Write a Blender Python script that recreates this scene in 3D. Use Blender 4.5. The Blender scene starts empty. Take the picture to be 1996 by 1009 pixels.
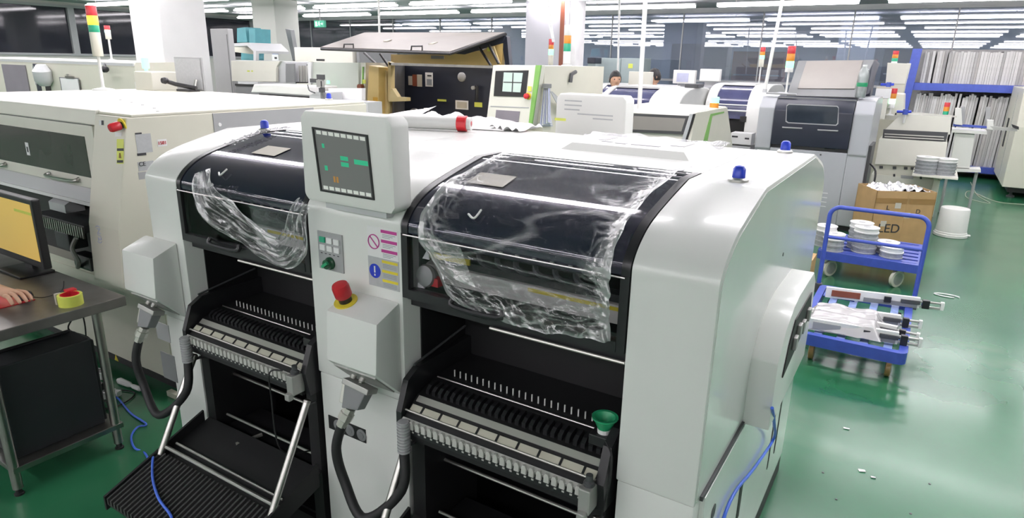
import bpy, bmesh, math, random
from mathutils import Vector, Matrix
random.seed(7)
scene = bpy.context.scene
COL = scene.collection

# ------------------------------------------------------------------ camera
F_PX = 1276.33
CAM = Vector((2.4784, -1.3500, 1.7470))
YAW, PITCH, ROLL = -0.55433, 0.29365, 0.020338
_F = Vector((math.sin(YAW) * math.cos(PITCH), math.cos(YAW) * math.cos(PITCH), -math.sin(PITCH)))
_R = Vector((math.cos(YAW), -math.sin(YAW), 0))
_U = _R.cross(_F)
_R2 = _R * math.cos(ROLL) + _U * math.sin(ROLL)
_U2 = -_R * math.sin(ROLL) + _U * math.cos(ROLL)
cd = bpy.data.cameras.new('camera')
cd.sensor_width = 36
cd.lens = 36 * F_PX / 1996
cd.clip_start = 0.02
cd.clip_end = 200
cam = bpy.data.objects.new('camera', cd)
COL.objects.link(cam)
m = Matrix.Identity(4)
for i in range(3):
    m[i][0], m[i][1], m[i][2], m[i][3] = _R2[i], _U2[i], -_F[i], CAM[i]
cam.matrix_world = m
scene.camera = cam

# ------------------------------------------------------------------ world, light levels, exposure
world = bpy.data.worlds.new('world')
scene.world = world
world.use_nodes = True
world.node_tree.nodes['Background'].inputs[0].default_value = (0.010, 0.014, 0.03, 1)   # night outside
world.node_tree.nodes['Background'].inputs[1].default_value = 1.0
TUBE_POWER = 34.0
vs = scene.view_settings
vs.view_transform = 'Standard'
vs.look = 'None'
vs.exposure = -0.56
vs.gamma = 1.0
vs.use_curve_mapping = False
scene.cycles.use_denoising = True
scene.cycles.max_bounces = 10
scene.cycles.transparent_max_bounces = 16
scene.cycles.caustics_reflective = False
scene.cycles.caustics_refractive = False
scene.cycles.sample_clamp_indirect = 6.0

# ------------------------------------------------------------------ finding places (pixel -> point on a plane of the hall)
def _ray(u, v):
    return _F + _R2 * ((u - 998) / F_PX) - _U2 * ((v - 504.5) / F_PX)
def AX(u, v, X):
    r = _ray(u, v); return CAM + r * ((X - CAM.x) / r.x)
def AY(u, v, Y):
    r = _ray(u, v); return CAM + r * ((Y - CAM.y) / r.y)
def AZ(u, v, Z):
    r = _ray(u, v); return CAM + r * ((Z - CAM.z) / r.z)

# ------------------------------------------------------------------ materials
def new_mat(name):
    mt = bpy.data.materials.new(name); mt.use_nodes = True
    nt = mt.node_tree
    return mt, nt, nt.nodes, nt.links, nt.nodes['Principled BSDF']
def mat(name, col, rough=0.5, metal=0.0, var=0.06, scale=6.0, spec=0.5, bump=0.0, coat=0.0, emit=None, emit_s=0.0):
    """plain surface with a little procedural colour and roughness variation"""
    mt, nt, N, L, b = new_mat(name)
    tc = N.new('ShaderNodeTexCoord')
    nz = N.new('ShaderNodeTexNoise'); nz.inputs['Scale'].default_value = scale; nz.inputs['Detail'].default_value = 4
    L.new(tc.outputs['Object'], nz.inputs['Vector'])
    cr = N.new('ShaderNodeValToRGB')
    a = [max(0, c * (1 - var)) for c in col]; z = [min(1, c * (1 + var)) for c in col]
    cr.color_ramp.elements[0].position = 0.3; cr.color_ramp.elements[1].position = 0.7
    cr.color_ramp.elements[0].color = (*a, 1); cr.color_ramp.elements[1].color = (*z, 1)
    L.new(nz.outputs['Fac'], cr.inputs['Fac']); L.new(cr.outputs['Color'], b.inputs['Base Color'])
    b.inputs['Roughness'].default_value = rough; b.inputs['Metallic'].default_value = metal
    b.inputs['Specular IOR Level'].default_value = spec
    b.inputs['Coat Weight'].default_value = coat; b.inputs['Coat Roughness'].default_value = 0.08
    if bump:
        bp = N.new('ShaderNodeBump'); bp.inputs['Strength'].default_value = bump; bp.inputs['Distance'].default_value = 0.01
        L.new(nz.outputs['Fac'], bp.inputs['Height']); L.new(bp.outputs['Normal'], b.inputs['Normal'])
    if emit:
        b.inputs['Emission Color'].default_value = (*emit, 1); b.inputs['Emission Strength'].default_value = emit_s
    return mt
def glass(name, tint, refl=0.04, rough=0.02, base=None, base_f=0.0, ior=1.5):
    """thin sheet: tinted see-through, mirror reflection growing at a glancing angle"""
    mt, nt, N, L, b = new_mat(name)
    N.remove(b)
    out = N['Material Output']
    tr = N.new('ShaderNodeBsdfTransparent'); tr.inputs[0].default_value = (*tint, 1)
    gl = N.new('ShaderNodeBsdfGlossy'); gl.inputs['Roughness'].default_value = rough
    lw = N.new('ShaderNodeFresnel'); lw.inputs['IOR'].default_value = ior
    ad = N.new('ShaderNodeMath'); ad.operation = 'ADD'; ad.use_clamp = True; ad.inputs[1].default_value = refl
    L.new(lw.outputs[0], ad.inputs[0])
    body = tr
    if base:
        df = N.new('ShaderNodeBsdfDiffuse'); df.inputs[0].default_value = (*base, 1)
        mx0 = N.new('ShaderNodeMixShader'); mx0.inputs[0].default_value = base_f
        L.new(tr.outputs[0], mx0.inputs[1]); L.new(df.outputs[0], mx0.inputs[2]); body = mx0
    mx = N.new('ShaderNodeMixShader')
    L.new(ad.outputs[0], mx.inputs[0]); L.new(body.outputs[0], mx.inputs[1]); L.new(gl.outputs[0], mx.inputs[2])
    L.new(mx.outputs[0], out.inputs['Surface'])
    return mt
def lamp_mat(name, col, s):
    mt, nt, N, L, b = new_mat(name)
    b.inputs['Base Color'].default_value = (*col, 1)
    b.inputs['Roughness'].default_value = 0.3
    b.inputs['Emission Color'].default_value = (*col, 1); b.inputs['Emission Strength'].default_value = s
    return mt

M = {}
M['white'] = mat('white enamel', (0.78, 0.785, 0.76), 0.28, var=0.015, coat=0.25)
M['white2'] = mat('white plastic', (0.80, 0.80, 0.77), 0.4, var=0.015)
M['panel'] = mat('side panel with green bounce', (0.70, 0.74, 0.70), 0.18, var=0.02, coat=0.5)  # greenish tint paints in the floor's reflection
M['cream'] = mat('cream enamel', (0.66, 0.645, 0.55), 0.38, var=0.02)
M['cream2'] = mat('pale cream enamel', (0.74, 0.73, 0.65), 0.38, var=0.02)
M['greywhite'] = mat('grey white enamel', (0.52, 0.53, 0.54), 0.35, var=0.02)
M['grey'] = mat('grey paint', (0.36, 0.365, 0.37), 0.45, var=0.03)
M['midgrey'] = mat('mid grey paint', (0.20, 0.205, 0.21), 0.5, var=0.05)
M['pgrey'] = mat('printer grey', (0.43, 0.445, 0.47), 0.32, var=0.02)
M['black'] = mat('black paint', (0.008, 0.008, 0.009), 0.55, var=0.2)
M['blackp'] = mat('black plastic', (0.014, 0.014, 0.016), 0.35, var=0.1)
M['navy'] = mat('navy panel', (0.016, 0.02, 0.035), 0.4, var=0.1)
M['rubber'] = mat('black rubber', (0.012, 0.012, 0.013), 0.6)
M['darkgrey'] = mat('dark grey', (0.06, 0.062, 0.066), 0.5)
M['chrome'] = mat('chrome', (0.60, 0.59, 0.56), 0.32, metal=1.0, var=0.05)
M['steel'] = mat('stainless steel', (0.34, 0.33, 0.31), 0.34, metal=1.0, var=0.12, scale=14)
M['alu'] = mat('aluminium', (0.62, 0.61, 0.56), 0.4, metal=0.7, var=0.05)
M['castmetal'] = mat('cast metal', (0.40, 0.40, 0.38), 0.45, metal=0.5, var=0.1)
M['tooth'] = mat('pale plastic comb', (0.48, 0.48, 0.45), 0.45)
M['ivory'] = mat('ivory strip', (0.50, 0.49, 0.40), 0.5)
M['red'] = mat('red plastic', (0.55, 0.02, 0.03), 0.35)
M['yellow'] = mat('yellow', (0.75, 0.62, 0.05), 0.45)
M['lime'] = mat('lime yellow', (0.65, 0.70, 0.12), 0.5)
M['blue'] = mat('blue plastic', (0.02, 0.05, 0.5), 0.3)
M['bluepaint'] = mat('blue enamel', (0.05, 0.085, 0.40), 0.35, var=0.08, scale=20)
M['lightblue'] = mat('worn pale blue enamel', (0.22, 0.30, 0.55), 0.4, var=0.25, scale=25)
M['bluecable'] = mat('blue cable sheath', (0.06, 0.16, 0.75), 0.4)
M['green'] = mat('green plastic', (0.02, 0.30, 0.13), 0.35)
M['dkgreen'] = mat('dark green plastic', (0.01, 0.07, 0.03), 0.3)
M['gstripe'] = mat('green stripe', (0.20, 0.42, 0.10), 0.4)
M['magenta'] = mat('magenta print', (0.50, 0.05, 0.28), 0.6)
M['paper'] = mat('white paper', (0.80, 0.80, 0.80), 0.7, var=0.03)
M['bluepaper'] = mat('bluish paper', (0.50, 0.52, 0.68), 0.7, var=0.1)
M['silver_label'] = mat('silver label', (0.45, 0.46, 0.47), 0.4, var=0.05, scale=60)
M['print'] = mat('dark print', (0.03, 0.03, 0.035), 0.6)
M['greyprint'] = mat('grey print', (0.28, 0.30, 0.34), 0.6)
M['tan_label'] = mat('beige label', (0.50, 0.47, 0.40), 0.6, var=0.03)
M['cardboard'] = mat('cardboard', (0.42, 0.27, 0.12), 0.75, var=0.08, scale=9)
M['tape_brown'] = mat('brown packing tape', (0.30, 0.18, 0.07), 0.3)
M['ymach'] = mat('yellow machine enamel', (0.60, 0.44, 0.17), 0.4, var=0.04)
M['ylight'] = mat('light yellow enamel', (0.62, 0.50, 0.26), 0.4, var=0.04)
M['lid'] = mat('grey brown lid', (0.21, 0.19, 0.17), 0.45, var=0.05)
M['taupe'] = mat('taupe cover', (0.30, 0.28, 0.26), 0.4, var=0.03)
M['gauze'] = mat('reel film', (0.34, 0.355, 0.37), 0.25, var=0.12, scale=40)
M['skin'] = mat('skin', (0.56, 0.33, 0.22), 0.5, var=0.08, scale=18)
M['hair'] = mat('black hair', (0.012, 0.011, 0.011), 0.5, var=0.3, scale=60)
M['cloth_grey'] = mat('grey cloth', (0.24, 0.24, 0.25), 0.85, var=0.3, scale=50)
M['cloth_white'] = mat('white cloth', (0.75, 0.74, 0.74), 0.85, var=0.05)
M['mauve'] = mat('mauve grey', (0.22, 0.20, 0.23), 0.35)
M['pipe'] = mat('white pipe', (0.78, 0.78, 0.76), 0.3)
M['orange_label'] = mat('orange label', (0.55, 0.30, 0.03), 0.5)
M['terracotta'] = mat('brown red', (0.22, 0.06, 0.03), 0.5)
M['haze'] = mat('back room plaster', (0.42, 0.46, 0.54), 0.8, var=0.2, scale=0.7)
M['glass_clear'] = glass('thin clear plastic', (0.93, 0.94, 0.95), 0.03)
M['bottle'] = glass('bottle plastic', (0.92, 0.95, 0.95), 0.08, base=(0.8, 0.85, 0.85), base_f=0.35)
M['hood_glass'] = glass('smoked hood with painted blue sheen', (0.40, 0.41, 0.50), 0.06, 0.03, base=(0.035, 0.038, 0.085), base_f=0.35)  # blue diffuse base paints in the bluish ceiling reflection
M['front_glass'] = glass('smoked front pane', (0.88, 0.88, 0.90), 0.0, 0.02, ior=1.22)
M['win_dark'] = glass('smoked window', (0.22, 0.22, 0.20), 0.05, 0.03)
M['wall_glass'] = glass('partition glass', (0.80, 0.85, 0.92), 0.08, 0.015, base=(0.45, 0.51, 0.60), base_f=0.16)  # pale diffuse share paints a haze that lifts the panes
M['night_glass'] = glass('night window glass', (0.5, 0.5, 0.55), 0.0, 0.06, base=(0.04, 0.042, 0.055), base_f=0.7)
M['lampred'] = lamp_mat('red lamp faint glow', (0.55, 0.04, 0.05), 0.15)  # unlit tower lamps are given a faint glow of their own
M['lampamber'] = lamp_mat('amber lamp faint glow', (0.62, 0.24, 0.03), 0.15)
M['lampgreen'] = lamp_mat('green lamp faint glow', (0.02, 0.32, 0.18), 0.12)
M['litamber'] = lamp_mat('amber lamp lit', (1.0, 0.62, 0.05), 2.2)
M['litgreen'] = lamp_mat('green lamp lit', (0.25, 1.0, 0.45), 2.5)
M['litwhite'] = lamp_mat('pale green lamp lit', (0.6, 1.0, 0.75), 2.2)
M['tube'] = lamp_mat('fluorescent tube lit', (1.0, 0.95, 0.985), TUBE_POWER)
M['screen_amber'] = lamp_mat('amber screen image', (0.62, 0.42, 0.10), 0.55)
M['screen_grey'] = lamp_mat('dim screen image', (0.12, 0.125, 0.12), 0.55)
M['screen_green'] = lamp_mat('green screen mark', (0.03, 0.42, 0.22), 0.5)
M['screen_orange'] = lamp_mat('orange screen mark', (0.40, 0.20, 0.05), 0.4)
M['screen_white'] = lamp_mat('white screen key', (0.60, 0.62, 0.58), 0.5)
M['screen_pale'] = lamp_mat('pale green screen image', (0.45, 0.55, 0.50), 0.5)
M['exit_green'] = lamp_mat('exit sign green', (0.03, 0.30, 0.18), 0.6)
M['exit_white'] = lamp_mat('exit sign white', (0.7, 1.0, 0.85), 0.9)

def film_mat():
    """crumpled clear film: mostly see-through, white highlights painted along its creases by a mask"""
    mt, nt, N, L, b = new_mat('clear plastic film'); N.remove(b); out = N['Material Output']
    tc = N.new('ShaderNodeTexCoord')
    nz = N.new('ShaderNodeTexNoise'); nz.inputs['Scale'].default_value = 22; nz.inputs['Detail'].default_value = 6; nz.inputs['Distortion'].default_value = 1.5
    L.new(tc.outputs['Object'], nz.inputs['Vector'])
    bp = N.new('ShaderNodeBump'); bp.inputs['Strength'].default_value = 0.55; bp.inputs['Distance'].default_value = 0.02
    L.new(nz.outputs['Fac'], bp.inputs['Height'])
    tr = N.new('ShaderNodeBsdfTransparent'); tr.inputs[0].default_value = (0.95, 0.95, 0.96, 1)
    gl = N.new('ShaderNodeBsdfGlossy'); gl.inputs['Roughness'].default_value = 0.12
    L.new(bp.outputs['Normal'], gl.inputs['Normal'])
    df = N.new('ShaderNodeBsdfTranslucent'); df.inputs[0].default_value = (0.9, 0.9, 0.92, 1)
    d2 = N.new('ShaderNodeBsdfDiffuse'); d2.inputs[0].default_value = (0.9, 0.9, 0.92, 1)
    mm = N.new('ShaderNodeMixShader'); mm.inputs[0].default_value = 0.4
    L.new(d2.outputs[0], mm.inputs[1]); L.new(df.outputs[0], mm.inputs[2])
    at = N.new('ShaderNodeAttribute'); at.attribute_name = 'crease_glint'
    lw = N.new('ShaderNodeLayerWeight'); lw.inputs['Blend'].default_value = 0.12
    m1 = N.new('ShaderNodeMixShader'); m1.inputs[0].default_value = 0.5
    mul = N.new('ShaderNodeMath'); mul.operation = 'MULTIPLY_ADD'; mul.inputs[1].default_value = 0.60; mul.inputs[2].default_value = 0.0; mul.use_clamp = True
    L.new(at.outputs['Fac'], mul.inputs[0])
    L.new(mul.outputs[0], m1.inputs[0]); L.new(tr.outputs[0], m1.inputs[1]); L.new(mm.outputs[0], m1.inputs[2])
    m2 = N.new('ShaderNodeMixShader')
    ad = N.new('ShaderNodeMath'); ad.operation = 'MULTIPLY_ADD'; ad.inputs[1].default_value = 0.45; ad.inputs[2].default_value = 0.02; ad.use_clamp = True
    L.new(at.outputs['Fac'], ad.inputs[0]); L.new(ad.outputs[0], m2.inputs[0])
    L.new(m1.outputs[0], m2.inputs[1]); L.new(gl.outputs[0], m2.inputs[2])
    L.new(m2.outputs[0], out.inputs['Surface'])
    return mt
M['film'] = film_mat()

def floor_mat():
    mt, nt, N, L, b = new_mat('green epoxy floor')
    tc = N.new('ShaderNodeTexCoord')
    n1 = N.new('ShaderNodeTexNoise'); n1.inputs['Scale'].default_value = 0.9; n1.inputs['Detail'].default_value = 5
    n2 = N.new('ShaderNodeTexNoise'); n2.inputs['Scale'].default_value = 1.7; n2.inputs['Detail'].default_value = 3
    L.new(tc.outputs['Object'], n1.inputs['Vector']); L.new(tc.outputs['Object'], n2.inputs['Vector'])
    cr = N.new('ShaderNodeValToRGB'); E = cr.color_ramp.elements
    E[0].position = 0.35; E[0].color = (0.016, 0.105, 0.046, 1); E[1].position = 0.68; E[1].color = (0.028, 0.150, 0.070, 1)
    L.new(n1.outputs['Fac'], cr.inputs['Fac'])
    # pale dried smears
    sm = N.new('ShaderNodeValToRGB'); sm.color_ramp.elements[0].position = 0.60; sm.color_ramp.elements[1].position = 0.85
    sm.color_ramp.elements[0].color = (0, 0, 0, 1); sm.color_ramp.elements[1].color = (0.22, 0.22, 0.22, 1)
    L.new(n2.outputs['Fac'], sm.inputs['Fac'])
    mx = N.new('ShaderNodeMix'); mx.data_type = 'RGBA'; mx.inputs[7].default_value = (0.22, 0.28, 0.20, 1)
    L.new(sm.outputs['Color'], mx.inputs[0]); L.new(cr.outputs['Color'], mx.inputs[6]); L.new(mx.outputs[2], b.inputs['Base Color'])
    rr = N.new('ShaderNodeMapRange'); rr.inputs[3].default_value = 0.14; rr.inputs[4].default_value = 0.32
    L.new(n2.outputs['Fac'], rr.inputs[0]); L.new(rr.outputs[0], b.inputs['Roughness'])
    b.inputs['Specular IOR Level'].default_value = 0.6
    b.inputs['Coat Weight'].default_value = 0.12; b.inputs['Coat Roughness'].default_value = 0.10
    bp = N.new('ShaderNodeBump'); bp.inputs['Strength'].default_value = 0.03; bp.inputs['Distance'].default_value = 0.02
    L.new(n1.outputs['Fac'], bp.inputs['Height']); L.new(bp.outputs['Normal'], b.inputs['Normal'])
    return mt
M['floor'] = floor_mat()

def striped(name, ca, cb, scale, axis='X', rough=0.6, distort=0.0):
    mt, nt, N, L, b = new_mat(name)
    tc = N.new('ShaderNodeTexCoord'); w = N.new('ShaderNodeTexWave')
    w.bands_direction = axis; w.inputs['Scale'].default_value = scale; w.inputs['Distortion'].default_value = distort
    L.new(tc.outputs['Object'], w.inputs['Vector'])
    cr = N.new('ShaderNodeValToRGB'); cr.color_ramp.elements[0].color = (*ca, 1); cr.color_ramp.elements[1].color = (*cb, 1)
    cr.color_ramp.elements[0].position = 0.35; cr.color_ramp.elements[1].position = 0.65
    L.new(w.outputs['Fac'], cr.inputs['Fac']); L.new(cr.outputs['Color'], b.inputs['Base Color'])
    b.inputs['Roughness'].default_value = rough
    return mt
M['sleeve'] = striped('striped sleeve cloth', (0.16, 0.17, 0.20), (0.45, 0.45, 0.47), 22, 'X', 0.9)
M['foil'] = mat('crumpled silver foil', (0.70, 0.70, 0.72), 0.35, metal=1.0, var=0.15, scale=20)

# ------------------------------------------------------------------ mesh building
ZERO = Vector((0, 0, 0))
class MB:
    def __init__(s):
        s.v = []; s.f = []
    def add(s, vs, fs):
        o = len(s.v)
        s.v += [Vector(p) for p in vs]
        s.f += [tuple(i + o for i in f) for f in fs]
        return s
    def box(s, x0, x1, y0, y1, z0, z1):
        return s.add([(x0, y0, z0), (x1, y0, z0), (x1, y1, z0), (x0, y1, z0), (x0, y0, z1), (x1, y0, z1), (x1, y1, z1), (x0, y1, z1)],
                     [(0, 3, 2, 1), (4, 5, 6, 7), (0, 1, 5, 4), (1, 2, 6, 5), (2, 3, 7, 6), (3, 0, 4, 7)])
    def obox(s, c, ax, ay, az):
        c, ax, ay, az = Vector(c), Vector(ax), Vector(ay), Vector(az)
        P = [c + ax * i + ay * j + az * k for k in (-1, 1) for (i, j) in ((-1, -1), (1, -1), (1, 1), (-1, 1))]
        return s.add(P, [(0, 3, 2, 1), (4, 5, 6, 7), (0, 1, 5, 4), (1, 2, 6, 5), (2, 3, 7, 6), (3, 0, 4, 7)])
    def hexa(s, a, b):
        """two quads a, b (four points each, same order) joined into a solid"""
        return s.add(list(a) + list(b), [(3, 2, 1, 0), (4, 5, 6, 7), (0, 1, 5, 4), (1, 2, 6, 5), (2, 3, 7, 6), (3, 0, 4, 7)])
    def prism(s, poly, axis, a0, a1):
        n = len(poly)
        def P(p, a):
            return (a, p[0], p[1]) if axis == 'x' else ((p[0], a, p[1]) if axis == 'y' else (p[0], p[1], a))
        vs = [P(p, a0) for p in poly] + [P(p, a1) for p in poly]
        fs = [tuple(range(n))[::-1], tuple(range(n, 2 * n))] + [(i, (i + 1) % n, n + (i + 1) % n, n + i) for i in range(n)]
        return s.add(vs, fs)
    def quad(s, a, b, c, d, th=0.0):
        a, b, c, d = map(Vector, (a, b, c, d))
        if th == 0.0:
            return s.add([a, b, c, d], [(0, 1, 2, 3)])
        n = (b - a).cross(d - a).normalized() * th
        return s.hexa((a - n, b - n, c - n, d - n), (a, b, c, d))
    def tube(s, pts, r, n=8, caps=True, r1=None):
        pts = [Vector(p) for p in pts]; k = len(pts); vs = []; fs = []
        up = None
        for i, p in enumerate(pts):
            t = (pts[min(i + 1, k - 1)] - pts[max(i - 1, 0)]).normalized()
            if up is None:
                up = Vector((0, 0, 1)) if abs(t.z) < 0.9 else Vector((1, 0, 0))
            a = t.cross(up).normalized(); up = a.cross(t).normalized()
            rr = r if r1 is None else r + (r1 - r) * i / (k - 1)
            vs += [p + (a * math.cos(2 * math.pi * j / n) + up * math.sin(2 * math.pi * j / n)) * rr for j in range(n)]
        for i in range(k - 1):
            for j in range(n):
                fs.append((i * n + j, i * n + (j + 1) % n, (i + 1) * n + (j + 1) % n, (i + 1) * n + j))
        if caps:
            fs += [tuple(range(n))[::-1], tuple((k - 1) * n + j for j in range(n))]
        return s.add(vs, fs)
    def cyl(s, p, q, r, n=16, r1=None):
        return s.tube([p, q], r, n, True, r1)
    def lathe(s, c, prof, n=24, axis=(0, 0, 1)):
        c = Vector(c); az = Vector(axis).normalized()
        ax = az.orthogonal().normalized(); ay = az.cross(ax)
        vs = []; k = len(prof)
        for (r, z) in prof:
            for j in range(n):
                t = 2 * math.pi * j / n
                vs.append(c + az * z + (ax * math.cos(t) + ay * math.sin(t)) * max(r, 1e-5))
        fs = [(i * n + j, i * n + (j + 1) % n, (i + 1) * n + (j + 1) % n, (i + 1) * n + j) for i in range(k - 1) for j in range(n)]
        fs += [tuple(range(n))[::-1], tuple((k - 1) * n + j for j in range(n))]
        return s.add(vs, fs)
    def grid(s, fn, nu, nv):
        vs = [fn(i / nu, j / nv) for j in range(nv + 1) for i in range(nu + 1)]
        w = nu + 1
        return s.add(vs, [(j * w + i, j * w + i + 1, (j + 1) * w + i + 1, (j + 1) * w + i) for j in range(nv) for i in range(nu)])
    def build(s, name, material, parent=None, bevel=0.0, smooth=35, origin=None):
        o0 = origin if origin is not None else (parent_origin(parent) if parent else Vector(s.v[0]) if False else ZERO)
        if parent is None and origin is None:
            lo = Vector((min(p.x for p in s.v), min(p.y for p in s.v), min(p.z for p in s.v)))
            hi = Vector((max(p.x for p in s.v), max(p.y for p in s.v), max(p.z for p in s.v)))
            o0 = Vector(((lo.x + hi.x) / 2, (lo.y + hi.y) / 2, lo.z))
        me = bpy.data.meshes.new(name)
        me.from_pydata([p - o0 for p in s.v], [], s.f)
        bm = bmesh.new(); bm.from_mesh(me)
        bmesh.ops.recalc_face_normals(bm, faces=bm.faces)
        if bevel > 0:
            es = [e for e in bm.edges if len(e.link_faces) == 2 and e.calc_face_angle(0) > 0.5]
            if es:
                bmesh.ops.bevel(bm, geom=es, offset=bevel, segments=2, profile=0.6, affect='EDGES', clamp_overlap=True)
        bm.to_mesh(me); bm.free()
        if smooth:
            me.shade_smooth(); me.set_sharp_from_angle(angle=math.radians(smooth))
        me.materials.append(M[material] if isinstance(material, str) else material)
        o = bpy.data.objects.new(name, me); COL.objects.link(o)
        if parent:
            o.parent = parent
            ORI[o.name] = o0
        else:
            o.location = o0; ORI[o.name] = o0
        return o
ORI = {}
def parent_origin(p):
    return ORI.get(p.name, ZERO)
def tag(o, label=None, cat=None, group=None, kind=None):
    if label: o['label'] = label
    if cat: o['category'] = cat
    if group: o['group'] = group
    if kind: o['kind'] = kind
    return o
def thing(name, label, cat, loc=(0, 0, 0), group=None):
    o = bpy.data.objects.new(name, None); COL.objects.link(o)
    o.location = loc; o.empty_display_size = 0.1
    ORI[o.name] = Vector(loc)
    return tag(o, label, cat, group)
def dup(o, loc=None, parent=None, label=None, rotz=None):
    c = o.copy(); COL.objects.link(c)
    if parent is not None:
        c.parent = parent
    if loc is not None: c.location = loc
    if rotz is not None: c.rotation_euler = (0, 0, rotz)
    if label: c['label'] = label
    for ch in list(o.children):
        dup(ch, parent=c)
    return c
def spline(pts, n=8):
    pts = [Vector(p) for p in pts]; out = []
    for i in range(len(pts) - 1):
        p0, p1, p2, p3 = pts[max(i - 1, 0)], pts[i], pts[i + 1], pts[min(i + 2, len(pts) - 1)]
        for k in range(n):
            t = k / n
            out.append(0.5 * ((2 * p1) + (p2 - p0) * t + (2 * p0 - 5 * p1 + 4 * p2 - p3) * t * t + (3 * p1 - p0 - 3 * p2 + p3) * t ** 3))
    return out + [pts[-1]]
def lettering(name, text, origin, right, up, height, material, parent, depth=0.001):
    cu = bpy.data.curves.new(name, 'FONT'); cu.body = text; cu.size = height * 1.38; cu.extrude = depth
    tmp = bpy.data.objects.new(name + '_tmp', cu); COL.objects.link(tmp)
    bpy.context.view_layer.update()
    me = bpy.data.meshes.new_from_object(tmp.evaluated_get(bpy.context.evaluated_depsgraph_get()))
    bpy.data.objects.remove(tmp)
    right = Vector(right).normalized(); up = Vector(up).normalized(); nn = right.cross(up)
    po = parent_origin(parent) if parent else ZERO
    for v in me.vertices:
        v.co = Vector(origin) + right * v.co.x + up * v.co.y + nn * (v.co.z + 0.0008) - po
    me.materials.clear(); me.materials.append(M[material])
    o = bpy.data.objects.new(name, me); COL.objects.link(o)
    if parent: o.parent = parent
    ORI[o.name] = po
    return o
def structure(o):
    o['kind'] = 'structure'; return o
# ================================================================== THE HALL
ZC = 2.85           # ceiling
XL, XR, YF, YB, YFAR = -15.0, 9.0, -12.0, 12.8, 17.5
structure(MB().box(XL, XR, YF, YFAR, -0.08, 0).build('floor', 'floor', smooth=0))
M['ceil'] = mat('ceiling paint', (0.50, 0.49, 0.53), 0.8, var=0.04, scale=1.5)
M['wallpaint'] = mat('wall paint', (0.50, 0.50, 0.47), 0.75, var=0.04, scale=1.5)
ce = structure(MB().box(XL, XR, YF, YFAR, ZC, ZC + 0.08).build('ceiling', 'ceil', smooth=0))
structure(MB().box(XR, XR + 0.1, YF, YFAR, 0, ZC).build('wall_right', 'wallpaint', smooth=0))
structure(MB().box(XL, XR, YF - 0.1, YF, 0, ZC).build('wall_front', 'wallpaint', smooth=0))
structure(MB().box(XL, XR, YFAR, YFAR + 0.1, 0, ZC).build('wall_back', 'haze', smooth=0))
# left wall: low parapet, dark night windows above
ZS = 1.66
wl = MB().box(XL - 0.12, XL, YF, YFAR, 0, ZS).box(XL - 0.12, XL, YF, 2.0, ZS, ZC).box(XL - 0.12, XL, YF, YFAR, ZC - 0.06, ZC)
structure(wl.build('wall_left', 'wallpaint', smooth=0))
structure(MB().box(XL - 0.3, XL - 0.25, 1.5, YFAR, 1.4, ZC + 0.05).build('night_backing_1', 'black', smooth=0))   # black sheet stands in for night darkness behind the panes
yw = 2.0
for k in range(6):
    y0, y1 = yw + k * 2.5, yw + (k + 1) * 2.5
    w = structure(MB().box(XL - 0.1, XL + 0.03, y0, y0 + 0.07, ZS, ZC - 0.06).box(XL - 0.1, XL + 0.03, y1 - 0.07, y1, ZS, ZC - 0.06)
                  .box(XL - 0.1, XL + 0.03, y0 + 0.07, y1 - 0.07, ZS, ZS + 0.05).box(XL - 0.1, XL + 0.03, y0 + 0.07, y1 - 0.07, ZC - 0.12, ZC - 0.06)
                  .build('window_%d' % (k + 1), 'grey', smooth=0))
    MB().box(XL - 0.05, XL - 0.045, y0 + 0.07, y1 - 0.07, ZS + 0.05, ZC - 0.12).build('pane', 'night_glass', w, smooth=0)
# glass partition across the back of the hall
part = structure(MB().box(XL, XR, YB - 0.03, YB + 0.03, 0, 0.10).box(XL, XR, YB - 0.03, YB + 0.03, ZC - 0.09, ZC)
                 .build('wall_partition', 'greywhite', smooth=0))
MB().box(XL, XR, YB - 0.028, YB + 0.028, 1.40, 1.445).build('rail', 'grey', part, smooth=0)
npan = 15; pw = (XR - XL) / npan
for k in range(npan):
    x0 = XL + k * pw
    MB().box(x0 + 0.012, x0 + pw - 0.012, YB - 0.006, YB + 0.006, 0.10, 1.40).build('glass_pane', 'wall_glass', part, smooth=0)
    MB().box(x0 + 0.012, x0 + pw - 0.012, YB - 0.006, YB + 0.006, 1.445, ZC - 0.09).build('glass_pane', 'wall_glass', part, smooth=0)
    if k: MB().box(x0 - 0.012, x0 + 0.012, YB - 0.02, YB + 0.02, 0.10, ZC - 0.09).build('post', 'grey', part, smooth=0)

# ------------------------------------------------------------------ ceiling light fittings
def light_fitting(label):
    t = thing('ceiling_light', label, 'light', (0, 0, 2.72), 'fluorescent fittings under the ceiling')
    MB().prism([(-0.03, 2.752), (-0.03, 2.785), (0.03, 2.785), (0.03, 2.752)], 'x', -1.12, 1.12).build('housing', 'white2', t, smooth=0)
    MB().prism([(-0.075, 2.748), (-0.085, 2.735), (-0.07, 2.718), (0.07, 2.718), (0.085, 2.735), (0.075, 2.748)], 'x', -1.10, 1.10).build('diffuser', 'tube', t, smooth=0)
    for x in (-0.8, 0.8):
        MB().cyl((x, 0, 2.78), (x, 0, ZC), 0.008, 8).build('hanger', 'steel', t)
    return t
ORD = ['first', 'second', 'third', 'fourth', 'fifth', 'sixth', 'seventh', 'eighth', 'ninth', 'tenth']
ROWS = [(-10.8, 'farthest behind the viewer'), (-8.2, 'second behind the viewer'), (-5.6, 'third behind the viewer'), (-3.0, 'nearest behind the viewer'), (1.45, 'over the white machine'), (2.7, 'behind the white machine'),
        (4.6, 'over the yellow machine'), (6.8, 'over the grey printer'), (8.9, 'behind the grey printer'),
        (10.9, 'nearest the glass partition'), (15.0, 'behind the glass partition')]
proto = None
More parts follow.
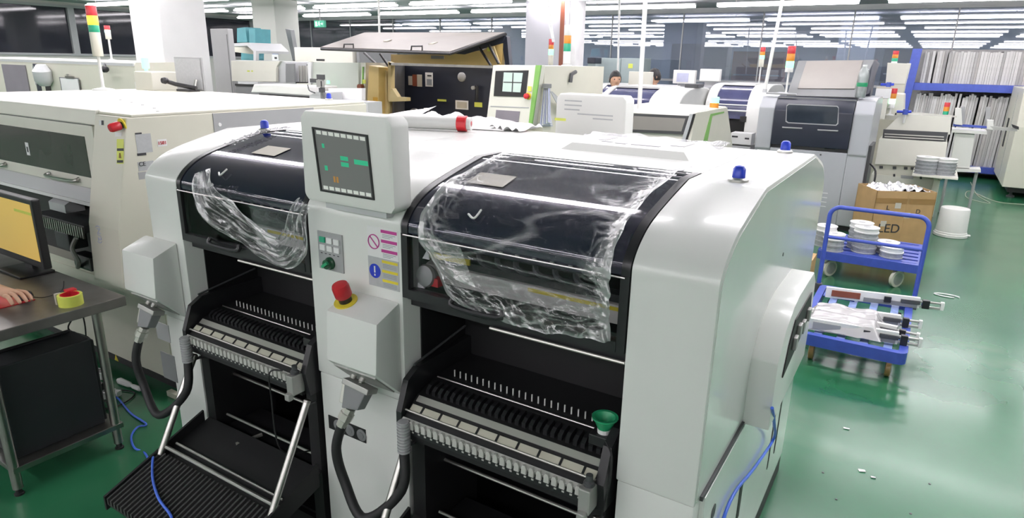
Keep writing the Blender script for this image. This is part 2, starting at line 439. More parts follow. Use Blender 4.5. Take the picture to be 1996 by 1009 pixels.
for y, where in ROWS:
    n = 0
    for k in range(-5, 3):
        xc = 0.12 + 2.62 * k + (0.35 if y in (2.4, 6.8) else 0)
        if xc < XL + 1.3 or xc > XR - 1.3: continue
        lab = '%s ceiling light from the left in the row %s' % (ORD[n], where)
        n += 1
        if proto is None:
            proto = light_fitting(lab); proto.location = (xc, y, 2.72)
        else:
            dup(proto, (xc, y, 2.72), label=lab)

# ------------------------------------------------------------------ pillars
def pillar(n, x0, x1, y0, y1, mt='wallpaint'):
    o = MB().box(x0, x1, y0, y1, 0, ZC).build('pillar', mt, bevel=0.015, smooth=0)
    return o
M['pillarwhite'] = mat('pillar paint', (0.66, 0.66, 0.66), 0.6, var=0.02)
p = pillar(1, -5.24, -4.68, 2.95, 3.50, 'pillarwhite'); tag(p, 'thick square white pillar behind the cream machine', 'pillar', kind='structure')
p = pillar(2, -9.75, -9.05, 8.0, 8.6, 'wallpaint'); tag(p, 'far square grey white pillar with a blue notice', 'pillar', kind='structure')
p = pillar(3, -3.75, -2.95, 9.0, 9.6, 'ceil'); tag(p, 'grey pillar with a dark red edge beside the glass partition', 'pillar', kind='structure')
MB().box(-3.06, -2.99, 8.98, 8.999, 0, ZC).build('corner_strip', 'terracotta', p, smooth=0)
MB().box(-2.94, -2.80, 9.1, 9.4, 0, ZC).build('edge_panel', 'cloth_white', p, smooth=0)
# ================================================================== THE WHITE PLACEMENT MACHINE
X0, X1, X2, X3, X4, X5 = 0.0, 0.2006, 0.8906, 1.2724, 1.9624, 2.163
ZSEAM, ZSH, ZT, YD = 0.743, 1.279, 1.456, 1.525
CURVE = spline([(0.0, ZSH), (0.004, 1.312), (0.042, 1.354), (0.113, 1.392), (0.246, 1.428), (0.37, ZT)], 5)
CURVE = [(p.x, p.y) for p in [Vector((q[0], q[1])) for q in CURVE]]
def rear(c): return [(YD - y, z) for (y, z) in reversed(c)]
upper = [(0.0, ZSEAM)] + CURVE + rear(CURVE) + [(YD, ZSEAM)]
lower = [(0.006, 0.09), (0.006, ZSEAM - 0.004), (YD - 0.006, ZSEAM - 0.004), (YD - 0.006, 0.09)]

pm = thing('placement_machine', 'large white two-bay placement machine with smoked hoods in the foreground', 'machine', (1.08, 0.76, 0))
for nm, a, b in (('side_column', X0, X1), ('centre_column', X2, X3), ('side_column', X4, X5)):
    MB().prism(upper, 'x', a, b).build(nm, 'white', pm, bevel=0.006, smooth=40)
    MB().prism(lower, 'x', a + 0.002, b - 0.002).build('lower_panel', 'white', pm, bevel=0.005, smooth=30)
MB().box(X0 + 0.02, X5 - 0.02, 0.03, YD - 0.03, 0.0, 0.09).build('plinth', 'black', pm, smooth=0)
# top cover between the columns
for a, b in ((X1, X2), (X3, X4)):
    rearc = rear(CURVE)
    MB().prism([(0.49, 1.38), (0.49, ZT - 0.001)] + [(y, z - 0.001) for y, z in rearc] + [(YD, 1.0), (YD - 0.03, 1.0), (YD - 0.03, 1.25), (1.2, 1.36)], 'x', a + 0.0005, b - 0.0005).build('top_cover', 'white', pm, smooth=40)
# dark insides of the two bays
for a, b in ((X1, X2), (X3, X4)):
    inn = MB().box(a + 0.001, a + 0.006, 0.075, 1.2, 0.1, 1.372).box(b - 0.006, b - 0.001, 0.075, 1.2, 0.1, 1.372)
    inn.box(a + 0.006, b - 0.006, 0.62, 0.64, 0.1, 1.372).box(a + 0.006, b - 0.006, 0.05, 0.62, 0.09, 0.10)
    inn.box(a + 0.006, b - 0.006, 0.49, 0.62, 1.36, 1.372)
    inn.build('bay_lining', 'black', pm, smooth=0)
    MB().box(a + 0.006, b - 0.006, 0.30, 0.60, 0.80, 1.0).build('inner_block', 'black', pm, smooth=0)

def arc(off=0.0, y_end=0.49):
    """hood section from the shoulder up to its rear edge, moved inwards by off"""
    pts = [p for p in CURVE] + [(y_end, ZT + 0.001)]
    out = []
    for i, (y, z) in enumerate(pts):
        a = Vector(pts[max(i - 1, 0)]); b = Vector(pts[min(i + 1, len(pts) - 1)])
        t = (b - a).normalized(); n = Vector((t.y, -t.x))       # inwards and down
        out.append((y + n.x * off, z + n.y * off))
    return out
def shell(mb, a, b, o0, o1, y_end=0.49):
    p0 = arc(o0, y_end); p1 = arc(o1, y_end)
    return mb.prism(p0 + p1[::-1], 'x', a, b)
ZHB = 1.087
def on_arc(s, off=-0.002):
    """point (y, z) at share s of the arc length from shoulder to the rear edge"""
    p = arc(off); L = [0]
    for i in range(1, len(p)): L.append(L[-1] + (Vector(p[i]) - Vector(p[i - 1])).length)
    t = s * L[-1]
    for i in range(1, len(p)):
        if L[i] >= t:
            k = (t - L[i - 1]) / (L[i] - L[i - 1]); return Vector(p[i - 1]).lerp(Vector(p[i]), k)
    return Vector(p[-1])

def hood(a, b, which):
    a += 0.002; b -= 0.002
    h = shell(MB(), a + 0.022, b - 0.022, 0.004, 0.007).build('hood_pane', 'hood_glass', pm, smooth=40)
    MB().box(a + 0.022, b - 0.022, 0.004, 0.008, ZHB + 0.028, ZSH - 0.006).build('front_pane', 'front_glass', h, smooth=0)
    fr = MB()
    for u, v in ((a, a + 0.022), (b - 0.022, b)):
        shell(fr, u, v, 0.001, 0.020)
        fr.box(u, v, -0.002, 0.022, ZHB, ZSH)
    fr.box(a + 0.022, b - 0.022, -0.004, 0.026, ZHB, ZHB + 0.028)
    fr.build('hood_frame', 'blackp', h, smooth=40)
    MB().cyl((a + 0.01, -0.004, ZSH - 0.003), (b - 0.01, -0.004, ZSH - 0.003), 0.0026, 8).build('hinge_strip', 'chrome', h)
    # label on the pane
    s0, s1 = 0.42, 0.56
    xa = a + (0.10 if which else 0.21); xb = xa + 0.125
    P0, P1 = on_arc(s0, 0.0005), on_arc(s1, 0.0005)
    MB().quad((xa, P0.x, P0.y), (xb, P0.x, P0.y), (xb, P1.x, P1.y), (xa, P1.x, P1.y), 0.001).build('label', 'tan_label', h, smooth=0)
    # handle under the pane edge
    MB().tube(spline([(a + 0.19, -0.012, ZHB + 0.04), (a + 0.20, -0.022, ZHB + 0.02), (a + 0.34, -0.022, ZHB + 0.02), (a + 0.35, -0.012, ZHB + 0.04)], 4), 0.008, 8).build('hood_handle', 'blackp', h)
    MB().tube(spline([(a + 0.205, on_arc(0.16).x, on_arc(0.16).y), (a + 0.235, on_arc(0.14).x - 0.008, on_arc(0.14).y + 0.003), (a + 0.24, on_arc(0.18).x, on_arc(0.18).y + 0.008)], 4), 0.003, 8).build('latch', 'pipe', h)
    # inside, seen through the panes
    drum = [(0.47, 1.36), (0.47, 1.425), (0.36, 1.42), (0.25, 1.395), (0.15, 1.362), (0.085, 1.325), (0.06, 1.285), (0.055, 1.245), (0.075, 1.235), (0.2, 1.30)]
    dr = MB().prism(drum, 'x', a + 0.06, b - 0.13).build('inner_cover', 'navy', pm, smooth=40)
    for k in range(5):
        MB().lathe((a + 0.30 + 0.052 * k, 0.053, 1.262), [(0.006, 0), (0.006, 0.003), (0.003, 0.005)], 10, (0, -1, 0.1)).build('screw', 'chrome', dr)
    MB().prism([(0.10, 1.115), (0.10, 1.165), (0.14, 1.175), (0.20, 1.17), (0.20, 1.115)], 'x', a + 0.006, b - 0.008).build('gantry_beam', 'cream2', pm, smooth=0)
    MB().box(a + 0.05, a + 0.20, 0.05, 0.055, 1.205, 1.222).build('warning_strip', 'yellow', pm, smooth=0)
    MB().box(a + 0.36, b - 0.03, 0.098, 0.0995, 1.150, 1.160).build('warning_strip', 'yellow', pm, smooth=0)
    MB().box(a + 0.05, b - 0.05, 0.08, 0.12, 1.18, 1.20).build('cable_chain', 'blackp', pm, smooth=0)
    for k in range(6):
        x = a + 0.20 + 0.06 * k
        MB().tube(spline([(x, 0.10, 1.235), (x + 0.02, 0.07, 1.22), (x + 0.045, 0.08, 1.205), (x + 0.06, 0.12, 1.19)], 4), 0.008, 6).build('hose', 'darkgrey', pm)
    hd = MB().lathe((a + 0.055, 0.05, 1.15), [(0.03, 0), (0.034, 0.012), (0.03, 0.02), (0.018, 0.022)], 20, (0, -1, 0.15)).build('end_pulley', 'castmetal', pm)
    MB().box(a + 0.055, a + 0.10, 0.035, 0.06, 1.125, 1.15).build('end_clip', 'red', pm, smooth=0)
    MB().prism([(a + 0.03, 1.115), (a + 0.055, 1.115), (a + 0.033, 1.15)], 'y', 0.03, 0.035).build('bracket', 'white2', pm, smooth=0)
    MB().prism([(a + 0.05, 1.205), (a + 0.075, 1.205), (a + 0.072, 1.24)], 'y', 0.03, 0.035).build('bracket', 'white2', pm, smooth=0)
    # dark visor and bright rod under the hood
    MB().box(a + 0.004, b - 0.004, 0.03, 0.06, 1.055, ZHB).build('visor', 'blackp', pm, smooth=0)
    MB().cyl((a + 0.29, 0.02, 1.053), (b - 0.004, 0.02, 1.055), 0.0045, 8).build('guide_rod', 'alu', pm)
    return h
hood(X1, X2, 0)
hood(X3, X4, 1)

# ------------------------------------------------------------------ operator's screen on the centre column, and its twin at the rear
def screen_box(x0, x1, yf, yb, z0, z1, face):
    t = 0.012
    pr = [(x0 + 0.014, z0), (x1 - 0.014, z0), (x1, z0 + 0.02), (x1 - 0.004, z1 - 0.02), (x1 - 0.02, z1), (x0 + 0.02, z1), (x0 + 0.004, z1 - 0.02), (x0, z0 + 0.02)]
    return MB().prism(pr, 'y', yf, yb)
MX0, MX1 = 0.925, 1.285
MYF = -0.035
# front face leans back a little: top further from the viewer
mon_mb = screen_box(MX0, MX1, MYF, MYF + 0.075, 1.335, 1.600, 0)
mon = mon_mb.build('operator_screen', 'white2', pm, bevel=0.012, smooth=40)
pA, pB, pC, pD = [AY(u, v, MYF - 0.001) for u, v in ((612, 251), (714, 266), (727, 386), (628, 369))]
def lerp4(s, t): return pA.lerp(pB, s).lerp(pD.lerp(pC, s), t)
def patch(mb, s0, s1, t0, t1, off=0.0):
    o = Vector((0, -off, 0))
    return mb.quad(lerp4(s0, t0) + o, lerp4(s1, t0) + o, lerp4(s1, t1) + o, lerp4(s0, t1) + o)
fr = MB()
for (s0, s1, t0, t1) in ((-0.03, 1.03, -0.03, 0.0), (-0.03, 1.03, 1.0, 1.03), (-0.03, 0.0, 0, 1), (1.0, 1.03, 0, 1)):
    fr.hexa([lerp4(s, t) + Vector((0, -0.003, 0)) for s, t in ((s0, t0), (s1, t0), (s1, t1), (s0, t1))],
            [lerp4(s, t) + Vector((0, 0.004, 0)) for s, t in ((s0, t0), (s1, t0), (s1, t1), (s0, t1))])
fr.build('screen_surround', 'blackp', mon, smooth=0)
patch(MB(), 0, 1, 0, 1).build('screen_image', 'screen_grey', mon, smooth=0)
for k in range(8):
    for t0_ in (0.015, 0.925):
        patch(MB(), 0.04 + 0.12 * k, 0.135 + 0.12 * k, t0_, t0_ + 0.06, 0.0008).build('screen_key', 'screen_white', mon, smooth=0)
gw = MB()
patch(gw, 0.46, 0.61, 0.38, 0.45, 0.0008); patch(gw, 0.46, 0.61, 0.48, 0.55, 0.0008); patch(gw, 0.72, 0.98, 0.40, 0.48, 0.0008)
patch(gw, 0.12, 0.17, 0.22, 0.29, 0.0008); patch(gw, 0.12, 0.18, 0.58, 0.66, 0.0008)
gw.build('screen_mark_print', 'screen_green', mon, smooth=0)
ow = MB(); patch(ow, 0.27, 0.31, 0.74, 0.84, 0.0008); patch(ow, 0.33, 0.37, 0.74, 0.84, 0.0008)
ow.build('screen_mark_print', 'screen_orange', mon, smooth=0)
MB().box(1.0, 1.24, -0.02, 0.06, 1.318, 1.336).build('screen_neck', 'greywhite', pm, smooth=0)
rm = screen_box(0.955, 1.32, YD - 0.05, YD + 0.05, 1.34, 1.605, 0).build('operator_screen', 'white2', pm, bevel=0.012, smooth=40)
rx0, ry = 0.955, YD - 0.051
pl = MB()
for k, (a, b, z) in enumerate(((0.05, 0.14, 1.57), (0.05, 0.14, 1.55), (0.05, 0.13, 1.53), (0.12, 0.30, 1.512), (0.2, 0.3, 1.495))):
    pl.box(rx0 + a, rx0 + b, ry - 0.0006, ry, z, z + 0.006)
pl.build('label_print', 'silver_label', rm, smooth=0)
MB().box(rx0 + 0.0, rx0 + 0.06, ry - 0.001, ry, 1.478, 1.49).build('label', 'lime', rm, smooth=0)

# ------------------------------------------------------------------ centre column: key panel, signs, box, emergency stop
kp = MB().quad(AY(621, 532, -0.002), AY(672, 532, -0.002), AY(672, 447, -0.002), AY(621, 447, -0.002), 0.002) if False else None
a0 = AY(620, 447, 0); a1 = AY(672, 534, 0)
kx0, kx1, kz1, kz0 = a0.x, a1.x, a0.z - 0.002, a1.z + 0.002
kp = MB().box(kx0, kx1, -0.004, 0, kz0, kz1).build('key_panel', 'grey', pm, smooth=0)
kw_, kh_ = kx1 - kx0, kz1 - kz0
for r in range(2):
    for c in range(3):
        x = kx0 + kw_ * (0.10 + 0.29 * c); z = kz1 - kh_ * (0.13 + 0.21 * r) - kh_ * 0.15
        mt = 'lampgreen' if (r, c) == (0, 0) else 'ivory' if False else ('paper')
        MB().box(x, x + kw_ * 0.22, -0.009, -0.004, z, z + kh_ * 0.15).build('key', mt, kp, bevel=0.0015, smooth=0)
kd = MB()
for c in range(5): kd.box(kx0 + kw_ * (0.10 + 0.17 * c), kx0 + kw_ * (0.17 + 0.17 * c), -0.0046, -0.004, kz0 + kh_ * 0.42, kz0 + kh_ * 0.44)
kd.build('label_print', 'print', kp, smooth=0)
kn = MB().lathe((kx0 + kw_ * 0.48, -0.004, kz0 + kh_ * 0.20), [(0.020, 0), (0.020, 0.006), (0.016, 0.010), (0.015, 0.02)], 24, (0, -1, 0)).build('selector_switch', 'dkgreen', kp)
MB().obox((kx0 + kw_ * 0.48, -0.027, kz0 + kh_ * 0.20), (0.012, 0, 0.008), (0, 0.004, 0), (-0.0025, 0, 0.0035)).build('switch_grip', 'green', kp, smooth=0)
# upper sign: no-entry ring and magenta headings
sx0, sx1 = AY(716, 460, 0).x, AY(776, 460, 0).x
z1, z0 = AY(745, 444, 0).z, AY(745, 503, 0).z
sp = (z1 - z0 - 0.004) / 3
sg = MB().box(sx0, sx1, -0.0012, 0, z0, z1).build('warning_sign', 'paper', pm, smooth=0)
c = Vector((sx0 + 0.026, -0.002, (z0 + z1) / 2)); R = 0.021
ring = [c + Vector((R * math.cos(t * math.pi / 12), 0, R * math.sin(t * math.pi / 12))) for t in range(25)]
pr = MB().tube(ring, 0.0017, 6, False).obox(c, (0.0145, 0, -0.0145), (0, 0.0008, 0), (0.0011, 0, 0.0011))
pr.build('sign_print', 'magenta', sg)
pr = MB()
for k in range(3): pr.box(sx0 + 0.055, sx1 - 0.004, -0.002, -0.0012, z1 - 0.010 - sp * k - 0.004, z1 - 0.005 - sp * k)
pr.build('heading_print', 'magenta', sg, smooth=0)
pr = MB()
for k in range(3):
    for j in range(3): pr.box(sx0 + 0.060, sx1 - 0.010 - 0.01 * j, -0.0018, -0.0012, z1 - 0.0195 - 0.0045 * j - sp * k, z1 - 0.0180 - 0.0045 * j - sp * k)
pr.build('text_print', 'greyprint', sg, smooth=0)
# lower sign: blue disc with an exclamation mark, yellow headings
z1, z0 = AY(745, 503, 0).z, AY(745, 560, 0).z
sp = (z1 - z0 - 0.004) / 3
sg = MB().box(sx0, sx1, -0.0012, 0, z0, z1).build('warning_sign', 'silver_label', pm, smooth=0)
MB().lathe((sx0 + 0.026, -0.0012, (z0 + z1) / 2 + 0.002), [(0.022, 0), (0.022, 0.0008)], 28, (0, -1, 0)).build('sign_disc', 'blue', sg)
MB().box(sx0 + 0.0235, sx0 + 0.0285, -0.0027, -0.002, (z0 + z1) / 2 - 0.003, (z0 + z1) / 2 + 0.017).box(sx0 + 0.0235, sx0 + 0.0285, -0.0027, -0.002, (z0 + z1) / 2 - 0.013, (z0 + z1) / 2 - 0.007).build('exclamation_print', 'paper', sg, smooth=0)
pr = MB()
for k in range(3): pr.box(sx0 + 0.055, sx1 - 0.004, -0.002, -0.0012, z1 - 0.013 - sp * k, z1 - 0.005 - sp * k)
pr.build('heading_print', 'yellow', sg, smooth=0)
pr = MB()
for k in range(3):
    for j in range(3): pr.box(sx0 + 0.058, sx1 - 0.010, -0.0018, -0.0012, z1 - 0.0185 - 0.0045 * j - sp * k, z1 - 0.0170 - 0.0045 * j - sp * k)
pr.build('text_print', 'greyprint', sg, smooth=0)

def connector_box(x0, x1, stop):
    prof = [(0.0, 0.764), (-0.112, 0.875), (-0.100, 1.030), (0.0, 1.068)]
    bx = MB().prism(prof, 'x', x0, x1).build('connector_box', 'white', pm, bevel=0.010, smooth=30)
    # slanted underside with sockets
    d = Vector((0, 0.112, -0.111)).normalized(); nn = Vector((0, -0.111, -0.112)).normalized()
    c0 = Vector(((x0 + x1) / 2, -0.056, 0.8195))
    MB().obox(c0 + nn * 0.002, ((x1 - x0) / 2 - 0.018, 0, 0), d * 0.055, nn * 0.002).build('socket_plate', 'castmetal', bx, smooth=0)
    for k, fx in enumerate((0.30, 0.48)):
        p = Vector((x0 + (x1 - x0) * fx, -0.056, 0.8195)) + nn * 0.004
        MB().lathe(p, [(0.010, 0), (0.010, 0.012), (0.007, 0.013), (0.007, 0.026)], 12, nn).build('socket', 'chrome', bx)
    return bx, nn
cx0, cx1 = 1.058, 1.262
bx, nn = connector_box(cx0, cx1, True)
ex = AZ(679, 588, 1.045); ey = -0.05
ez = 1.068 - 0.038 * (-ey) / 0.100
es = MB().lathe((ex.x, ey, ez - 0.001), [(0.036, 0), (0.036, 0.004)], 28, (0, -0.36, 1)).build('emergency_stop', 'yellow', pm)
up = Vector((0, -0.36, 1)).normalized(); p0 = Vector((ex.x, ey, ez)) + up * 0.003
MB().lathe(p0, [(0.020, 0), (0.020, 0.018), (0.014, 0.02)], 24, up).build('stop_collar', 'blackp', es)
MB().lathe(p0 + up * 0.018, [(0.024, 0), (0.026, 0.004), (0.026, 0.034), (0.023, 0.042), (0.010, 0.046)], 28, up).build('stop_button', 'red', es)
bx2, _ = connector_box(-0.052, 0.160, False)

# openings in the lower panels
MB().box(AY(641, 850, 0).x, AY(711, 850, 0).x, 0.0035, 0.0065, 0.535, 0.585).build('fan_opening', 'black', pm, smooth=0)
for k in range(3):
    MB().lathe((AY(660 + 22 * k, 862, 0).x, 0.004, 0.560), [(0.021, 0), (0.021, 0.002), (0.012, 0.003), (0.011, 0.005), (0.004, 0.006)], 20, (0, -1, 0)).build('fan', 'midgrey', pm)
MB().box(AY(313, 700, 0).x, AY(338, 700, 0).x, 0.0035, 0.0065, AY(325, 738, 0).z, AY(325, 690, 0).z).build('access_plate', 'midgrey', pm, smooth=0)
MB().box(AY(303, 640, 0).x, AY(328, 650, 0).x, 0.0035, 0.0065, AY(318, 664, 0).z, AY(318, 632, 0).z).build('access_plate', 'grey', pm, smooth=0)

# blue beacons at the corners of the top
for x, y in ((2.08, 0.415), (2.066, 1.13), (0.19, 0.412)):
    b = MB().lathe((x, y, ZT), [(0.026, 0), (0.026, 0.006), (0.021, 0.010)], 24).build('beacon', 'chrome', pm)
    MB().lathe((x, y, ZT + 0.009), [(0.017, 0), (0.016, 0.024), (0.011, 0.031), (0.004, 0.033)], 20).build('lens', 'blue', b)

# raised vent cover on the top
vc = MB().hexa([(1.40, 0.70, ZT - 0.002), (1.86, 0.70, ZT - 0.002), (1.86, 1.04, ZT - 0.002), (1.40, 1.04, ZT - 0.002)],
               [(1.43, 0.73, ZT + 0.022), (1.83, 0.73, ZT + 0.022), (1.83, 1.01, ZT + 0.022), (1.43, 1.01, ZT + 0.022)]).build('vent_cover', 'white2', pm, smooth=0)
for (x0, x1, y0, y1) in ((1.50, 1.54, 0.82, 0.84), (1.56, 1.60, 0.80, 0.82), (1.62, 1.72, 0.80, 0.825), (1.74, 1.79, 0.86, 0.98), (1.47, 1.50, 0.86, 0.98)):
    MB().box(x0, x1, y0, y1, ZT + 0.0221, ZT + 0.0235).build('vent_slot', 'grey', vc, smooth=0)
for (x0, x1, y0, y1) in ((1.88, 1.91, 0.47, 0.50), (1.905, 1.93, 0.43, 0.45)):
    MB().box(x0, x1, y0, y1, ZT + 0.0005, ZT + 0.002).build('hinge_plate', 'midgrey', pm, smooth=0)

# ------------------------------------------------------------------ right side: conveyor housing, lower panel, skirt
XS = X5
sec = [(0.459, 0.742), (0.459, 0.955), (0.52, 1.03), (0.62, 1.072), (0.70, 1.085), (0.98, 1.085), (1.05, 1.04), (1.07, 0.955), (1.07, 0.742)]
hous = MB().prism(sec, 'x', XS - 0.001, XS + 0.075).build('conveyor_housing', 'white', pm, bevel=0.006, smooth=30)
MB().prism([(0.56, 0.87), (0.60, 0.96), (0.66, 1.02), (0.96, 1.02), (0.99, 0.96), (1.0, 0.92)], 'x', XS + 0.0755, XS + 0.079).build('conveyor_opening', 'black', hous, smooth=0)
for y, z in ((0.66, 0.95), (0.72, 0.97), (0.80, 0.955), (0.9, 0.965)):
    MB().box(XS + 0.079, XS + 0.090, y, y + 0.035, z - 0.03, z + 0.012).build('conveyor_fitting', 'castmetal', hous, bevel=0.003, smooth=0)
MB().prism([(0.06, 0.10), (0.06, 0.738), (0.45, 0.738), (0.45, 0.742), (1.07, 0.742), (1.07, 0.738), (1.46, 0.738), (1.46, 0.10)], 'x', XS - 0.003, XS + 0.010).build('side_panel', 'panel', pm, bevel=0.003, smooth=0)
MB().prism([(0.012, ZSEAM + 0.012)] + [(y + 0.012 if y < .3 else y, z - 0.012) for y, z in CURVE] + [(YD - y - (0.012 if y < .3 else 0), z - 0.012) for y, z in reversed(CURVE)] + [(YD - 0.012, ZSEAM + 0.012)], 'x', XS - 0.001, XS + 0.002).build('side_panel', 'panel', pm, smooth=0)
MB().box(XS + 0.0005, XS + 0.0085, 0.04, 0.455, ZSEAM - 0.003, ZSEAM + 0.009).build('seam_gasket', 'darkgrey', pm, smooth=0)
MB().lathe((XS + 0.0095, 0.17, 0.63), [(0.02, 0), (0.02, 0.002)], 20, (1, 0, 0)).build('lock', 'darkgrey', pm)
MB().box(XS + 0.0095, XS + 0.0115, 0.52, 0.56, 0.36, 0.50).build('lock', 'black', pm, smooth=0)
MB().box(XS + 0.0095, XS + 0.0115, 1.05, 1.07, 0.25, 0.62).build('vent_slot', 'black', pm, smooth=0)
MB().box(XS + 0.0095, XS + 0.0115, 1.18, 1.20, 0.25, 0.62).build('vent_slot', 'black', pm, smooth=0)
MB().box(XS - 0.02, XS + 0.006, 0.05, YD - 0.05, 0.0, 0.10).build('side_skirt', 'black', pm, smooth=0)
MB().lathe((XS + 0.0015, 0.75, 1.19), [(0.006, 0), (0.006, 0.002)], 12, (1, 0, 0)).build('screw', 'darkgrey', pm)
# ================================================================== FEEDER CARTS DOCKED IN THE TWO BAYS
def feeder_cart(ox, label, far):
    """ox = left edge of the bay (0.69 m wide)"""
    c = thing('feeder_cart', label, 'feeder cart', (ox + 0.345, 0.0, 0.0), 'feeder carts docked in the white machine')
    W = 0.69
    def X(x): return ox + x
    prof = [(-0.055, 0.66), (-0.055, 0.745), (-0.02, 0.835), (0.03, 0.862), (0.30, 0.865), (0.30, 0.66)]
    MB().prism(prof, 'x', X(0.010), X(0.030)).build('end_plate', 'blackp', c, smooth=0)
    MB().prism([(p[0] + 0.01, p[1]) for p in prof[1:]] + [(0.30, 0.66), (-0.03, 0.66)], 'x', X(0.655), X(0.678)).build('end_plate', 'blackp', c, smooth=0)
    MB().prism([(-0.045, 0.66), (-0.045, 0.728), (0.02, 0.775), (0.12, 0.80), (0.30, 0.80), (0.30, 0.66)], 'x', X(0.032), X(0.654)).build('feeder_bed', 'black', c, smooth=0)
    # comb of feeder slots along the front
    bar = MB().obox((X(0.343), -0.052, 0.722), (0.310, 0, 0), (0, 0.006, 0.004), (0, -0.004, 0.006)).build('comb_bar', 'tooth', c, smooth=0)
    n = 27
    tooth = None
    for k in range(n):
        x = X(0.045 + 0.0226 * k)
        if tooth is None:
            tooth = MB().prism([(x, 0.708), (x + 0.015, 0.708), (x + 0.015, 0.726), (x + 0.011, 0.734), (x + 0.004, 0.734), (x, 0.726)], 'y', -0.066, -0.058).build('comb_tooth', 'tooth', c, smooth=0)
            tk = tooth
        else:
            t = tooth.copy(); COL.objects.link(t); t.parent = c; t.location = Vector((0.0226 * k, 0, 0))
    MB().box(X(0.035), X(0.652), -0.058, -0.05, 0.685, 0.708).build('dotted_strip', 'blackp', c, smooth=0)
    dots = MB()
    for k in range(n): dots.box(X(0.050 + 0.0226 * k), X(0.057 + 0.0226 * k), -0.0588, -0.058, 0.694, 0.699)
    dots.build('strip_dot_print', 'tooth', c, smooth=0)
    # ivory label strip, bright rail, seam rail
    d = Vector((0, 0.065, 0.047)).normalized(); nn = Vector((0, -0.047, 0.065)).normalized()
    MB().obox(Vector((X(0.345), -0.022, 0.748)) + nn * 0.004, (0.303, 0, 0), d * 0.013, nn * 0.002).build('index_strip', 'ivory', c, smooth=0)
    for k in range(9):
        MB().obox(Vector((X(0.085 + 0.066 * k), -0.020, 0.7495)) + nn * 0.007, (0.003, 0, 0), d * 0.012, nn * 0.0015).build('strip_clip', 'blackp', c, smooth=0)
    MB().obox(Vector((X(0.345), 0.006, 0.768)) + nn * 0.004, (0.300, 0, 0), d * 0.010, nn * 0.002).build('index_strip', 'alu', c, smooth=0)
    MB().cyl((X(0.03), -0.035, 0.7475), (X(0.655), -0.035, 0.7475), 0.0032, 8).build('front_rail', 'alu', c)
    # black slot blocks, rod, pins
    blk = None
    for k in range(n):
        x = X(0.055 + 0.0226 * k)
        if blk is None:
            blk = MB().prism([(0.030, 0.776), (0.075, 0.792), (0.072, 0.806), (0.045, 0.802), (0.030, 0.792)], 'x', x, x + 0.012).build('slot_block', 'blackp', c, smooth=0)
        else:
            t = blk.copy(); COL.objects.link(t); t.parent = c; t.location = Vector((0.0226 * k, 0, 0))
    MB().cyl((X(0.045), 0.10, 0.803), (X(0.650), 0.10, 0.803), 0.0028, 8).build('clamp_rod', 'chrome', c)
    pin = None
    for k in range(25):
        x = X(0.085 + 0.0215 * k)
        if pin is None:
            pin = MB().cyl((x, 0.135, 0.799), (x, 0.135, 0.822), 0.0022, 6).build('locating_pin', 'pipe', c)
        else:
            t = pin.copy(); COL.objects.link(t); t.parent = c; t.location = Vector((0.0215 * k, 0, 0))
    MB().cyl((X(0.02), 0.02, 0.868), (X(0.02), 0.28, 0.905), 0.004, 8).build('side_rod', 'darkgrey', c)
    # clamp on the right-hand end
    cl = MB().box(X(0.628), X(0.660), -0.085, -0.035, 0.675, 0.745).box(X(0.632), X(0.655), -0.10, -0.08, 0.66, 0.685).build('end_clamp', 'castmetal', c, bevel=0.004, smooth=0)
    MB().lathe((X(0.645), -0.06, 0.745), [(0.014, 0), (0.014, 0.01), (0.009, 0.014), (0.009, 0.03)], 14).build('clamp_knob', 'darkgrey', cl)
    MB().box(X(0.60), X(0.665), 0.02, 0.06, 0.805, 0.835).build('sensor_block', 'blackp', c, bevel=0.004, smooth=0)
    # frame, waste tray
    for x in (0.02, 0.62): MB().box(X(x), X(x + 0.05), 0.0, 0.28, 0.105, 0.66).build('frame_post', 'black', c, smooth=0)
    def tz(y): return 0.232 + (y + 0.42) * 0.37          # the tray climbs towards the machine
    for x in (0.014, 0.668):
        MB().prism([(-0.425, tz(-0.42) - 0.05), (-0.425, tz(-0.42) + 0.004), (-0.02, tz(-0.02) + 0.01), (-0.02, tz(-0.02) - 0.08)], 'x', X(x), X(x + 0.010)).build('tray_side', 'black', c, smooth=0)
    MB().prism([(-0.42, tz(-0.42) - 0.03), (-0.42, tz(-0.42) - 0.022), (0.0, tz(0) - 0.035), (0.0, tz(0) - 0.043)], 'x', X(0.024), X(0.668)).build('tray_floor', 'black', c, smooth=0)
    slat = None
    for k in range(30):
        x = X(0.030 + 0.0215 * k)
        if slat is None:
            slat = MB().prism([(-0.422, tz(-0.422) - 0.022), (-0.422, tz(-0.422)), (-0.21, tz(-0.21)), (-0.21, tz(-0.21) - 0.022)], 'x', x, x + 0.0075).build('tray_slat', 'slat', c, smooth=0)
        else:
            t = slat.copy(); COL.objects.link(t); t.parent = c; t.location = Vector((0.0215 * k, 0, 0))
    MB().cyl((X(0.016), -0.195, tz(-0.195) + 0.008), (X(0.675), -0.195, tz(-0.195) + 0.008), 0.0075, 10).build('tray_rod', 'chrome', c)
    MB().cyl((X(0.06), -0.165, tz(-0.165) + 0.004), (X(0.665), -0.165, tz(-0.165) + 0.004), 0.005, 10).build('tray_rod', 'chrome', c)
    MB().cyl((X(0.10), 0.03, 0.375), (X(0.66), 0.03, 0.375), 0.0055, 10).build('cross_rod', 'chrome', c)
    MB().cyl((X(0.05), 0.10, 0.515), (X(0.66), 0.10, 0.515), 0.0065, 10).build('cross_rod', 'chrome', c)
    MB().prism([(0.0, 0.30), (0.20, 0.30), (0.20, 0.315), (0.0, 0.315)], 'x', X(0.08), X(0.62)).build('inner_shelf', 'black', c, smooth=0)
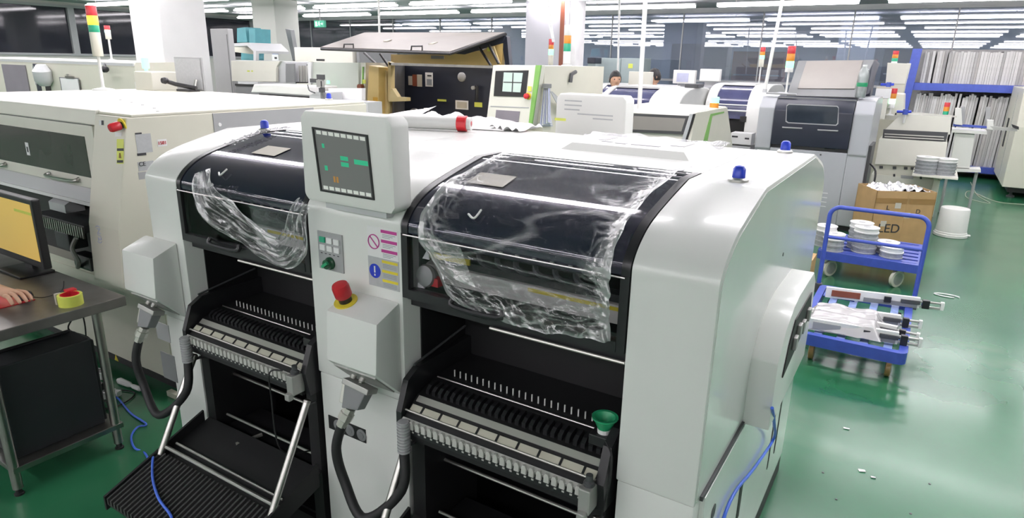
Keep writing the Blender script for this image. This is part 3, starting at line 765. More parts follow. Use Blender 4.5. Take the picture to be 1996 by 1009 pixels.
    MB().obox((X(0.27), 0.0, 0.335), (0.012, 0.05, 0), (-0.006, 0.003, 0), (0, 0, 0.004)).build('tape_guide', 'alu', c, smooth=0)
    # bright inclined handles
    for x in (0.030, 0.662):
        a = Vector((X(x), -0.215, tz(-0.215) - 0.01)); b = Vector((X(x), -0.035, 0.632))
        h = MB().cyl(a, b, 0.0125, 14).build('handle', 'chrome', c)
        MB().lathe(b, [(0.0135, 0), (0.0135, 0.008), (0.008, 0.012)], 14, (b - a)).build('handle_cap', 'steel', h)
        MB().cyl(b + Vector((0, 0.0, -0.01)), b + Vector((0.0, 0.09, -0.02)), 0.006, 8).build('handle_bracket', 'darkgrey', h)
    for x in (0.06, 0.63):
        for y in (-0.36, 0.22):
            w = MB().lathe((X(x) - 0.012, y, 0.04), [(0.036, 0), (0.04, 0.004), (0.04, 0.02), (0.036, 0.024)], 18, (1, 0, 0)).build('caster', 'rubber', c)
            MB().box(X(x) - 0.018, X(x) + 0.018, y - 0.015, y + 0.015, 0.06, 0.10 if y > 0 else tz(y) - 0.045).build('caster_fork', 'steel', w, smooth=0)
    return c
M['slat'] = mat('dark slat enamel', (0.05, 0.05, 0.05), 0.4, var=0.1)
feeder_cart(X1, 'black feeder cart in the left bay, its slatted tray showing in front', False)
feeder_cart(X3, 'black feeder cart in the right bay, with a green cup on it', True)

# green cup on the right-hand cart
gc = thing('cup', 'small green plastic cup on the right end of the right feeder bank', 'cup', (X3 + 0.632, 0.045, 0.836))
MB().lathe((X3 + 0.632, 0.045, 0.836), [(0.014, 0), (0.016, 0.010), (0.030, 0.040), (0.034, 0.042), (0.034, 0.046), (0.027, 0.045), (0.014, 0.012), (0.002, 0.010)], 24).build('bowl', 'green', gc)
MB().lathe((X3 + 0.632, 0.045, 0.836), [(0.017, 0.0), (0.018, 0.012), (0.0165, 0.012)], 20).build('base_ring', 'paper', gc)

# ------------------------------------------------------------------ heavy connectors with black cables
def connector(px, name_label, end):
    p = Vector((px, -0.075, 0.805))
    t = thing('plug_cable', name_label, 'cable', p, 'heavy plug cables under the connector boxes')
    d = Vector((-0.12, -0.35, -1)).normalized(); s = Vector((1, 0, -0.1)).normalized(); f = d.cross(s).normalized()
    def at(a, b, c_): return p + d * a + s * b + f * c_
    body = MB().hexa([at(0, -0.045, -0.020), at(0, 0.045, -0.020), at(0, 0.045, 0.020), at(0, -0.045, 0.020)],
                     [at(0.085, -0.030, -0.018), at(0.070, 0.030, -0.018), at(0.070, 0.030, 0.018), at(0.085, -0.030, 0.018)]).build('plug_body', 'midgrey', t, bevel=0.004, smooth=0)
    MB().hexa([at(-0.004, -0.052, -0.024), at(-0.004, 0.052, -0.024), at(-0.004, 0.052, 0.024), at(-0.004, -0.052, 0.024)],
              [at(0.014, -0.052, -0.024), at(0.014, 0.052, -0.024), at(0.014, 0.052, 0.024), at(0.014, -0.052, 0.024)]).build('plug_collar', 'castmetal', t, bevel=0.003, smooth=0)
    MB().hexa([at(0.0, -0.060, -0.012), at(0.0, -0.044, -0.012), at(0.0, -0.044, 0.012), at(0.0, -0.060, 0.012)],
              [at(0.075, -0.052, -0.010), at(0.075, -0.032, -0.010), at(0.075, -0.032, 0.010), at(0.075, -0.052, 0.010)]).build('locking_lever', 'alu', t, bevel=0.003, smooth=0)
    g0 = at(0.080, -0.012, 0); g1 = at(0.145, -0.026, 0)
    MB().lathe(g0, [(0.019, 0), (0.019, 0.016), (0.023, 0.018), (0.023, 0.040), (0.018, 0.044), (0.0165, 0.065)], 8, (g1 - g0)).build('cable_gland', 'alu', t, smooth=20)
    e = end
    pts = spline([g1 - (g1 - g0) * 0.15, g1 + Vector((-0.014, -0.012, -0.08)), g1 + Vector((0.012, -0.01, -0.185)), (g1 * 0.5 + e * 0.5) + Vector((0.0, -0.05, -0.27 - (e.z - g1.z) * 0.5)), e + Vector((0.01, -0.03, -0.17)), e + Vector((0, 0, -0.05)), e], 7)
    MB().tube(pts, 0.0155, 12).build('cable', 'rubber', t)
    ribs = MB()
    prof = []
    for k in range(10): prof += [(0.020, 0.010 * k), (0.020, 0.010 * k + 0.0055), (0.016, 0.010 * k + 0.006), (0.016, 0.010 * k + 0.0095)]
    ribs.lathe(e + Vector((0, 0, -0.055)), prof, 16, (0, 0, 1)).build('ribbed_sleeve', 'grey', t, smooth=20)
    return t
connector(1.16, 'black cable with grey metal plug under the centre connector box', Vector((X3 + 0.055, -0.075, 0.69)))
connector(0.055, 'black cable with grey metal plug under the left connector box', Vector((X1 + 0.055, -0.075, 0.69)))

# thin black lead hanging at each right cart end
def lead(pts, label):
    o = MB().tube(spline(pts, 8), 0.0028, 6).build('thin_lead', 'rubber'); tag(o, label, 'cable')
lead([(X1 + 0.61, -0.08, 0.755), (X1 + 0.57, -0.10, 0.745), (X1 + 0.565, -0.10, 0.66), (X1 + 0.575, -0.09, 0.45), (X1 + 0.585, 0.03, 0.383)], 'thin black lead hanging down inside the left bay')
lead([(X3 + 0.66, -0.01, 0.85), (X3 + 0.69, -0.04, 0.835), (X3 + 0.695, -0.05, 0.77), (X3 + 0.685, -0.05, 0.70), (X3 + 0.66, -0.04, 0.55), (X3 + 0.66, -0.03, 0.42)], 'thin black lead beside the right column of the white machine')

# ------------------------------------------------------------------ clear film still hanging on the hoods
from mathutils import noise as mn
def film(name, label, fn, nu, nv, crease_glint):
    mb = MB().grid(fn, nu, nv)
    o = mb.build(name, 'film', None, smooth=180)
    tag(o, label, 'plastic film')
    at = o.data.attributes.new('crease_glint', 'FLOAT', 'POINT')
    w = nu + 1
    for j in range(nv + 1):
        for i in range(w):
            at.data[j * w + i].value = crease_glint(i / nu, j / nv)
    return o
def prof_full(t):
    """down the hood: t 0 = rear edge, 1 = shoulder, beyond = down the front pane (y, z, normal)"""
    if t <= 1:
        p = on_arc(1 - t, -0.006); q = on_arc(max(0, 1 - t - 0.02), -0.006) if t < 0.98 else on_arc(0.0, -0.006)
        return p
    return Vector((-0.008, ZSH - (t - 1) * 0.19))
def right_film(u, v):
    # v runs down, u across; narrowing a little at the bottom, ragged lower edge
    t = 0.02 + v * (1.75 + 0.22 * math.sin(u * 2.6 + 0.3) - 0.30 * abs(u - 0.2) * (1 - u))
    p = prof_full(t)
    x = X3 + 0.095 + u * 0.575 - 0.02 * math.sin(v * 3) + max(0, v - 0.5) * 0.22 * (1 - u)
    edge = max(0, 1 - min(u, 1 - u) / 0.16) ** 1.3
    low = max(0, (v - 0.62) / 0.38)
    n1 = mn.noise(Vector((u * 9, v * 7, 1.3))); n2 = mn.noise(Vector((u * 30, v * 16, 5.1))); n3 = mn.noise(Vector((u * 60, v * 10, 8)))
    lift = 0.004 + (0.018 * edge + 0.012 * low) * (0.7 + 0.9 * n1) + (0.010 * edge + 0.007 * low) * n2 + 0.004 * edge * n3
    lift = max(lift, 0.003)
    nrm = Vector((-0.55, 0.83)) if t < 0.95 else Vector((-1, 0))
    return Vector((x + 0.012 * edge * n2 + 0.02 * low * n1, p.x + nrm.x * lift, p.y + nrm.y * lift + 0.006 * low * n2))
def ridge(p, k=5.0):
    return max(0.0, 1 - k * abs(mn.noise(Vector(p))))
def cr_r(u, v):  # mask of the painted wrinkle highlights
    e = min(u + 0.02 * mn.noise(Vector((v * 14, 2, 0))), 1 - u + 0.03 * mn.noise(Vector((v * 17, 6, 0))))
    edge = max(0, 1 - e / (0.055 if u < 0.5 else 0.085))
    fan = max(0, 1 - e / 0.17) * max(ridge((u * 10 + v * 5, v * 30, 1.7), 7), ridge((u * 16, v * 22 - u * 14, 4.7), 8) * 0.8)
    low = max(0, (v - 0.66) / 0.34)
    lowl = low * (0.9 * ridge((u * 7, v * 16, 7.1), 7) + 0.7 * ridge((u * 15, v * 24, 2.2), 7) + 0.10)
    arcs = 0.4 * ridge((u * 1.6 + 0.3, v * 7 - 3.0 * (u - 0.5) ** 2, 9.4), 18) * (1 if v > 0.3 else 0.3)
    lobe = 0.35 * (1 if (u < 0.24 and 0.52 < v < 0.80) else 0)
    bot = max(0, 1 - (1 - v) / 0.03) * 0.7
    return min(1.0, edge * 0.85 + fan * 0.9 + lowl * 0.9 + arcs * 0.8 + lobe + bot)
film('film_sheet', 'crumpled clear film hanging over the right hood', right_film, 190, 210, cr_r)
# left hood: the film is torn loose and hangs in a twisted band
LB = [Vector((AY(u, v, y).x, y, AY(u, v, y).z)) for u, v, y in ((402, 332, -0.005), (408, 385, -0.028), (455, 425, -0.035), (505, 462, -0.038), (553, 492, -0.040), (580, 470, -0.035), (585, 425, -0.03), (600, 392, -0.02))]
LBs = spline(LB, 10)
WID = [0.050, 0.072, 0.066, 0.045, 0.050, 0.060, 0.040, 0.024]
def left_film(u, v):
    k = v * (len(LBs) - 1); i = min(int(k), len(LBs) - 2); p = LBs[i].lerp(LBs[i + 1], k - i)
    t = (LBs[i + 1] - LBs[i]).normalized(); s = Vector((t.z, 0, -t.x)).normalized()
    kk = v * (len(WID) - 1); j = min(int(kk), len(WID) - 2); w = WID[j] * (1 - kk + j) + WID[j + 1] * (kk - j)
    n1 = mn.noise(Vector((u * 4, v * 7, 2))); n2 = mn.noise(Vector((u * 9, v * 10, 4)))
    y = -0.016 * abs(n1) - 0.010 * n2 - 0.012
    q = p + s * ((u - 0.5) * 2 * w + 0.008 * n2)
    return Vector((q.x, min(q.y + y, -0.009), q.z))
def cr_l(u, v):
    e = max(0, 1 - min(u, 1 - u) / 0.07)
    return min(1, 0.10 + 0.8 * e + 0.75 * ridge((u * 6 + 2.5 * v, v * 4, 2), 8) + 0.5 * ridge((u * 9 - 3 * v, v * 7, 5), 9))
film('film_band', 'twisted loose band of clear film hanging from the left hood', left_film, 40, 220, cr_l)
# narrow film trim along the left hood's rear-left edge
def left_trim(u, v):
    p = on_arc(0.45 + 0.53 * v, -0.006)
    n = mn.noise(Vector((u * 3, v * 25, 3)))
    return Vector((X1 + 0.04 + 0.05 * u + 0.006 * n, p.x - 0.008 * abs(n), p.y + 0.004 + 0.014 * abs(n)))
film('film_strip', 'narrow wrinkled strip of clear film along the left hood edge', left_trim, 8, 70, lambda u, v: 0.2 + 0.8 * abs(mn.noise(Vector((u * 4, v * 40, 9)))))

# ------------------------------------------------------------------ loose things on the machine's top
def bag(u, v):
    x = 0.32 + 0.62 * u; y = 0.98 + 0.30 * v - 0.06 * math.sin(u * 5)
    h = 0.050 * math.sin(math.pi * min(1, max(0, u))) ** 0.5 * math.sin(math.pi * v) ** 0.6
    h *= 0.75 + 0.8 * mn.noise(Vector((u * 5, v * 4, 0.5))) + 0.4 * mn.noise(Vector((u * 14, v * 9, 3)))
    return Vector((x, y, ZT + 0.002 + max(0.001, h)))
b = MB().grid(bag, 50, 24).build('packing_sheet', 'cloth_white', None, smooth=60); tag(b, 'crumpled white packing sheet on top of the white machine', 'sheet')
r = thing('film_roll', 'white roll with a red end lying on the white machine', 'roll', (0.70, 0.93, ZT))
ra, rb = Vector((0.50, 0.83, ZT + 0.032)), Vector((0.79, 0.935, ZT + 0.032))
MB().cyl(ra, rb, 0.030, 20).build('roll_body', 'pipe', r)
dr_ = (rb - ra).normalized()
MB().lathe(rb - dr_ * 0.01, [(0.031, 0), (0.033, 0.002), (0.033, 0.040), (0.028, 0.042), (0.012, 0.042), (0.012, 0.06)], 20, dr_).build('end_wrap', 'red', r)
MB().cyl(rb + dr_ * 0.033, rb + dr_ * 0.05, 0.028, 20).build('end_cap', 'pipe', r)
def crumple(x0, x1, y0, y1, amp, seed):
    def fn(u, v):
        return Vector((x0 + (x1 - x0) * u, y0 + (y1 - y0) * v + 0.02 * mn.noise(Vector((u * 3, seed, 0))), ZT + 0.003 + amp * abs(mn.noise(Vector((u * 4 + seed, v * 3, seed))))))
    return fn
b = MB().grid(crumple(0.86, 1.02, 1.06, 1.26, 0.035, 4.2), 20, 16).build('tissue', 'paper', None, smooth=60); tag(b, 'crumpled white tissue behind the red ended roll', 'tissue')
b = MB().grid(crumple(1.30, 1.86, 1.08, 1.20, 0.035, 7.7), 40, 12).build('wrapping', 'film', None, smooth=60); tag(b, 'clear plastic wrapping lying at the rear of the white machine', 'wrapping')
b.data.attributes.new('crease_glint', 'FLOAT', 'POINT')
for d in b.data.attributes['crease_glint'].data: d.value = 0.5
b = MB().quad((-0.40, 1.44, ZT + 0.05), (0.18, 1.20, ZT + 0.004), (0.34, 1.32, ZT + 0.10), (-0.1, 1.50, ZT + 0.06), 0.002).build('paper_sheet', 'paper', None, smooth=0) if False else None
b = MB().grid(lambda u, v: Vector((0.02 + 0.34 * u, 1.10 + 0.22 * v, ZT + 0.003 + 0.075 * u * u * v + 0.015 * math.sin(u * 4) * v)), 14, 8).build('paper_sheet', 'paper', None, smooth=60); tag(b, 'white paper sheet with a raised corner behind the operator screen', 'paper')
# ================================================================== THE CREAM MACHINE ON THE LEFT
XL1 = -0.65
M['win_dark2'] = mat('smoked acrylic window', (0.055, 0.055, 0.05), 0.12, var=0.25, scale=2.0)
lm = thing('cream_machine', 'cream placement machine on the left with a smoked front window', 'machine', (-2.3, 1.1, 0))
XW = -2.95
MB().prism([(0.37, 0.09), (0.37, 0.60), (0.62, 0.62), (0.62, 1.02), (0.40, 1.14), (0.33, 1.40), (0.36, 1.468), (1.86, 1.468), (1.86, 0.09)], 'x', XW, -0.93).build('body', 'cream', lm, smooth=0)
side = MB().prism([(0.37, 0.09), (0.365, 0.57), (0.30, 0.60), (0.182, 0.66), (0.20, 0.95), (0.225, 1.067), (0.31, 1.462), (1.86, 1.462), (1.86, 0.09)], 'x', -0.925, XL1).build('side_housing', 'cream', lm, bevel=0.006, smooth=0)
MB().box(XW, XL1 - 0.03, 0.42, 1.85, 0.0, 0.09).build('plinth', 'black', lm, smooth=0)
MB().box(XW, XL1 - 0.004, 0.335, 1.845, 1.4625, 1.474).build('top_panel', 'cream', lm, bevel=0.003, smooth=0)
for x, y in ((-0.75, 0.52), (-0.95, 0.62), (-1.2, 0.70), (-1.45, 0.78), (-1.7, 0.85)):
    MB().lathe((x, y, 1.474), [(0.008, 0), (0.008, 0.002), (0.004, 0.003)], 10).build('screw', 'grey', lm)
MB().box(XL1, XL1 + 0.004, 0.747, 1.413, 1.05, 1.458).build('side_cover', 'grey', lm, smooth=0)
MB().lathe((XL1 + 0.004, 0.78, 1.40), [(0.010, 0), (0.009, 0.004)], 12, (1, 0, 0)).build('screw', 'paper', lm)
# front hood with window
hp = [(0.325, 1.078), (0.322, 1.09), (0.318, 1.40), (0.33, 1.47), (0.345, 1.47), (0.35, 1.08)]
hd = MB().prism([(0.316, 1.08), (0.316, 1.402), (0.332, 1.402), (0.332, 1.08)], 'x', XW, -0.985).build('front_hood', 'cream2', lm, bevel=0.004, smooth=0)
MB().prism([(0.310, 1.408), (0.322, 1.478), (0.345, 1.482), (0.345, 1.408)], 'x', XW, -0.94).build('hood_top', 'cream2', lm, bevel=0.006, smooth=0)
MB().box(-2.85, -1.07, 0.3135, 0.3155, 1.138, 1.345).build('hood_window', 'win_dark2', hd, smooth=0)
MB().box(XW, -0.985, 0.3125, 0.3155, 1.404, 1.407).build('seam', 'midgrey', hd, smooth=0)
a = AY(54, 290, 0.313)
lb = MB().box(a.x - 0.018, a.x + 0.018, 0.3118, 0.3134, a.z - 0.035, a.z + 0.035).build('window_label', 'paper', hd, smooth=0)
MB().box(a.x - 0.008, a.x + 0.008, 0.3112, 0.3118, a.z - 0.018, a.z + 0.012).build('label_print', 'print', hd, smooth=0)
h0, h1 = AY(92, 339, 0.30), AY(148, 350, 0.30)
MB().tube(spline([(h0.x, 0.315, h0.z + 0.004), (h0.x + 0.02, 0.285, h0.z - 0.006), (h1.x - 0.02, 0.285, h1.z - 0.006), (h1.x, 0.315, h1.z + 0.004)], 5), 0.009, 8).build('hood_handle', 'chrome', hd)
h0, h1 = AY(-40, 312, 0.30), AY(6, 320, 0.30)
MB().tube(spline([(h0.x, 0.315, h0.z + 0.004), (h0.x + 0.02, 0.285, h0.z - 0.006), (h1.x - 0.02, 0.285, h1.z - 0.006), (h1.x, 0.315, h1.z + 0.004)], 5), 0.009, 8).build('hood_handle', 'chrome', hd)
MB().prism([(0.30, 1.000), (0.30, 1.008), (0.345, 1.078), (0.36, 1.078), (0.40, 1.0)], 'x', XW, -0.935).build('front_ledge', 'greywhite', lm, smooth=0)
MB().box(XW, -0.935, 0.292, 0.30, 0.992, 1.010).build('ledge_lip', 'paper', lm, smooth=0)
MB().box(XW, -0.935, 0.44, 0.63, 0.60, 0.995).build('front_opening', 'black', lm, smooth=0)
# stop button and marks on the housing
ec = Vector((AY(238, 243, 0.30).x, 0.3005, AY(238, 243, 0.30).z)); en = Vector((0, -1, -0.2152)).normalized()
eb = MB().lathe(ec - en * 0.002, [(0.030, 0), (0.030, 0.005)], 24, en).build('emergency_stop', 'yellow', lm)
MB().lathe(ec + en * 0.002, [(0.016, 0), (0.016, 0.014)], 18, en).build('stop_collar', 'blackp', eb)
MB().lathe(ec + en * 0.012, [(0.019, 0), (0.0205, 0.004), (0.0205, 0.040), (0.017, 0.047), (0.006, 0.049)], 24, en).build('stop_button', 'red', eb)
def onface(u, v, off):
    """point on the leaning front of the side housing"""
    Y_ = 0.3
    for _ in range(4): Y_ = 0.31 - (1.462 - AY(u, v, Y_).z) * 0.2152
    return AY(u, v, Y_ - off)
def fl(u0, v0, u1, v1, name, mt, th=0.0012):
    c_ = [(u0, v0), (u1, v0), (u1, v1), (u0, v1)]
    return MB().hexa([onface(u, v, th) for u, v in c_], [onface(u, v, -0.0005) for u, v in c_]).build(name, mt, lm, smooth=0)
fl(193, 234, 202, 244, 'marker', 'paper'); fl(197.5, 234.5, 201.5, 243.5, 'marker_print', 'print', 0.002)
fl(224, 258, 237, 266, 'marker', 'paper')
yl = fl(227.5, 271, 241, 319, 'warning_label', 'lime')
fl(228, 289, 241, 294, 'label_print', 'print', 0.002); fl(228, 312, 240, 317, 'label_print', 'print', 0.002)
tr0 = onface(234, 303, 0.002)
MB().prism([(tr0.x - 0.011, tr0.z - 0.012), (tr0.x + 0.011, tr0.z - 0.012), (tr0.x, tr0.z + 0.012)], 'y', tr0.y - 0.002, tr0.y + 0.003).build('triangle_print', 'tape_brown', lm, smooth=0)
def sl(u0, v0, u1, v1, name, mt, th=0.0012):
    a, b = AX(u0, v0, XL1), AX(u1, v1, XL1)
    return MB().box(XL1, XL1 + th, min(a.y, b.y), max(a.y, b.y), min(a.z, b.z), max(a.z, b.z)).build(name, mt, lm, smooth=0)
sl(263, 262, 298, 296, 'rating_plate', 'silver_label'); sl(263, 259, 276, 261, 'plate_print', 'print', 0.002); sl(267, 299, 285, 302, 'plate_print', 'print', 0.002)
sl(268, 316, 301, 330, 'approval_label', 'silver_label')
sl(269, 336, 300, 346, 'grey_label', 'grey')
p = AX(271, 324, XL1 + 0.002); lettering('approval_print', 'CE', p, (0, 1, 0), (0, 0, 1), 0.020, 'print', lm)
sl(306, 272, 326, 284, 'number_label', 'paper')
p = AX(308, 282, XL1 + 0.002); lettering('number_print', '1501', p, (0, 1, 0), (0, 0, 1), 0.016, 'red', lm)
pp = AY(187, 452, 0.299)
lettering('hand_writing_print', '(N/2)', AY(188, 438, 0.200), (0.12, -0.07, -1), (1, 0, 0.1), 0.030, 'bluepaper', lm)
# low front of the base and warning triangle
MB().box(XW, XL1 - 0.01, 0.362, 0.37, 0.10, 0.56).build('base_panel', 'cream', lm, smooth=0)
tr0 = AY(226, 697, 0.36)
MB().prism([(tr0.x - 0.02, tr0.z - 0.018), (tr0.x + 0.02, tr0.z - 0.018), (tr0.x, tr0.z + 0.02)], 'y', 0.3605, 0.3618).build('warning_label', 'yellow', lm, smooth=0)
# feeder bank and fittings inside the opening
fb = MB().box(-1.75, -1.20, 0.30, 0.46, 0.83, 0.87).build('feeder_bank', 'darkgrey', lm, smooth=0)
for k in range(22):
    MB().box(-1.735 + 0.0245 * k, -1.722 + 0.0245 * k, 0.292, 0.30, 0.80, 0.862).build('bank_slot', 'steel', fb, smooth=0)
MB().prism([(0.33, 0.90), (0.33, 0.945), (0.43, 1.0), (0.43, 0.90)], 'x', -1.62, -1.44).build('chute', 'greywhite', lm, smooth=0)
MB().box(-1.55, -1.40, 0.30, 0.40, 0.70, 0.80).build('feeder_block', 'darkgrey', lm, bevel=0.01, smooth=0)
MB().tube(spline([(-1.26, 0.28, 0.80), (-1.28, 0.26, 0.74), (-1.24, 0.26, 0.68), (-1.30, 0.28, 0.63)], 5), 0.012, 8).build('hose', 'castmetal', lm)
MB().box(-1.36, -1.18, 0.29, 0.36, 0.62, 0.70).build('feeder_block', 'blackp', lm, bevel=0.012, smooth=0)
b = MB().lathe((-0.93, 1.80, 1.474), [(0.026, 0), (0.026, 0.006), (0.021, 0.010)], 24).build('beacon', 'chrome', lm)
MB().lathe((-0.93, 1.80, 1.483), [(0.017, 0), (0.016, 0.026), (0.011, 0.034), (0.004, 0.036)], 20).build('lens', 'blue', b)

def signal_tower(base, h, parts, r=0.03, parent=None, label=None, n=16, base_r=0.05, polemat='pipe'):
    """pole with stacked lamps: parts = [(material, height)] bottom to top"""
    tot = sum(p[1] for p in parts)
    base = Vector(base)
    if parent is None:
        root = thing('signal_tower', label, 'signal light', base)
        MB().lathe(base, [(base_r, 0), (base_r, 0.008), (0.014, 0.02), (0.011, 0.03), (0.011, h - tot)], n).build('pole', polemat, root)
    else:
        root = MB().lathe(base, [(base_r, 0), (base_r, 0.008), (0.014, 0.02), (0.011, 0.03), (0.011, h - tot)], n).build('signal_tower', polemat, parent)
    z = h - tot
    for mt, hh in parts:
        nm = {'lampred': 'red_lamp', 'lampamber': 'amber_lamp', 'litamber': 'amber_lamp', 'lampgreen': 'green_lamp', 'litgreen': 'green_lamp', 'litwhite': 'green_lamp'}.get(mt, 'tower_body')
        MB().lathe(base + Vector((0, 0, z)), [(r * 0.98, 0), (r, 0.003), (r, hh - 0.003), (r * 0.96, hh)], n).build(nm, mt, root)
        z += hh
    return root
signal_tower((-2.86, 1.345, 1.474), 0.60, [('cream', 0.17), ('lampgreen', 0.05), ('litamber', 0.065), ('lampred', 0.07)], 0.036, label='tall signal tower with lit amber lamp on the left cream machine', base_r=0.075)
# small cream box with a green lamp
bx = thing('control_box', 'cream box with lit green lamp on top of the left cream machine', 'box', (-2.72, 1.60, 1.474))
MB().box(-2.84, -2.60, 1.58, 1.80, 1.474, 1.612).build('case', 'cream2', bx, bevel=0.006, smooth=0)
MB().lathe((-2.80, 1.66, 1.612), [(0.012, 0), (0.012, 0.02), (0.026, 0.022), (0.028, 0.10), (0.022, 0.105)], 18).build('green_lamp', 'litgreen', bx)
MB().box(-2.88, -2.85, 1.60, 1.63, 1.474, 1.53).build('bracket', 'paper', bx, smooth=0)
# silver folding stand
st = thing('display_stand', 'silver backed display on a folding arm atop the cream machine', 'display', (-2.75, 1.85, 1.474))
MB().obox((-2.45, 1.80, 1.60), (0.13, 0.03, 0), (0, 0.006, 0), (0, 0, 0.125)).build('panel', 'grey', st, bevel=0.003, smooth=0)
MB().obox((-2.45, 1.788, 1.60), (0.12, 0.028, 0), (0, 0.002, 0), (0, 0, 0.115)).build('back_cover', 'silver_label', st, smooth=0)
MB().tube([AY(321, 157, 1.60), AY(342, 164, 1.66), AY(383, 172, 1.74)], 0.016, 8).build('arm', 'blackp', st)
MB().lathe(AY(321, 157, 1.59), [(0.02, -0.02), (0.026, 0), (0.02, 0.02)], 14, (0, -1, 0)).build('arm_knob', 'blackp', st)
MB().box(-2.46, -2.30, 1.68, 1.77, 1.474, 1.49).build('foot', 'blackp', st, smooth=0)
MB().tube([(-2.36, 1.765, 1.49), (-2.36, 1.788, 1.56)], 0.012, 8).build('hinge', 'chrome', st)

# ================================================================== THE BENCH
M['bench'] = mat('brushed bench steel', (0.22, 0.21, 0.20), 0.4, metal=0.8, var=0.15, scale=9)
M['pccase'] = mat('dark case steel', (0.022, 0.024, 0.027), 0.45, var=0.1)
bn = thing('workbench', 'stainless steel bench with a lower shelf in the left foreground', 'bench', (-1.0, -0.22, 0))
BX0, BX1, BY0, BY1, BZ = -1.75, -0.40, -0.50, 0.06, 0.72
MB().box(BX0, BX1, BY0, BY1, BZ - 0.045, BZ).build('bench_top', 'bench', bn, bevel=0.004, smooth=0)
for (x, y) in ((-0.435, -0.46), (-0.435, -0.055), (-1.70, -0.46), (-1.70, -0.055)):
    l = MB().cyl((x, y, 0.03), (x, y, BZ - 0.045), 0.019, 16).build('leg', 'steel', bn)
    MB().lathe((x, y, 0), [(0.018, 0), (0.018, 0.008), (0.012, 0.01), (0.012, 0.03), (0.020, 0.032)], 14).build('foot', 'rubber', l)
MB().box(BX0 + 0.03, BX1 - 0.015, BY0 + 0.03, BY1 - 0.09, 0.105, 0.13).build('lower_shelf', 'steel', bn, bevel=0.003, smooth=0)
MB().box(-1.0, -0.96, -0.45, -0.05, BZ - 0.085, BZ - 0.045).build('brace', 'steel', bn, smooth=0)

pc = thing('computer_case', 'black tower computer case on the lower shelf of the bench', 'computer', (-0.62, -0.26, 0.13))
MB().box(-0.66, -0.478, -0.43, -0.075, 0.130, 0.545).build('case', 'pccase', pc, bevel=0.006, smooth=0)
MB().box(-0.655, -0.483, -0.075, -0.062, 0.14, 0.535).build('front_bezel', 'blackp', pc, bevel=0.006, smooth=0)
MB().box(-0.64, -0.62, -0.42, -0.09, 0.545, 0.555).build('top_ridge', 'blackp', pc, bevel=0.004, smooth=0)

# desktop monitor, its right part in view
dm = thing('desk_monitor', 'black flat screen showing a yellow picture on the bench', 'monitor', (-1.13, -0.02, BZ))
mx0, mx1, mz0, mz1, myf = -1.42, -0.885, 0.775, 1.105, -0.04
rot = -0.02
MB().box(mx0, mx1, myf, myf + 0.035, mz0, mz1).build('bezel', 'blackp', dm, bevel=0.006, smooth=0)
MB().box(mx0 + 0.022, mx1 - 0.022, myf - 0.0012, myf, mz0 + 0.035, mz1 - 0.024).build('screen_image', 'screen_amber', dm, smooth=0)
MB().box(mx1 - 0.19, mx1 - 0.022, myf - 0.0018, myf - 0.0012, mz1 - 0.075, mz1 - 0.062).build('screen_line_print', 'lime', dm, smooth=0)
MB().box(-1.18, -1.10, -0.005, 0.02, BZ + 0.01, 0.86).build('stand_neck', 'blackp', dm, smooth=0)
MB().box(-1.25, -1.0, -0.10, 0.05, BZ, BZ + 0.012).build('stand_base', 'blackp', dm, bevel=0.004, smooth=0)

tp = thing('tape_roll', 'roll of yellow tape in a red holder on the bench corner', 'tape', (-0.478, -0.125, BZ))
tc = Vector((-0.478, -0.125, BZ))
MB().lathe(tc, [(0.046, 0.0), (0.046, 0.046), (0.036, 0.046), (0.036, 0.0)], 32).build('tape', 'lime', tp)
MB().lathe(tc, [(0.0358, 0.001), (0.0358, 0.0475), (0.0335, 0.0475), (0.0335, 0.002)], 28).build('core', 'red', tp)
MB().box(tc.x - 0.062, tc.x - 0.030, tc.y + 0.005, tc.y + 0.045, BZ, BZ + 0.054).build('holder_tab', 'red', tp, bevel=0.004, smooth=0)
MB().box(tc.x - 0.052, tc.x - 0.038, tc.y - 0.038, tc.y - 0.014, BZ, BZ + 0.048).build('tape_end', 'tan_label', tp, smooth=0)

mp = MB().box(-0.93, -0.655, -0.42, -0.185, BZ, BZ + 0.003).build('mouse_mat', 'red', None, bevel=0.001, smooth=0); tag(mp, 'red mouse mat under the hand on the bench', 'mouse mat')
ms = thing('mouse', 'black computer mouse under the hand on the red mat', 'mouse', (-0.71, -0.205, BZ + 0.003))
mc = Vector((-0.70, -0.205, BZ + 0.003))
MB().lathe(mc, [(0.030, 0), (0.032, 0.010), (0.027, 0.026), (0.015, 0.034), (0.003, 0.036)], 22).build('shell', 'blackp', ms)
MB().lathe(mc + Vector((0.018, 0.0, 0.030)), [(0.008, -0.004), (0.009, 0), (0.008, 0.004)], 14, (0, 1, 0)).build('wheel', 'midgrey', ms)
MB().tube(spline([mc + Vector((0.025, 0.01, 0.012)), mc + Vector((0.06, 0.05, 0.004)), mc + Vector((0.03, 0.13, 0.004)), mc + Vector((-0.10, 0.20, 0.004))], 6), 0.002, 6).build('lead', 'rubber', ms)

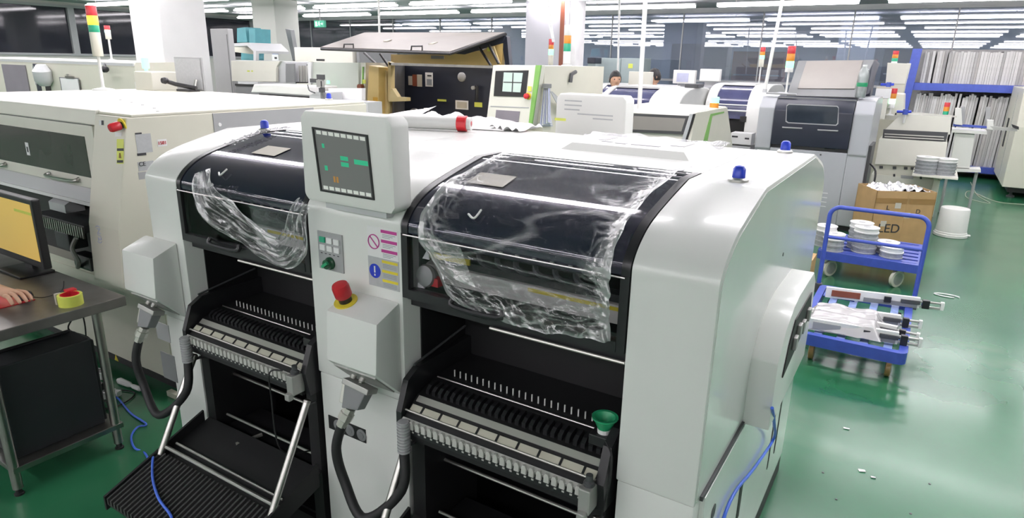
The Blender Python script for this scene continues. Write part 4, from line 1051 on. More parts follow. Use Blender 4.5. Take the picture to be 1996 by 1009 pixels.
# ------------------------------------------------------------------ cables and sockets on the floor
def power_strip(name, c, ang, L, label, mt='paper'):
    t = thing(name, label, 'power strip', c)
    d = Vector((math.cos(ang), math.sin(ang), 0)); s = Vector((-d.y, d.x, 0)); c = Vector(c)
    MB().obox(c + Vector((0, 0, 0.02)), d * L, s * 0.028, (0, 0, 0.02)).build('case', mt, t, bevel=0.005, smooth=0)
    for k in (-0.5, 0.1, 0.6):
        MB().obox(c + d * L * k + Vector((0, 0, 0.0405)), d * 0.016, s * 0.016, (0, 0, 0.001)).build('socket', 'midgrey', t, smooth=0)
    return t
a = AZ(196, 773, 0); ps = power_strip('power_strip', (a.x, a.y, 0), 0.5, 0.075, 'white power strip on the floor behind the bench leg')
MB().obox(Vector((a.x, a.y, 0.06)), (0.02, 0, 0), (0, 0.02, 0), (0, 0, 0.02)).build('plug', 'blackp', ps, bevel=0.004, smooth=0)
a = AZ(188, 733, 0); power_strip('power_strip', (a.x, a.y, 0), 0.25, 0.07, 'white power strip on the floor close to the cream machine')
a = AZ(250, 752, 0); o = MB().lathe((a.x - 0.08, a.y - 0.01, 0.018), [(0.01, 0), (0.018, 0.02), (0.016, 0.10), (0.008, 0.13), (0.012, 0.14), (0.013, 0.20), (0.006, 0.21)], 14, (1, 0.05, 0)).build('plug_coupler', 'paper'); tag(o, 'white inline cable coupler on the floor by the cream machine', 'coupler')
o = MB().box(-0.72, -0.50, 0.345, 0.375, 0.0, 0.03).build('cable_duct', 'ivory', bevel=0.003, smooth=0); tag(o, 'short cream cable duct on the floor beside the white machine', 'duct')
def floor_cable(pts, r, mt, label, n=8, name='cable'):
    o = MB().tube(spline(pts, 7), r, n).build(name, mt); tag(o, label, 'cable'); return o
def FZ(*uv, z=0.006): return [AZ(u, v, z) for u, v in uv]
floor_cable([(-0.78, -0.02, 0.675), (-0.77, 0.03, 0.60)] + [AY(u, v, 0.10) for u, v in ((133, 640), (175, 660), (180, 700), (178, 735))] + FZ((185, 765), (205, 745), (190, 720)), 0.004, 'rubber', 'black cable looping down from the bench to the floor sockets')
floor_cable([(-0.70, 0.0, 0.675)] + [AY(u, v, 0.06) for u, v in ((165, 630), (170, 670), (185, 690), (180, 730), (178, 770))] + FZ((190, 800), (215, 790), (196, 776), z=0.03), 0.0035, 'rubber', 'black cable trailing behind the bench leg to the power strip')
floor_cable(FZ((178, 790), (215, 795), (250, 780), (262, 765), (235, 760), (215, 770)), 0.0035, 'rubber', 'black cable coiled on the floor near the blue cable end')
floor_cable([AZ(222, 772, 0.03)] + FZ((232, 778), (255, 805), (285, 826), z=0.007) + FZ((268, 832), (256, 850), (262, 872), (285, 886), z=0.007) +
            [Vector((X1 + 0.0, -0.235, 0.18)), Vector((X1 + 0.035, -0.245, 0.304)), Vector((X1 + 0.12, -0.30, 0.283)), Vector((X1 + 0.23, -0.345, 0.268)), Vector((X1 + 0.355, -0.375, 0.257)), Vector((X1 + 0.345, -0.42, 0.240)), Vector((X1 + 0.36, -0.445, 0.20)), Vector((X1 + 0.36, -0.45, 0.05)), Vector((X1 + 0.36, -0.5, 0.007))],
            0.0048, 'bluecable', 'blue network cable crossing the floor and the slatted feeder tray')
a = AZ(226, 772, 0.012); o = MB().obox(a + Vector((-0.02, 0.01, 0.008)), (0.022, 0.008, 0), (-0.006, 0.016, 0), (0, 0, 0.014)).build('network_plug', 'paper', bevel=0.003, smooth=0); tag(o, 'white network socket at the end of the blue floor cable', 'plug')
xs = X5 + 0.018
floor_cable([AX(1505, 795, xs + 0.062), AX(1509, 825, xs + 0.045), AX(1508, 855, xs + 0.01), AX(1470, 912, xs), AX(1435, 955, xs), AX(1412, 1005, xs), AX(1402, 1060, xs), AX(1398, 1200, xs)], 0.005, 'bluecable', 'blue cable hanging down the right side of the white machine')

# ================================================================== PERSON AT THE BENCH
def skin_body(name, joints, edges, material, parent=None, sub=2):
    """joints: name -> (point, radius)"""
    ks = list(joints); po = parent_origin(parent) if parent else ZERO
    me = bpy.data.meshes.new(name)
    me.from_pydata([Vector(joints[k][0]) - po for k in ks], [(ks.index(a), ks.index(b)) for a, b in edges], [])
    o = bpy.data.objects.new(name, me); COL.objects.link(o)
    sm = o.modifiers.new('skin', 'SKIN'); sm.use_smooth_shade = True
    ss = o.modifiers.new('sub', 'SUBSURF'); ss.levels = sub; ss.render_levels = sub
    for i, k in enumerate(ks):
        r = joints[k][1]; r = r if isinstance(r, tuple) else (r, r)
        me.skin_vertices[0].data[i].radius = r
    me.skin_vertices[0].data[0].use_root = True
    bpy.context.view_layer.update()
    dg = bpy.context.evaluated_depsgraph_get()
    m2 = bpy.data.meshes.new_from_object(o.evaluated_get(dg))
    o.modifiers.clear(); o.data = m2; m2.materials.clear(); m2.materials.append(M[material])
    for p in m2.polygons: p.use_smooth = True
    if parent: o.parent = parent
    ORI[o.name] = po
    return o
def head(root, c, r, face, mat_skin='skin'):
    """a head with brow, nose, mouth, ears, eyes; face = horizontal direction it looks; c = skull centre"""
    f = Vector(face).normalized(); s = Vector((f.y, -f.x, 0)); c = Vector(c); u = Vector((0, 0, 1))
    def fn(a, b):
        th = a * 2 * math.pi; ph = (b - 0.5) * math.pi
        x = math.cos(ph) * math.cos(th); y = math.cos(ph) * math.sin(th); z = math.sin(ph)
        w = 0.78 * (1 - 0.18 * max(0, -z)); d = 0.98 * (1 - 0.12 * max(0, -z)); 
        fx = x * d * r; 
        if x > 0: fx += 0.10 * r * math.exp(-((y / 0.16) ** 2 + ((z + 0.12) / 0.20) ** 2)) * 1.6
        if x > 0: fx -= 0.05 * r * (math.exp(-(((abs(y) - 0.32) / 0.14) ** 2 + ((z - 0.06) / 0.10) ** 2)))
        return c + f * fx + s * (y * w * r) + u * (z * 1.18 * r)
    hd = MB().grid(fn, 40, 28).build('head', mat_skin, root, smooth=180)
    for k in (-1, 1):
        MB().lathe(c + s * (0.32 * r * k) + f * 0.84 * r + u * 0.06 * r, [(0.02 * r, -0.06 * r), (0.10 * r, -0.03 * r), (0.10 * r, 0.02 * r), (0.03 * r, 0.06 * r)], 12, f).build('eye', 'print', hd)
        MB().lathe(c + s * (0.76 * r * k) + f * -0.02 * r, [(0.05 * r, -0.02 * r), (0.22 * r, 0.0), (0.20 * r, 0.06 * r), (0.06 * r, 0.04 * r)], 12, s * k + f * 0.3).build('ear', mat_skin, hd)
    MB().obox(c + f * 0.86 * r - u * 0.46 * r, f * 0.05 * r, s * 0.20 * r, u * 0.025 * r).build('mouth', 'terracotta', hd, bevel=0.002, smooth=0)
    def hn(a, b):
        th = a * 2 * math.pi; ph = -0.35 + b * (math.pi / 2 + 0.35)
        x = math.cos(ph) * math.cos(th); y = math.cos(ph) * math.sin(th); z = math.sin(ph)
        lift = 0.36 if x > 0.2 else 0.0
        z = max(z, lift * min(1, (x - 0.2) / 0.5) if x > 0.2 else z)
        k = 1.07 + 0.05 * mn.noise(Vector((x * 5, y * 5, z * 5)))
        return c + f * (x * 0.98 * r * k) + s * (y * 0.80 * r * k) + u * (z * 1.20 * r * k)
    MB().grid(hn, 40, 14).build('hair', 'hair', root, smooth=180)
    return hd
pn = thing('person', 'person in a striped grey sleeve with a hand on the mouse', 'person', (-1.45, -0.72, 0))
wr = AZ(8, 566, 0.775); kn_ = AZ(40, 577, 0.778)
wr = Vector((wr.x, wr.y, 0.772))
sh = Vector((-1.24, -0.66, 1.10)); el = Vector((-1.20, -0.34, 0.80)); lw_ = Vector((-1.50, -0.28, 0.76))
J = {'pelvis': ((-1.45, -0.86, 0.52), (0.17, 0.13)), 'waist': ((-1.45, -0.84, 0.70), (0.15, 0.11)), 'chest': ((-1.45, -0.80, 0.95), (0.175, 0.12)),
     'collar': ((-1.45, -0.76, 1.14), (0.10, 0.08)), 'shoulder_r': (sh, 0.065), 'elbow_r': (el, 0.047), 'cuff_r': (wr.lerp(el, 0.16), 0.034),
     'shoulder_l': ((-1.66, -0.66, 1.10), 0.065), 'elbow_l': ((-1.78, -0.42, 0.84), 0.047), 'cuff_l': ((-1.60, -0.27, 0.775), 0.034),
     'hip_r': ((-1.36, -0.84, 0.50), 0.10), 'knee_r': ((-1.33, -0.60, 0.50), 0.075), 'ankle_r': ((-1.33, -0.52, 0.10), 0.048), 'toe_r': ((-1.33, -0.40, 0.04), 0.040),
     'hip_l': ((-1.54, -0.84, 0.50), 0.10), 'knee_l': ((-1.57, -0.60, 0.50), 0.075), 'ankle_l': ((-1.57, -0.52, 0.10), 0.048), 'toe_l': ((-1.57, -0.40, 0.04), 0.040)}
E_ = [('pelvis', 'waist'), ('waist', 'chest'), ('chest', 'collar'), ('collar', 'shoulder_r'), ('shoulder_r', 'elbow_r'), ('elbow_r', 'cuff_r'), ('collar', 'shoulder_l'), ('shoulder_l', 'elbow_l'), ('elbow_l', 'cuff_l'),
      ('pelvis', 'hip_r'), ('hip_r', 'knee_r'), ('knee_r', 'ankle_r'), ('ankle_r', 'toe_r'), ('pelvis', 'hip_l'), ('hip_l', 'knee_l'), ('knee_l', 'ankle_l'), ('ankle_l', 'toe_l')]
skin_body('clothing', J, E_, 'sleeve', pn)
MB().cyl((-1.45, -0.76, 1.14), (-1.45, -0.74, 1.24), 0.055, 16).build('neck', 'skin', pn)
head(pn, (-1.45, -0.72, 1.33), 0.105, (0.1, 1, -0.1))
# hand: palm from the wrist to the knuckles, four fingers over the mouse, thumb on the near side
fwd = Vector((kn_.x - wr.x, kn_.y - wr.y, 0)).normalized(); sd = Vector((fwd.y, -fwd.x, 0))     # sd points towards the viewer
W0 = wr; K0 = wr + fwd * 0.088 + Vector((0, 0, 0.004))
hand = {'wrist0': (wr.lerp(el, 0.20), 0.026), 'wrist': (W0, (0.027, 0.020)), 'palm': (W0 + fwd * 0.045 + sd * 0.002, (0.036, 0.017)), 'knuck': (K0, (0.036, 0.014))}
he = [('wrist0', 'wrist'), ('wrist', 'palm'), ('palm', 'knuck')]
skin_body('hand', hand, he, 'skin', pn)
for i, (off, L, dz) in enumerate(((-0.030, 0.070, 0.0), (-0.010, 0.080, 0.003), (0.011, 0.076, 0.003), (0.030, 0.062, -0.001))):
    b = K0 + sd * off - fwd * 0.018 + Vector((0, 0, dz))
    j = {'a': (b, 0.0095), 'b': (b + fwd * (0.018 + L * 0.34) + Vector((0, 0, 0.004)) + sd * off * 0.08, 0.0095), 'c': (b + fwd * (0.016 + L * 0.70) + Vector((0, 0, -0.009)) + sd * off * 0.1, 0.0085), 'd': (b + fwd * (0.014 + L * 0.98) + Vector((0, 0, -0.026)) + sd * off * 0.1, 0.0070)}
    skin_body('finger', j, [('a', 'b'), ('b', 'c'), ('c', 'd')], 'skin', pn)
b = W0 + fwd * 0.028 - sd * 0.022
j = {'a': (b, 0.013), 'b': (b + fwd * 0.030 - sd * 0.024 + Vector((0, 0, -0.008)), 0.0115), 'c': (b + fwd * 0.058 - sd * 0.030 + Vector((0, 0, -0.018)), 0.010), 'd': (b + fwd * 0.080 - sd * 0.028 + Vector((0, 0, -0.026)), 0.0085)}
skin_body('thumb', j, [('a', 'b'), ('b', 'c'), ('c', 'd')], 'skin', pn)
stl = thing('stool', 'round black stool under the person at the bench', 'stool', (-1.45, -0.88, 0))
MB().lathe((-1.45, -0.90, 0.36), [(0.15, 0), (0.165, 0.01), (0.165, 0.05), (0.14, 0.06)], 28).build('seat', 'blackp', stl)
MB().cyl((-1.45, -0.90, 0.06), (-1.45, -0.90, 0.36), 0.02, 12).build('stem', 'chrome', stl)
MB().lathe((-1.45, -0.90, 0.0), [(0.16, 0), (0.16, 0.02), (0.04, 0.06)], 24).build('base', 'blackp', stl)
# ================================================================== MACHINES BEHIND, LEFT TO RIGHT
def wbox(u0, v0, u1, v1, Y, depth, name, mt, parent=None, bevel=0.0, z0=None):
    """box whose front (in the plane y = Y) spans the two given places; depth reaches away from the viewer"""
    a, b = AY(u0, v0, Y), AY(u1, v1, Y)
    lo = min(a.z, b.z) if z0 is None else z0
    return MB().box(min(a.x, b.x), max(a.x, b.x), Y, Y + depth, lo, max(a.z, b.z)).build(name, mt, parent, bevel=bevel, smooth=0)
def plate(u0, v0, u1, v1, Y, name, mt, parent, th=0.003):
    a, b = AY(u0, v0, Y), AY(u1, v1, Y)
    return MB().box(min(a.x, b.x), max(a.x, b.x), Y - th, Y, min(a.z, b.z), max(a.z, b.z)).build(name, mt, parent, smooth=0)

# far-left cream machine
fm = thing('cream_cabinet', 'long cream machine far left with a clipboard on its front', 'machine', (-6.5, 3.0, 0))
MB().prism([(2.6, 0.0), (2.6, 1.60), (2.62, 1.655), (3.3, 1.66), (3.3, 0.0)], 'x', -8.8, -4.66).build('body', 'cream', fm, smooth=0)
MB().box(-8.8, -4.66, 2.585, 2.6, 1.615, 1.645).build('top_strip', 'greywhite', fm, smooth=0)
plate(4, 125, 61, 186, 2.598, 'smoked_panel', 'mauve', fm, 0.01)
plate(64, 124, 84, 188, 2.598, 'recess', 'navy', fm, 0.004)
plate(66, 128, 72, 165, 2.596, 'recess_frame', 'paper', fm, 0.02)
a = AY(88, 148, 2.55)
MB().lathe((a.x, 2.53, a.z), [(0.06, -0.11), (0.10, -0.05), (0.10, 0.06), (0.05, 0.13)], 18, (0.12, -0.1, 1)).build('cloth_cover', 'greywhite', fm)
plate(88, 165, 102, 188, 2.598, 'recess', 'blackp', fm, 0.004)
p = AY(140, 60, 2.75)
signal_tower((AY(220, 130, 2.85).x, 2.85, 1.658), 0.38, [('cream', 0.07), ('litwhite', 0.03), ('lampred', 0.045)], 0.030, parent=fm)
MB().tube([(AY(199, 130, 2.55).x, 2.58, 1.62), (AY(199, 132, 2.5).x, 2.52, 1.58), (AY(207, 135, 2.5).x, 2.50, 1.565)], 0.014, 8).build('camera_arm', 'darkgrey', fm)
MB().lathe((AY(207, 135, 2.5).x, 2.49, AY(207, 135, 2.5).z), [(0.02, -0.03), (0.034, -0.01), (0.034, 0.02), (0.01, 0.03)], 16, (0, -1, 0)).build('camera_ball', 'blackp', fm)
cb = thing('clipboard', 'clipboard with blank white paper hung on the far cream machine', 'clipboard', AY(137, 183, 2.57))
wbox(115, 150, 158, 190, 2.575, 0.008, 'board', 'midgrey', cb)
wbox(117, 152, 157, 190, 2.571, 0.003, 'paper', 'bluepaper' if False else 'paper', cb)
wbox(126, 148, 143, 153, 2.562, 0.012, 'clip', 'steel', cb)
wbox(129, 144, 134, 150, 2.566, 0.008, 'clip_ring', 'chrome', cb)

# grey cabinet beside the white pillar
c = thing('grey_cabinet', 'tall grey cabinet right beside the thick white pillar', 'cabinet', (-5.5, 4.3, 0))
a, b = AY(409, 55, 4.2), AY(443, 55, 4.2)
MB().box(a.x, b.x, 4.2, 4.28, 0, 2.07).build('body', 'grey', c, bevel=0.008, smooth=0)
MB().box(b.x - 0.03, b.x - 0.02, 4.195, 4.2, 0.1, 2.0).build('door_edge', 'midgrey', c, smooth=0)
# booth with a sloped white top and teal covers behind
bo = thing('fume_booth', 'white booth with sloped top and teal panels behind the grey cabinet', 'booth', (-6.3, 5.3, 0))
Y = 5.2
def poly(pts, Y, depth, name, mt, parent, bevel=0.0):
    q = [AY(u, v, Y) for u, v in pts]
    return MB().prism([(p.x, p.z) for p in q], 'y', Y, Y + depth).build(name, mt, parent, bevel=bevel, smooth=0)
poly([(440, 85), (483, 83), (499, 99), (499, 104), (481, 89), (445, 91)], Y, 0.6, 'roof', 'greywhite', bo)
poly([(444, 91), (481, 89), (496, 102), (496, 106), (446, 100)], Y + 0.3, 0.02, 'inner_screen', 'cream', bo)
poly([(440, 85), (446, 85), (448, 118), (441, 118)], Y, 0.05, 'side_post', 'greywhite', bo)
poly([(494, 100), (499, 104), (499, 118), (494, 118)], Y, 0.05, 'side_post', 'greywhite', bo)
M['teal'] = mat('teal panel', (0.10, 0.32, 0.36), 0.5, var=0.1)
poly([(462, 55), (478, 53), (482, 82), (462, 83)], Y + 0.7, 0.3, 'teal_panel', 'teal', bo)
poly([(485, 56), (497, 56), (498, 90), (486, 84)], Y + 0.7, 0.3, 'teal_panel', 'teal', bo)
poly([(470, 102), (494, 103), (494, 118), (470, 118)], Y + 0.5, 0.2, 'teal_panel', 'teal', bo)
a, b = AY(441, 118, Y), AY(499, 118, Y)
MB().box(a.x, b.x, Y, Y + 1.0, 0, b.z).build('base', 'greywhite', bo, smooth=0)

# white in-line machine with an open middle
il = thing('inline_machine', 'long pale in-line machine with an open dark middle behind the cream one', 'machine', (-3.9, 4.3, 0))
Y = 4.0
hz = AY(450, 160, Y).z
poly([(450, 118), (546, 119), (539, 130), (539, 160), (452, 158)], Y, 0.5, 'left_cover', 'cream2', il, 0.005)
poly([(509, 133), (538, 133), (538, 159), (509, 158)], Y - 0.02, 0.03, 'cover_panel', 'cream2', il)
poly([(547, 119), (556, 121), (557, 160), (540, 160), (540, 131)], Y + 0.03, 0.4, 'end_panel', 'greywhite', il)
poly([(557, 124), (573, 124), (574, 161), (557, 161)], Y + 0.02, 0.02, 'swung_door', 'midgrey', il)
poly([(576, 125), (599, 125), (599, 162), (576, 162)], Y + 0.35, 0.02, 'inner_back', 'black', il)
for u in (582, 588, 593):
    poly([(u, 128), (u + 2.5, 128), (u + 3, 160), (u + 1, 160)], Y + 0.2, 0.03, 'inner_rail', 'alu', il)
poly([(599, 121), (606, 121), (606, 163), (601, 163)], Y, 0.5, 'door_frame', 'paper', il)
M['palegreen'] = mat('pale green grey enamel', (0.56, 0.60, 0.54), 0.4, var=0.02)
poly([(606, 122), (699, 122), (699, 174), (606, 170)], Y + 0.03, 0.5, 'right_cover', 'palegreen', il)
MB().box(AY(450, 0, Y).x, AY(699, 200, Y).x - 0.09, Y - 0.05, Y + 0.6, 0.1, 1.40).build('base_body', 'midgrey', il, smooth=0)
MB().box(AY(450, 0, Y).x, AY(699, 200, Y).x - 0.09, Y - 0.06, Y - 0.05, 1.385, 1.41).build('base_rail', 'black', il, smooth=0)
plate(482, 137, 487, 140, Y - 0.001, 'label', 'lime', il); plate(490, 137, 493, 140, Y - 0.001, 'label', 'lime', il)
plate(623, 115, 633, 119, Y + 0.1, 'top_fitting', 'black', il, 0.05)
b = AY(645, 161, Y - 0.02)
MB().lathe((b.x, Y - 0.06, b.z - 0.01), [(0.018, 0), (0.018, 0.03), (0.01, 0.034)], 14).build('green_lamp', 'litgreen', il)
b = thing('cream_box', 'big cream equipment box behind the in-line machine', 'machine', (-5.0, 5.8, 0))
wbox(573, 92, 688, 125, 5.5, 0.9, 'body', 'cream2', b, 0.01, z0=0.0)
MB().box(AY(688, 0, 5.5).x, AY(693, 0, 5.5).x, 5.52, 6.3, 0.0, AY(688, 97, 5.5).z).build('side_panel', 'midgrey', b, smooth=0)
c = thing('grey_stele', 'narrow leaning grey panel before the dark glass', 'panel', AY(565, 118, 6.5))
poly([(556, 56), (566, 58), (576, 118), (571, 120)], 6.5, 0.08, 'board', 'midgrey', c)
a_, b_ = AY(571, 118, 6.5), AY(576, 118, 6.5)
MB().box(a_.x, b_.x, 6.5, 6.58, 0, b_.z + 0.01).build('stand', 'midgrey', c, smooth=0)
# blue notice on the far pillar
nt_ = thing('wall_notice', 'blue and white notice on the far grey pillar', 'notice', AY(537, 112, 7.98))
plate(530, 94, 543, 106, 7.99, 'blue_sheet', 'lightblue', nt_, 0.004); plate(530, 106, 543, 118, 7.99, 'white_sheet', 'paper', nt_, 0.004)
plate(535, 111, 540, 115, 7.985, 'notice_print', 'print', nt_, 0.002)

# white conveyor with a small twin display
cv = thing('conveyor', 'white enclosed conveyor running behind the cream machine', 'conveyor', (-2.8, 3.2, 0))
Y = 3.0
poly([(495, 164), (603, 169), (603, 186), (507, 180), (489, 180)], Y, 0.35, 'cover', 'white2', cv, 0.006)
poly([(505, 182), (602, 188), (602, 191), (505, 185)], Y - 0.004, 0.01, 'slot', 'black', cv)
poly([(603, 186), (617, 178), (636, 180), (636, 196), (603, 196)], Y - 0.02, 0.2, 'end_block', 'greywhite', cv, 0.004)
poly([(640, 172), (705, 172), (705, 198), (640, 198)], Y + 0.2, 0.05, 'right_cover', 'paper', cv)
MB().box(AY(489, 0, Y).x, AY(705, 0, Y).x, Y + 0.02, Y + 0.2, 0.0, 1.37).build('base_body', 'greywhite', cv, smooth=0)
MB().tube(spline([AY(600, 165, Y - 0.03), AY(603, 176, Y - 0.05), AY(614, 181, Y - 0.05)], 5), 0.006, 6).build('cable', 'darkgrey', cv)
dd = thing('twin_display', 'pair of small dark displays on a post by the white conveyor', 'display', AY(625, 193, 2.95))
plate(607, 153, 620, 161, 2.93, 'left_display', 'darkgrey', dd, 0.02); plate(620, 145, 634, 155, 2.93, 'upper_display', 'darkgrey', dd, 0.02)
plate(621, 155, 633, 170, 2.935, 'control_unit', 'castmetal', dd, 0.03); plate(625, 158, 628, 169, 2.904, 'unit_print', 'print', dd, 0.002)
plate(626, 171, 634, 180, 2.935, 'lower_unit', 'darkgrey', dd, 0.03)
a_ = AY(627, 175, 2.94); MB().box(a_.x - 0.015, a_.x + 0.015, 2.935, 2.965, 1.37, AY(627, 150, 2.94).z).build('post', 'midgrey', dd, smooth=0)

# ------------------------------------------------------------------ yellow machine with raised lid
ym = thing('yellow_machine', 'yellow machine with its grey lid raised over a navy interior', 'machine', (-2.2, 4.6, 0))
Y = 4.0; YB_ = 4.75
poly([(713, 240), (719, 127), (738, 131), (738, 238)], Y, 0.16, 'left_post', 'ymach', ym, 0.006)
poly([(738, 132), (753, 138), (755, 238), (738, 238)], Y + 0.1, 0.12, 'inner_left_wall', 'ylight', ym)
poly([(704, 122), (713, 122), (711, 240), (702, 240)], Y + 0.02, 0.4, 'left_trim', 'cream2', ym)
poly([(706, 130), (708.5, 130), (706, 215), (703.5, 215)], Y + 0.012, 0.01, 'green_strip', 'gstripe', ym)
plate(707, 155, 713, 163, Y + 0.01, 'label', 'lime', ym)
a_ = AY(706, 169, Y); MB().lathe((a_.x, Y, a_.z), [(0.03, 0), (0.03, 0.05)], 14, (0, -1, 0)).build('stop_button', 'terracotta', ym)
plate(727, 189, 737, 211, Y - 0.001, 'warning_label', 'orange_label', ym)
a_ = AY(731, 200, Y - 0.005); MB().prism([(a_.x - 0.015, a_.z - 0.015), (a_.x + 0.01, a_.z + 0.01), (a_.x, a_.z + 0.02), (a_.x - 0.012, a_.z + 0.018)], 'y', Y - 0.006, Y - 0.004).build('label_print', 'print', ym, smooth=0)
poly([(758, 122), (960, 128), (960, 133), (758, 127)], Y + 0.1, 0.06, 'top_rail', 'steel', ym)
poly([(762, 106), (868, 106), (940, 98), (980, 80), (978, 128), (762, 123)], Y + 0.35, 0.05, 'lid_lining', 'ymach', ym)
poly([(756, 120), (762, 122), (762, 190), (756, 196)], Y + 0.1, 0.06, 'hinge_post', 'ylight', ym)
poly([(757, 188), (764, 172), (775, 189), (793, 190), (793, 197), (757, 198)], Y + 0.06, 0.06, 'corner_bracket', 'ylight', ym)
a_, b_ = AY(768, 122, YB_), AY(975, 258, YB_)
MB().box(a_.x, b_.x, YB_, YB_ + 0.05, 0.1, a_.z).build('back_panel', 'navy', ym, smooth=0)
MB().hexa([AY(765, 125, Y + 0.15), AY(768, 125, Y + 0.15), AY(768, 245, Y + 0.15), AY(765, 245, Y + 0.15)], [AY(785, 126, YB_), AY(789, 126, YB_), AY(789, 245, YB_), AY(785, 245, YB_)]).build('inner_side', 'darkgrey', ym, smooth=0)
plate(796, 148, 804, 166, YB_ - 0.001, 'notice', 'tan_label', ym); plate(804, 145, 813, 168, YB_ - 0.001, 'notice', 'terracotta', ym); plate(813, 145, 823, 169, YB_ - 0.001, 'notice', 'tan_label', ym)
nb = plate(829, 141, 844, 169, YB_ - 0.001, 'notice', 'paper', ym)
plate(833, 146, 841, 149, YB_ - 0.0045, 'notice_print', 'print', nb, 0.002); plate(832, 154, 842, 166, YB_ - 0.0045, 'notice_print', 'greyprint', nb, 0.002)
a_ = AY(901, 150, YB_); MB().lathe((a_.x, YB_, a_.z), [(0.05, 0), (0.05, 0.02), (0.035, 0.03)], 22, (0, -1, 0)).build('round_gauge', 'grey', ym)
plate(888, 195, 913, 214, YB_ - 0.001, 'rating_plate', 'paper', ym); plate(891, 198, 910, 211, YB_ - 0.0045, 'plate_print', 'tan_label', ym, 0.002)
plate(853, 193, 870, 198, YB_ - 0.001, 'yellow_label', 'lime', ym); plate(925, 199, 940, 209, YB_ - 0.001, 'yellow_label', 'lime', ym)
MB().tube([AY(922, 172, YB_ - 0.05), AY(928, 168, YB_ - 0.05), AY(930, 168, YB_ - 0.05), AY(929, 196, YB_ - 0.05)], 0.018, 8).build('pipe', 'blackp', ym)
a_ = AY(924, 171, YB_ - 0.06); MB().lathe(a_, [(0.02, 0), (0.02, 0.03)], 12, (0, -1, 0)).build('pipe_cap', 'castmetal', ym)
MB().tube(spline([AY(797, 222, YB_ - .03), AY(803, 213, YB_ - .05), AY(812, 213, YB_ - .05), AY(818, 220, YB_ - .03)], 5), 0.008, 6).build('handle', 'chrome', ym)
plate(829, 210, 837, 216, YB_ - 0.001, 'fitting', 'paper', ym, 0.03)
a_, b_ = AY(713, 240, Y), AY(970, 240, Y)
MB().box(a_.x, b_.x, Y, YB_ + 0.05, 0.1, 0.9).build('base_body', 'ymach', ym, smooth=0)
# lid: thick plate, low edge in front
LF0, LF1 = AY(627, 97.5, 3.55), AY(878, 107, 3.55); LB0, LB1 = AY(712, 69, 4.15), AY(985, 69, 4.4)
up_ = Vector((0, -0.01, 0.03))
ld = MB().hexa([LF0, LF1, LB1, LB0], [LF0 + up_, LF1 + up_, LB1 + up_, LB0 + up_]).build('lid', 'lid', ym, smooth=0)
MB().tube([LF0 + Vector((0, -0.004, 0.012)), LF1 + Vector((0, -0.004, 0.012)), LB1 + Vector((0.004, 0, 0.012))], 0.016, 8).build('lid_edge', 'blackp', ld)
for u0, u1, v in ((670, 689, 97.5), (801, 823, 102)):
    q0, q1 = AY(u0, v, 3.545), AY(u1, v, 3.545)
    MB().tube([q0, q0 + Vector((0.01, 0.0, 0.055)), q1 + Vector((0.0, 0.0, 0.055)), q1], 0.008, 8).build('lid_handle', 'blackp', ld)
def on_lid(s, t): return (LF0.lerp(LF1, s)).lerp(LB0.lerp(LB1, s), t) + up_
for s, t in ((0.36, 0.48), (0.74, 0.36)):
    q = on_lid(s, t); e1 = (on_lid(s + 0.015, t) - q); e2 = (on_lid(s, t + 0.05) - q)
    MB().obox(q, e1, e2, (0, 0, 0.004)).build('lid_label', 'tan_label', ld, smooth=0)
# right cheek of the raised lid and its struts
MB().hexa([LF1 + Vector((0.0, 0.05, 0)), LB1, AY(990, 127, 4.4), AY(975, 127, 4.4)], [p + Vector((0.02, 0.01, 0)) for p in (LF1 + Vector((0.0, 0.05, 0)), LB1, AY(990, 127, 4.4), AY(975, 127, 4.4))]).build('lid_cheek', 'navy', ld, smooth=0) if False else None
poly([(984, 70), (988, 72), (993, 127), (985, 127), (978, 82)], Y + 0.36, 0.06, 'lid_cheek', 'navy', ym)
poly([(880, 104), (984, 70), (979, 84), (905, 106)], Y + 0.34, 0.03, 'lid_cheek', 'navy', ym)
for (u0, v0, u1, v1) in ((934, 92, 957, 128), (953, 88, 972, 124), (710, 103, 738, 129), (741, 105, 757, 128)):
    MB().cyl(AY(u0, v0, Y + 0.25), AY(u1, v1, Y + 0.25), 0.014, 8).build('gas_strut', 'blackp', ym)
poly([(953, 90), (962, 90), (974, 124), (968, 124)], Y + 0.30, 0.02, 'strut_plate', 'ylight', ym)
plate(950, 92, 956, 100, Y + 0.29, 'yellow_label', 'lime', ym)
plate(841, 108, 866, 115, Y + 0.34, 'hinge_plate', 'midgrey', ym, 0.01)

# ------------------------------------------------------------------ cream machine with two screens and a green stripe
gm = thing('striped_machine', 'cream machine with two front screens and a green corner stripe', 'machine', (-0.6, 4.2, 0))
Y = 3.6
poly([(961, 127), (1050, 127), (1032, 252), (946, 252)], Y, 0.12, 'front_panel', 'cream2', gm, 0.005)
poly([(966, 138), (1030, 137), (1024, 189), (962, 187)], Y - 0.006, 0.01, 'upper_screen', 'blackp', gm)
poly([(982, 141), (1019, 142), (1014, 180), (979, 178)], Y - 0.010, 0.004, 'screen_image', 'screen_pale', gm)
poly([(999, 142), (1001, 142), (999, 179), (997, 179)], Y - 0.012, 0.002, 'screen_print', 'darkgrey', gm)
poly([(981, 159), (1017, 160), (1017, 162), (981, 161)], Y - 0.012, 0.002, 'screen_print', 'darkgrey', gm)
poly([(967, 214), (1013, 217), (1009, 245), (964, 243)], Y - 0.006, 0.01, 'lower_screen', 'mauve', gm)
poly([(956, 206), (1031, 209), (1031, 211), (956, 208)], Y - 0.003, 0.004, 'seam', 'grey', gm)
poly([(1044, 127), (1054, 127), (1035, 250), (1029, 250)], Y - 0.004, 0.02, 'green_stripe', 'gstripe', gm)
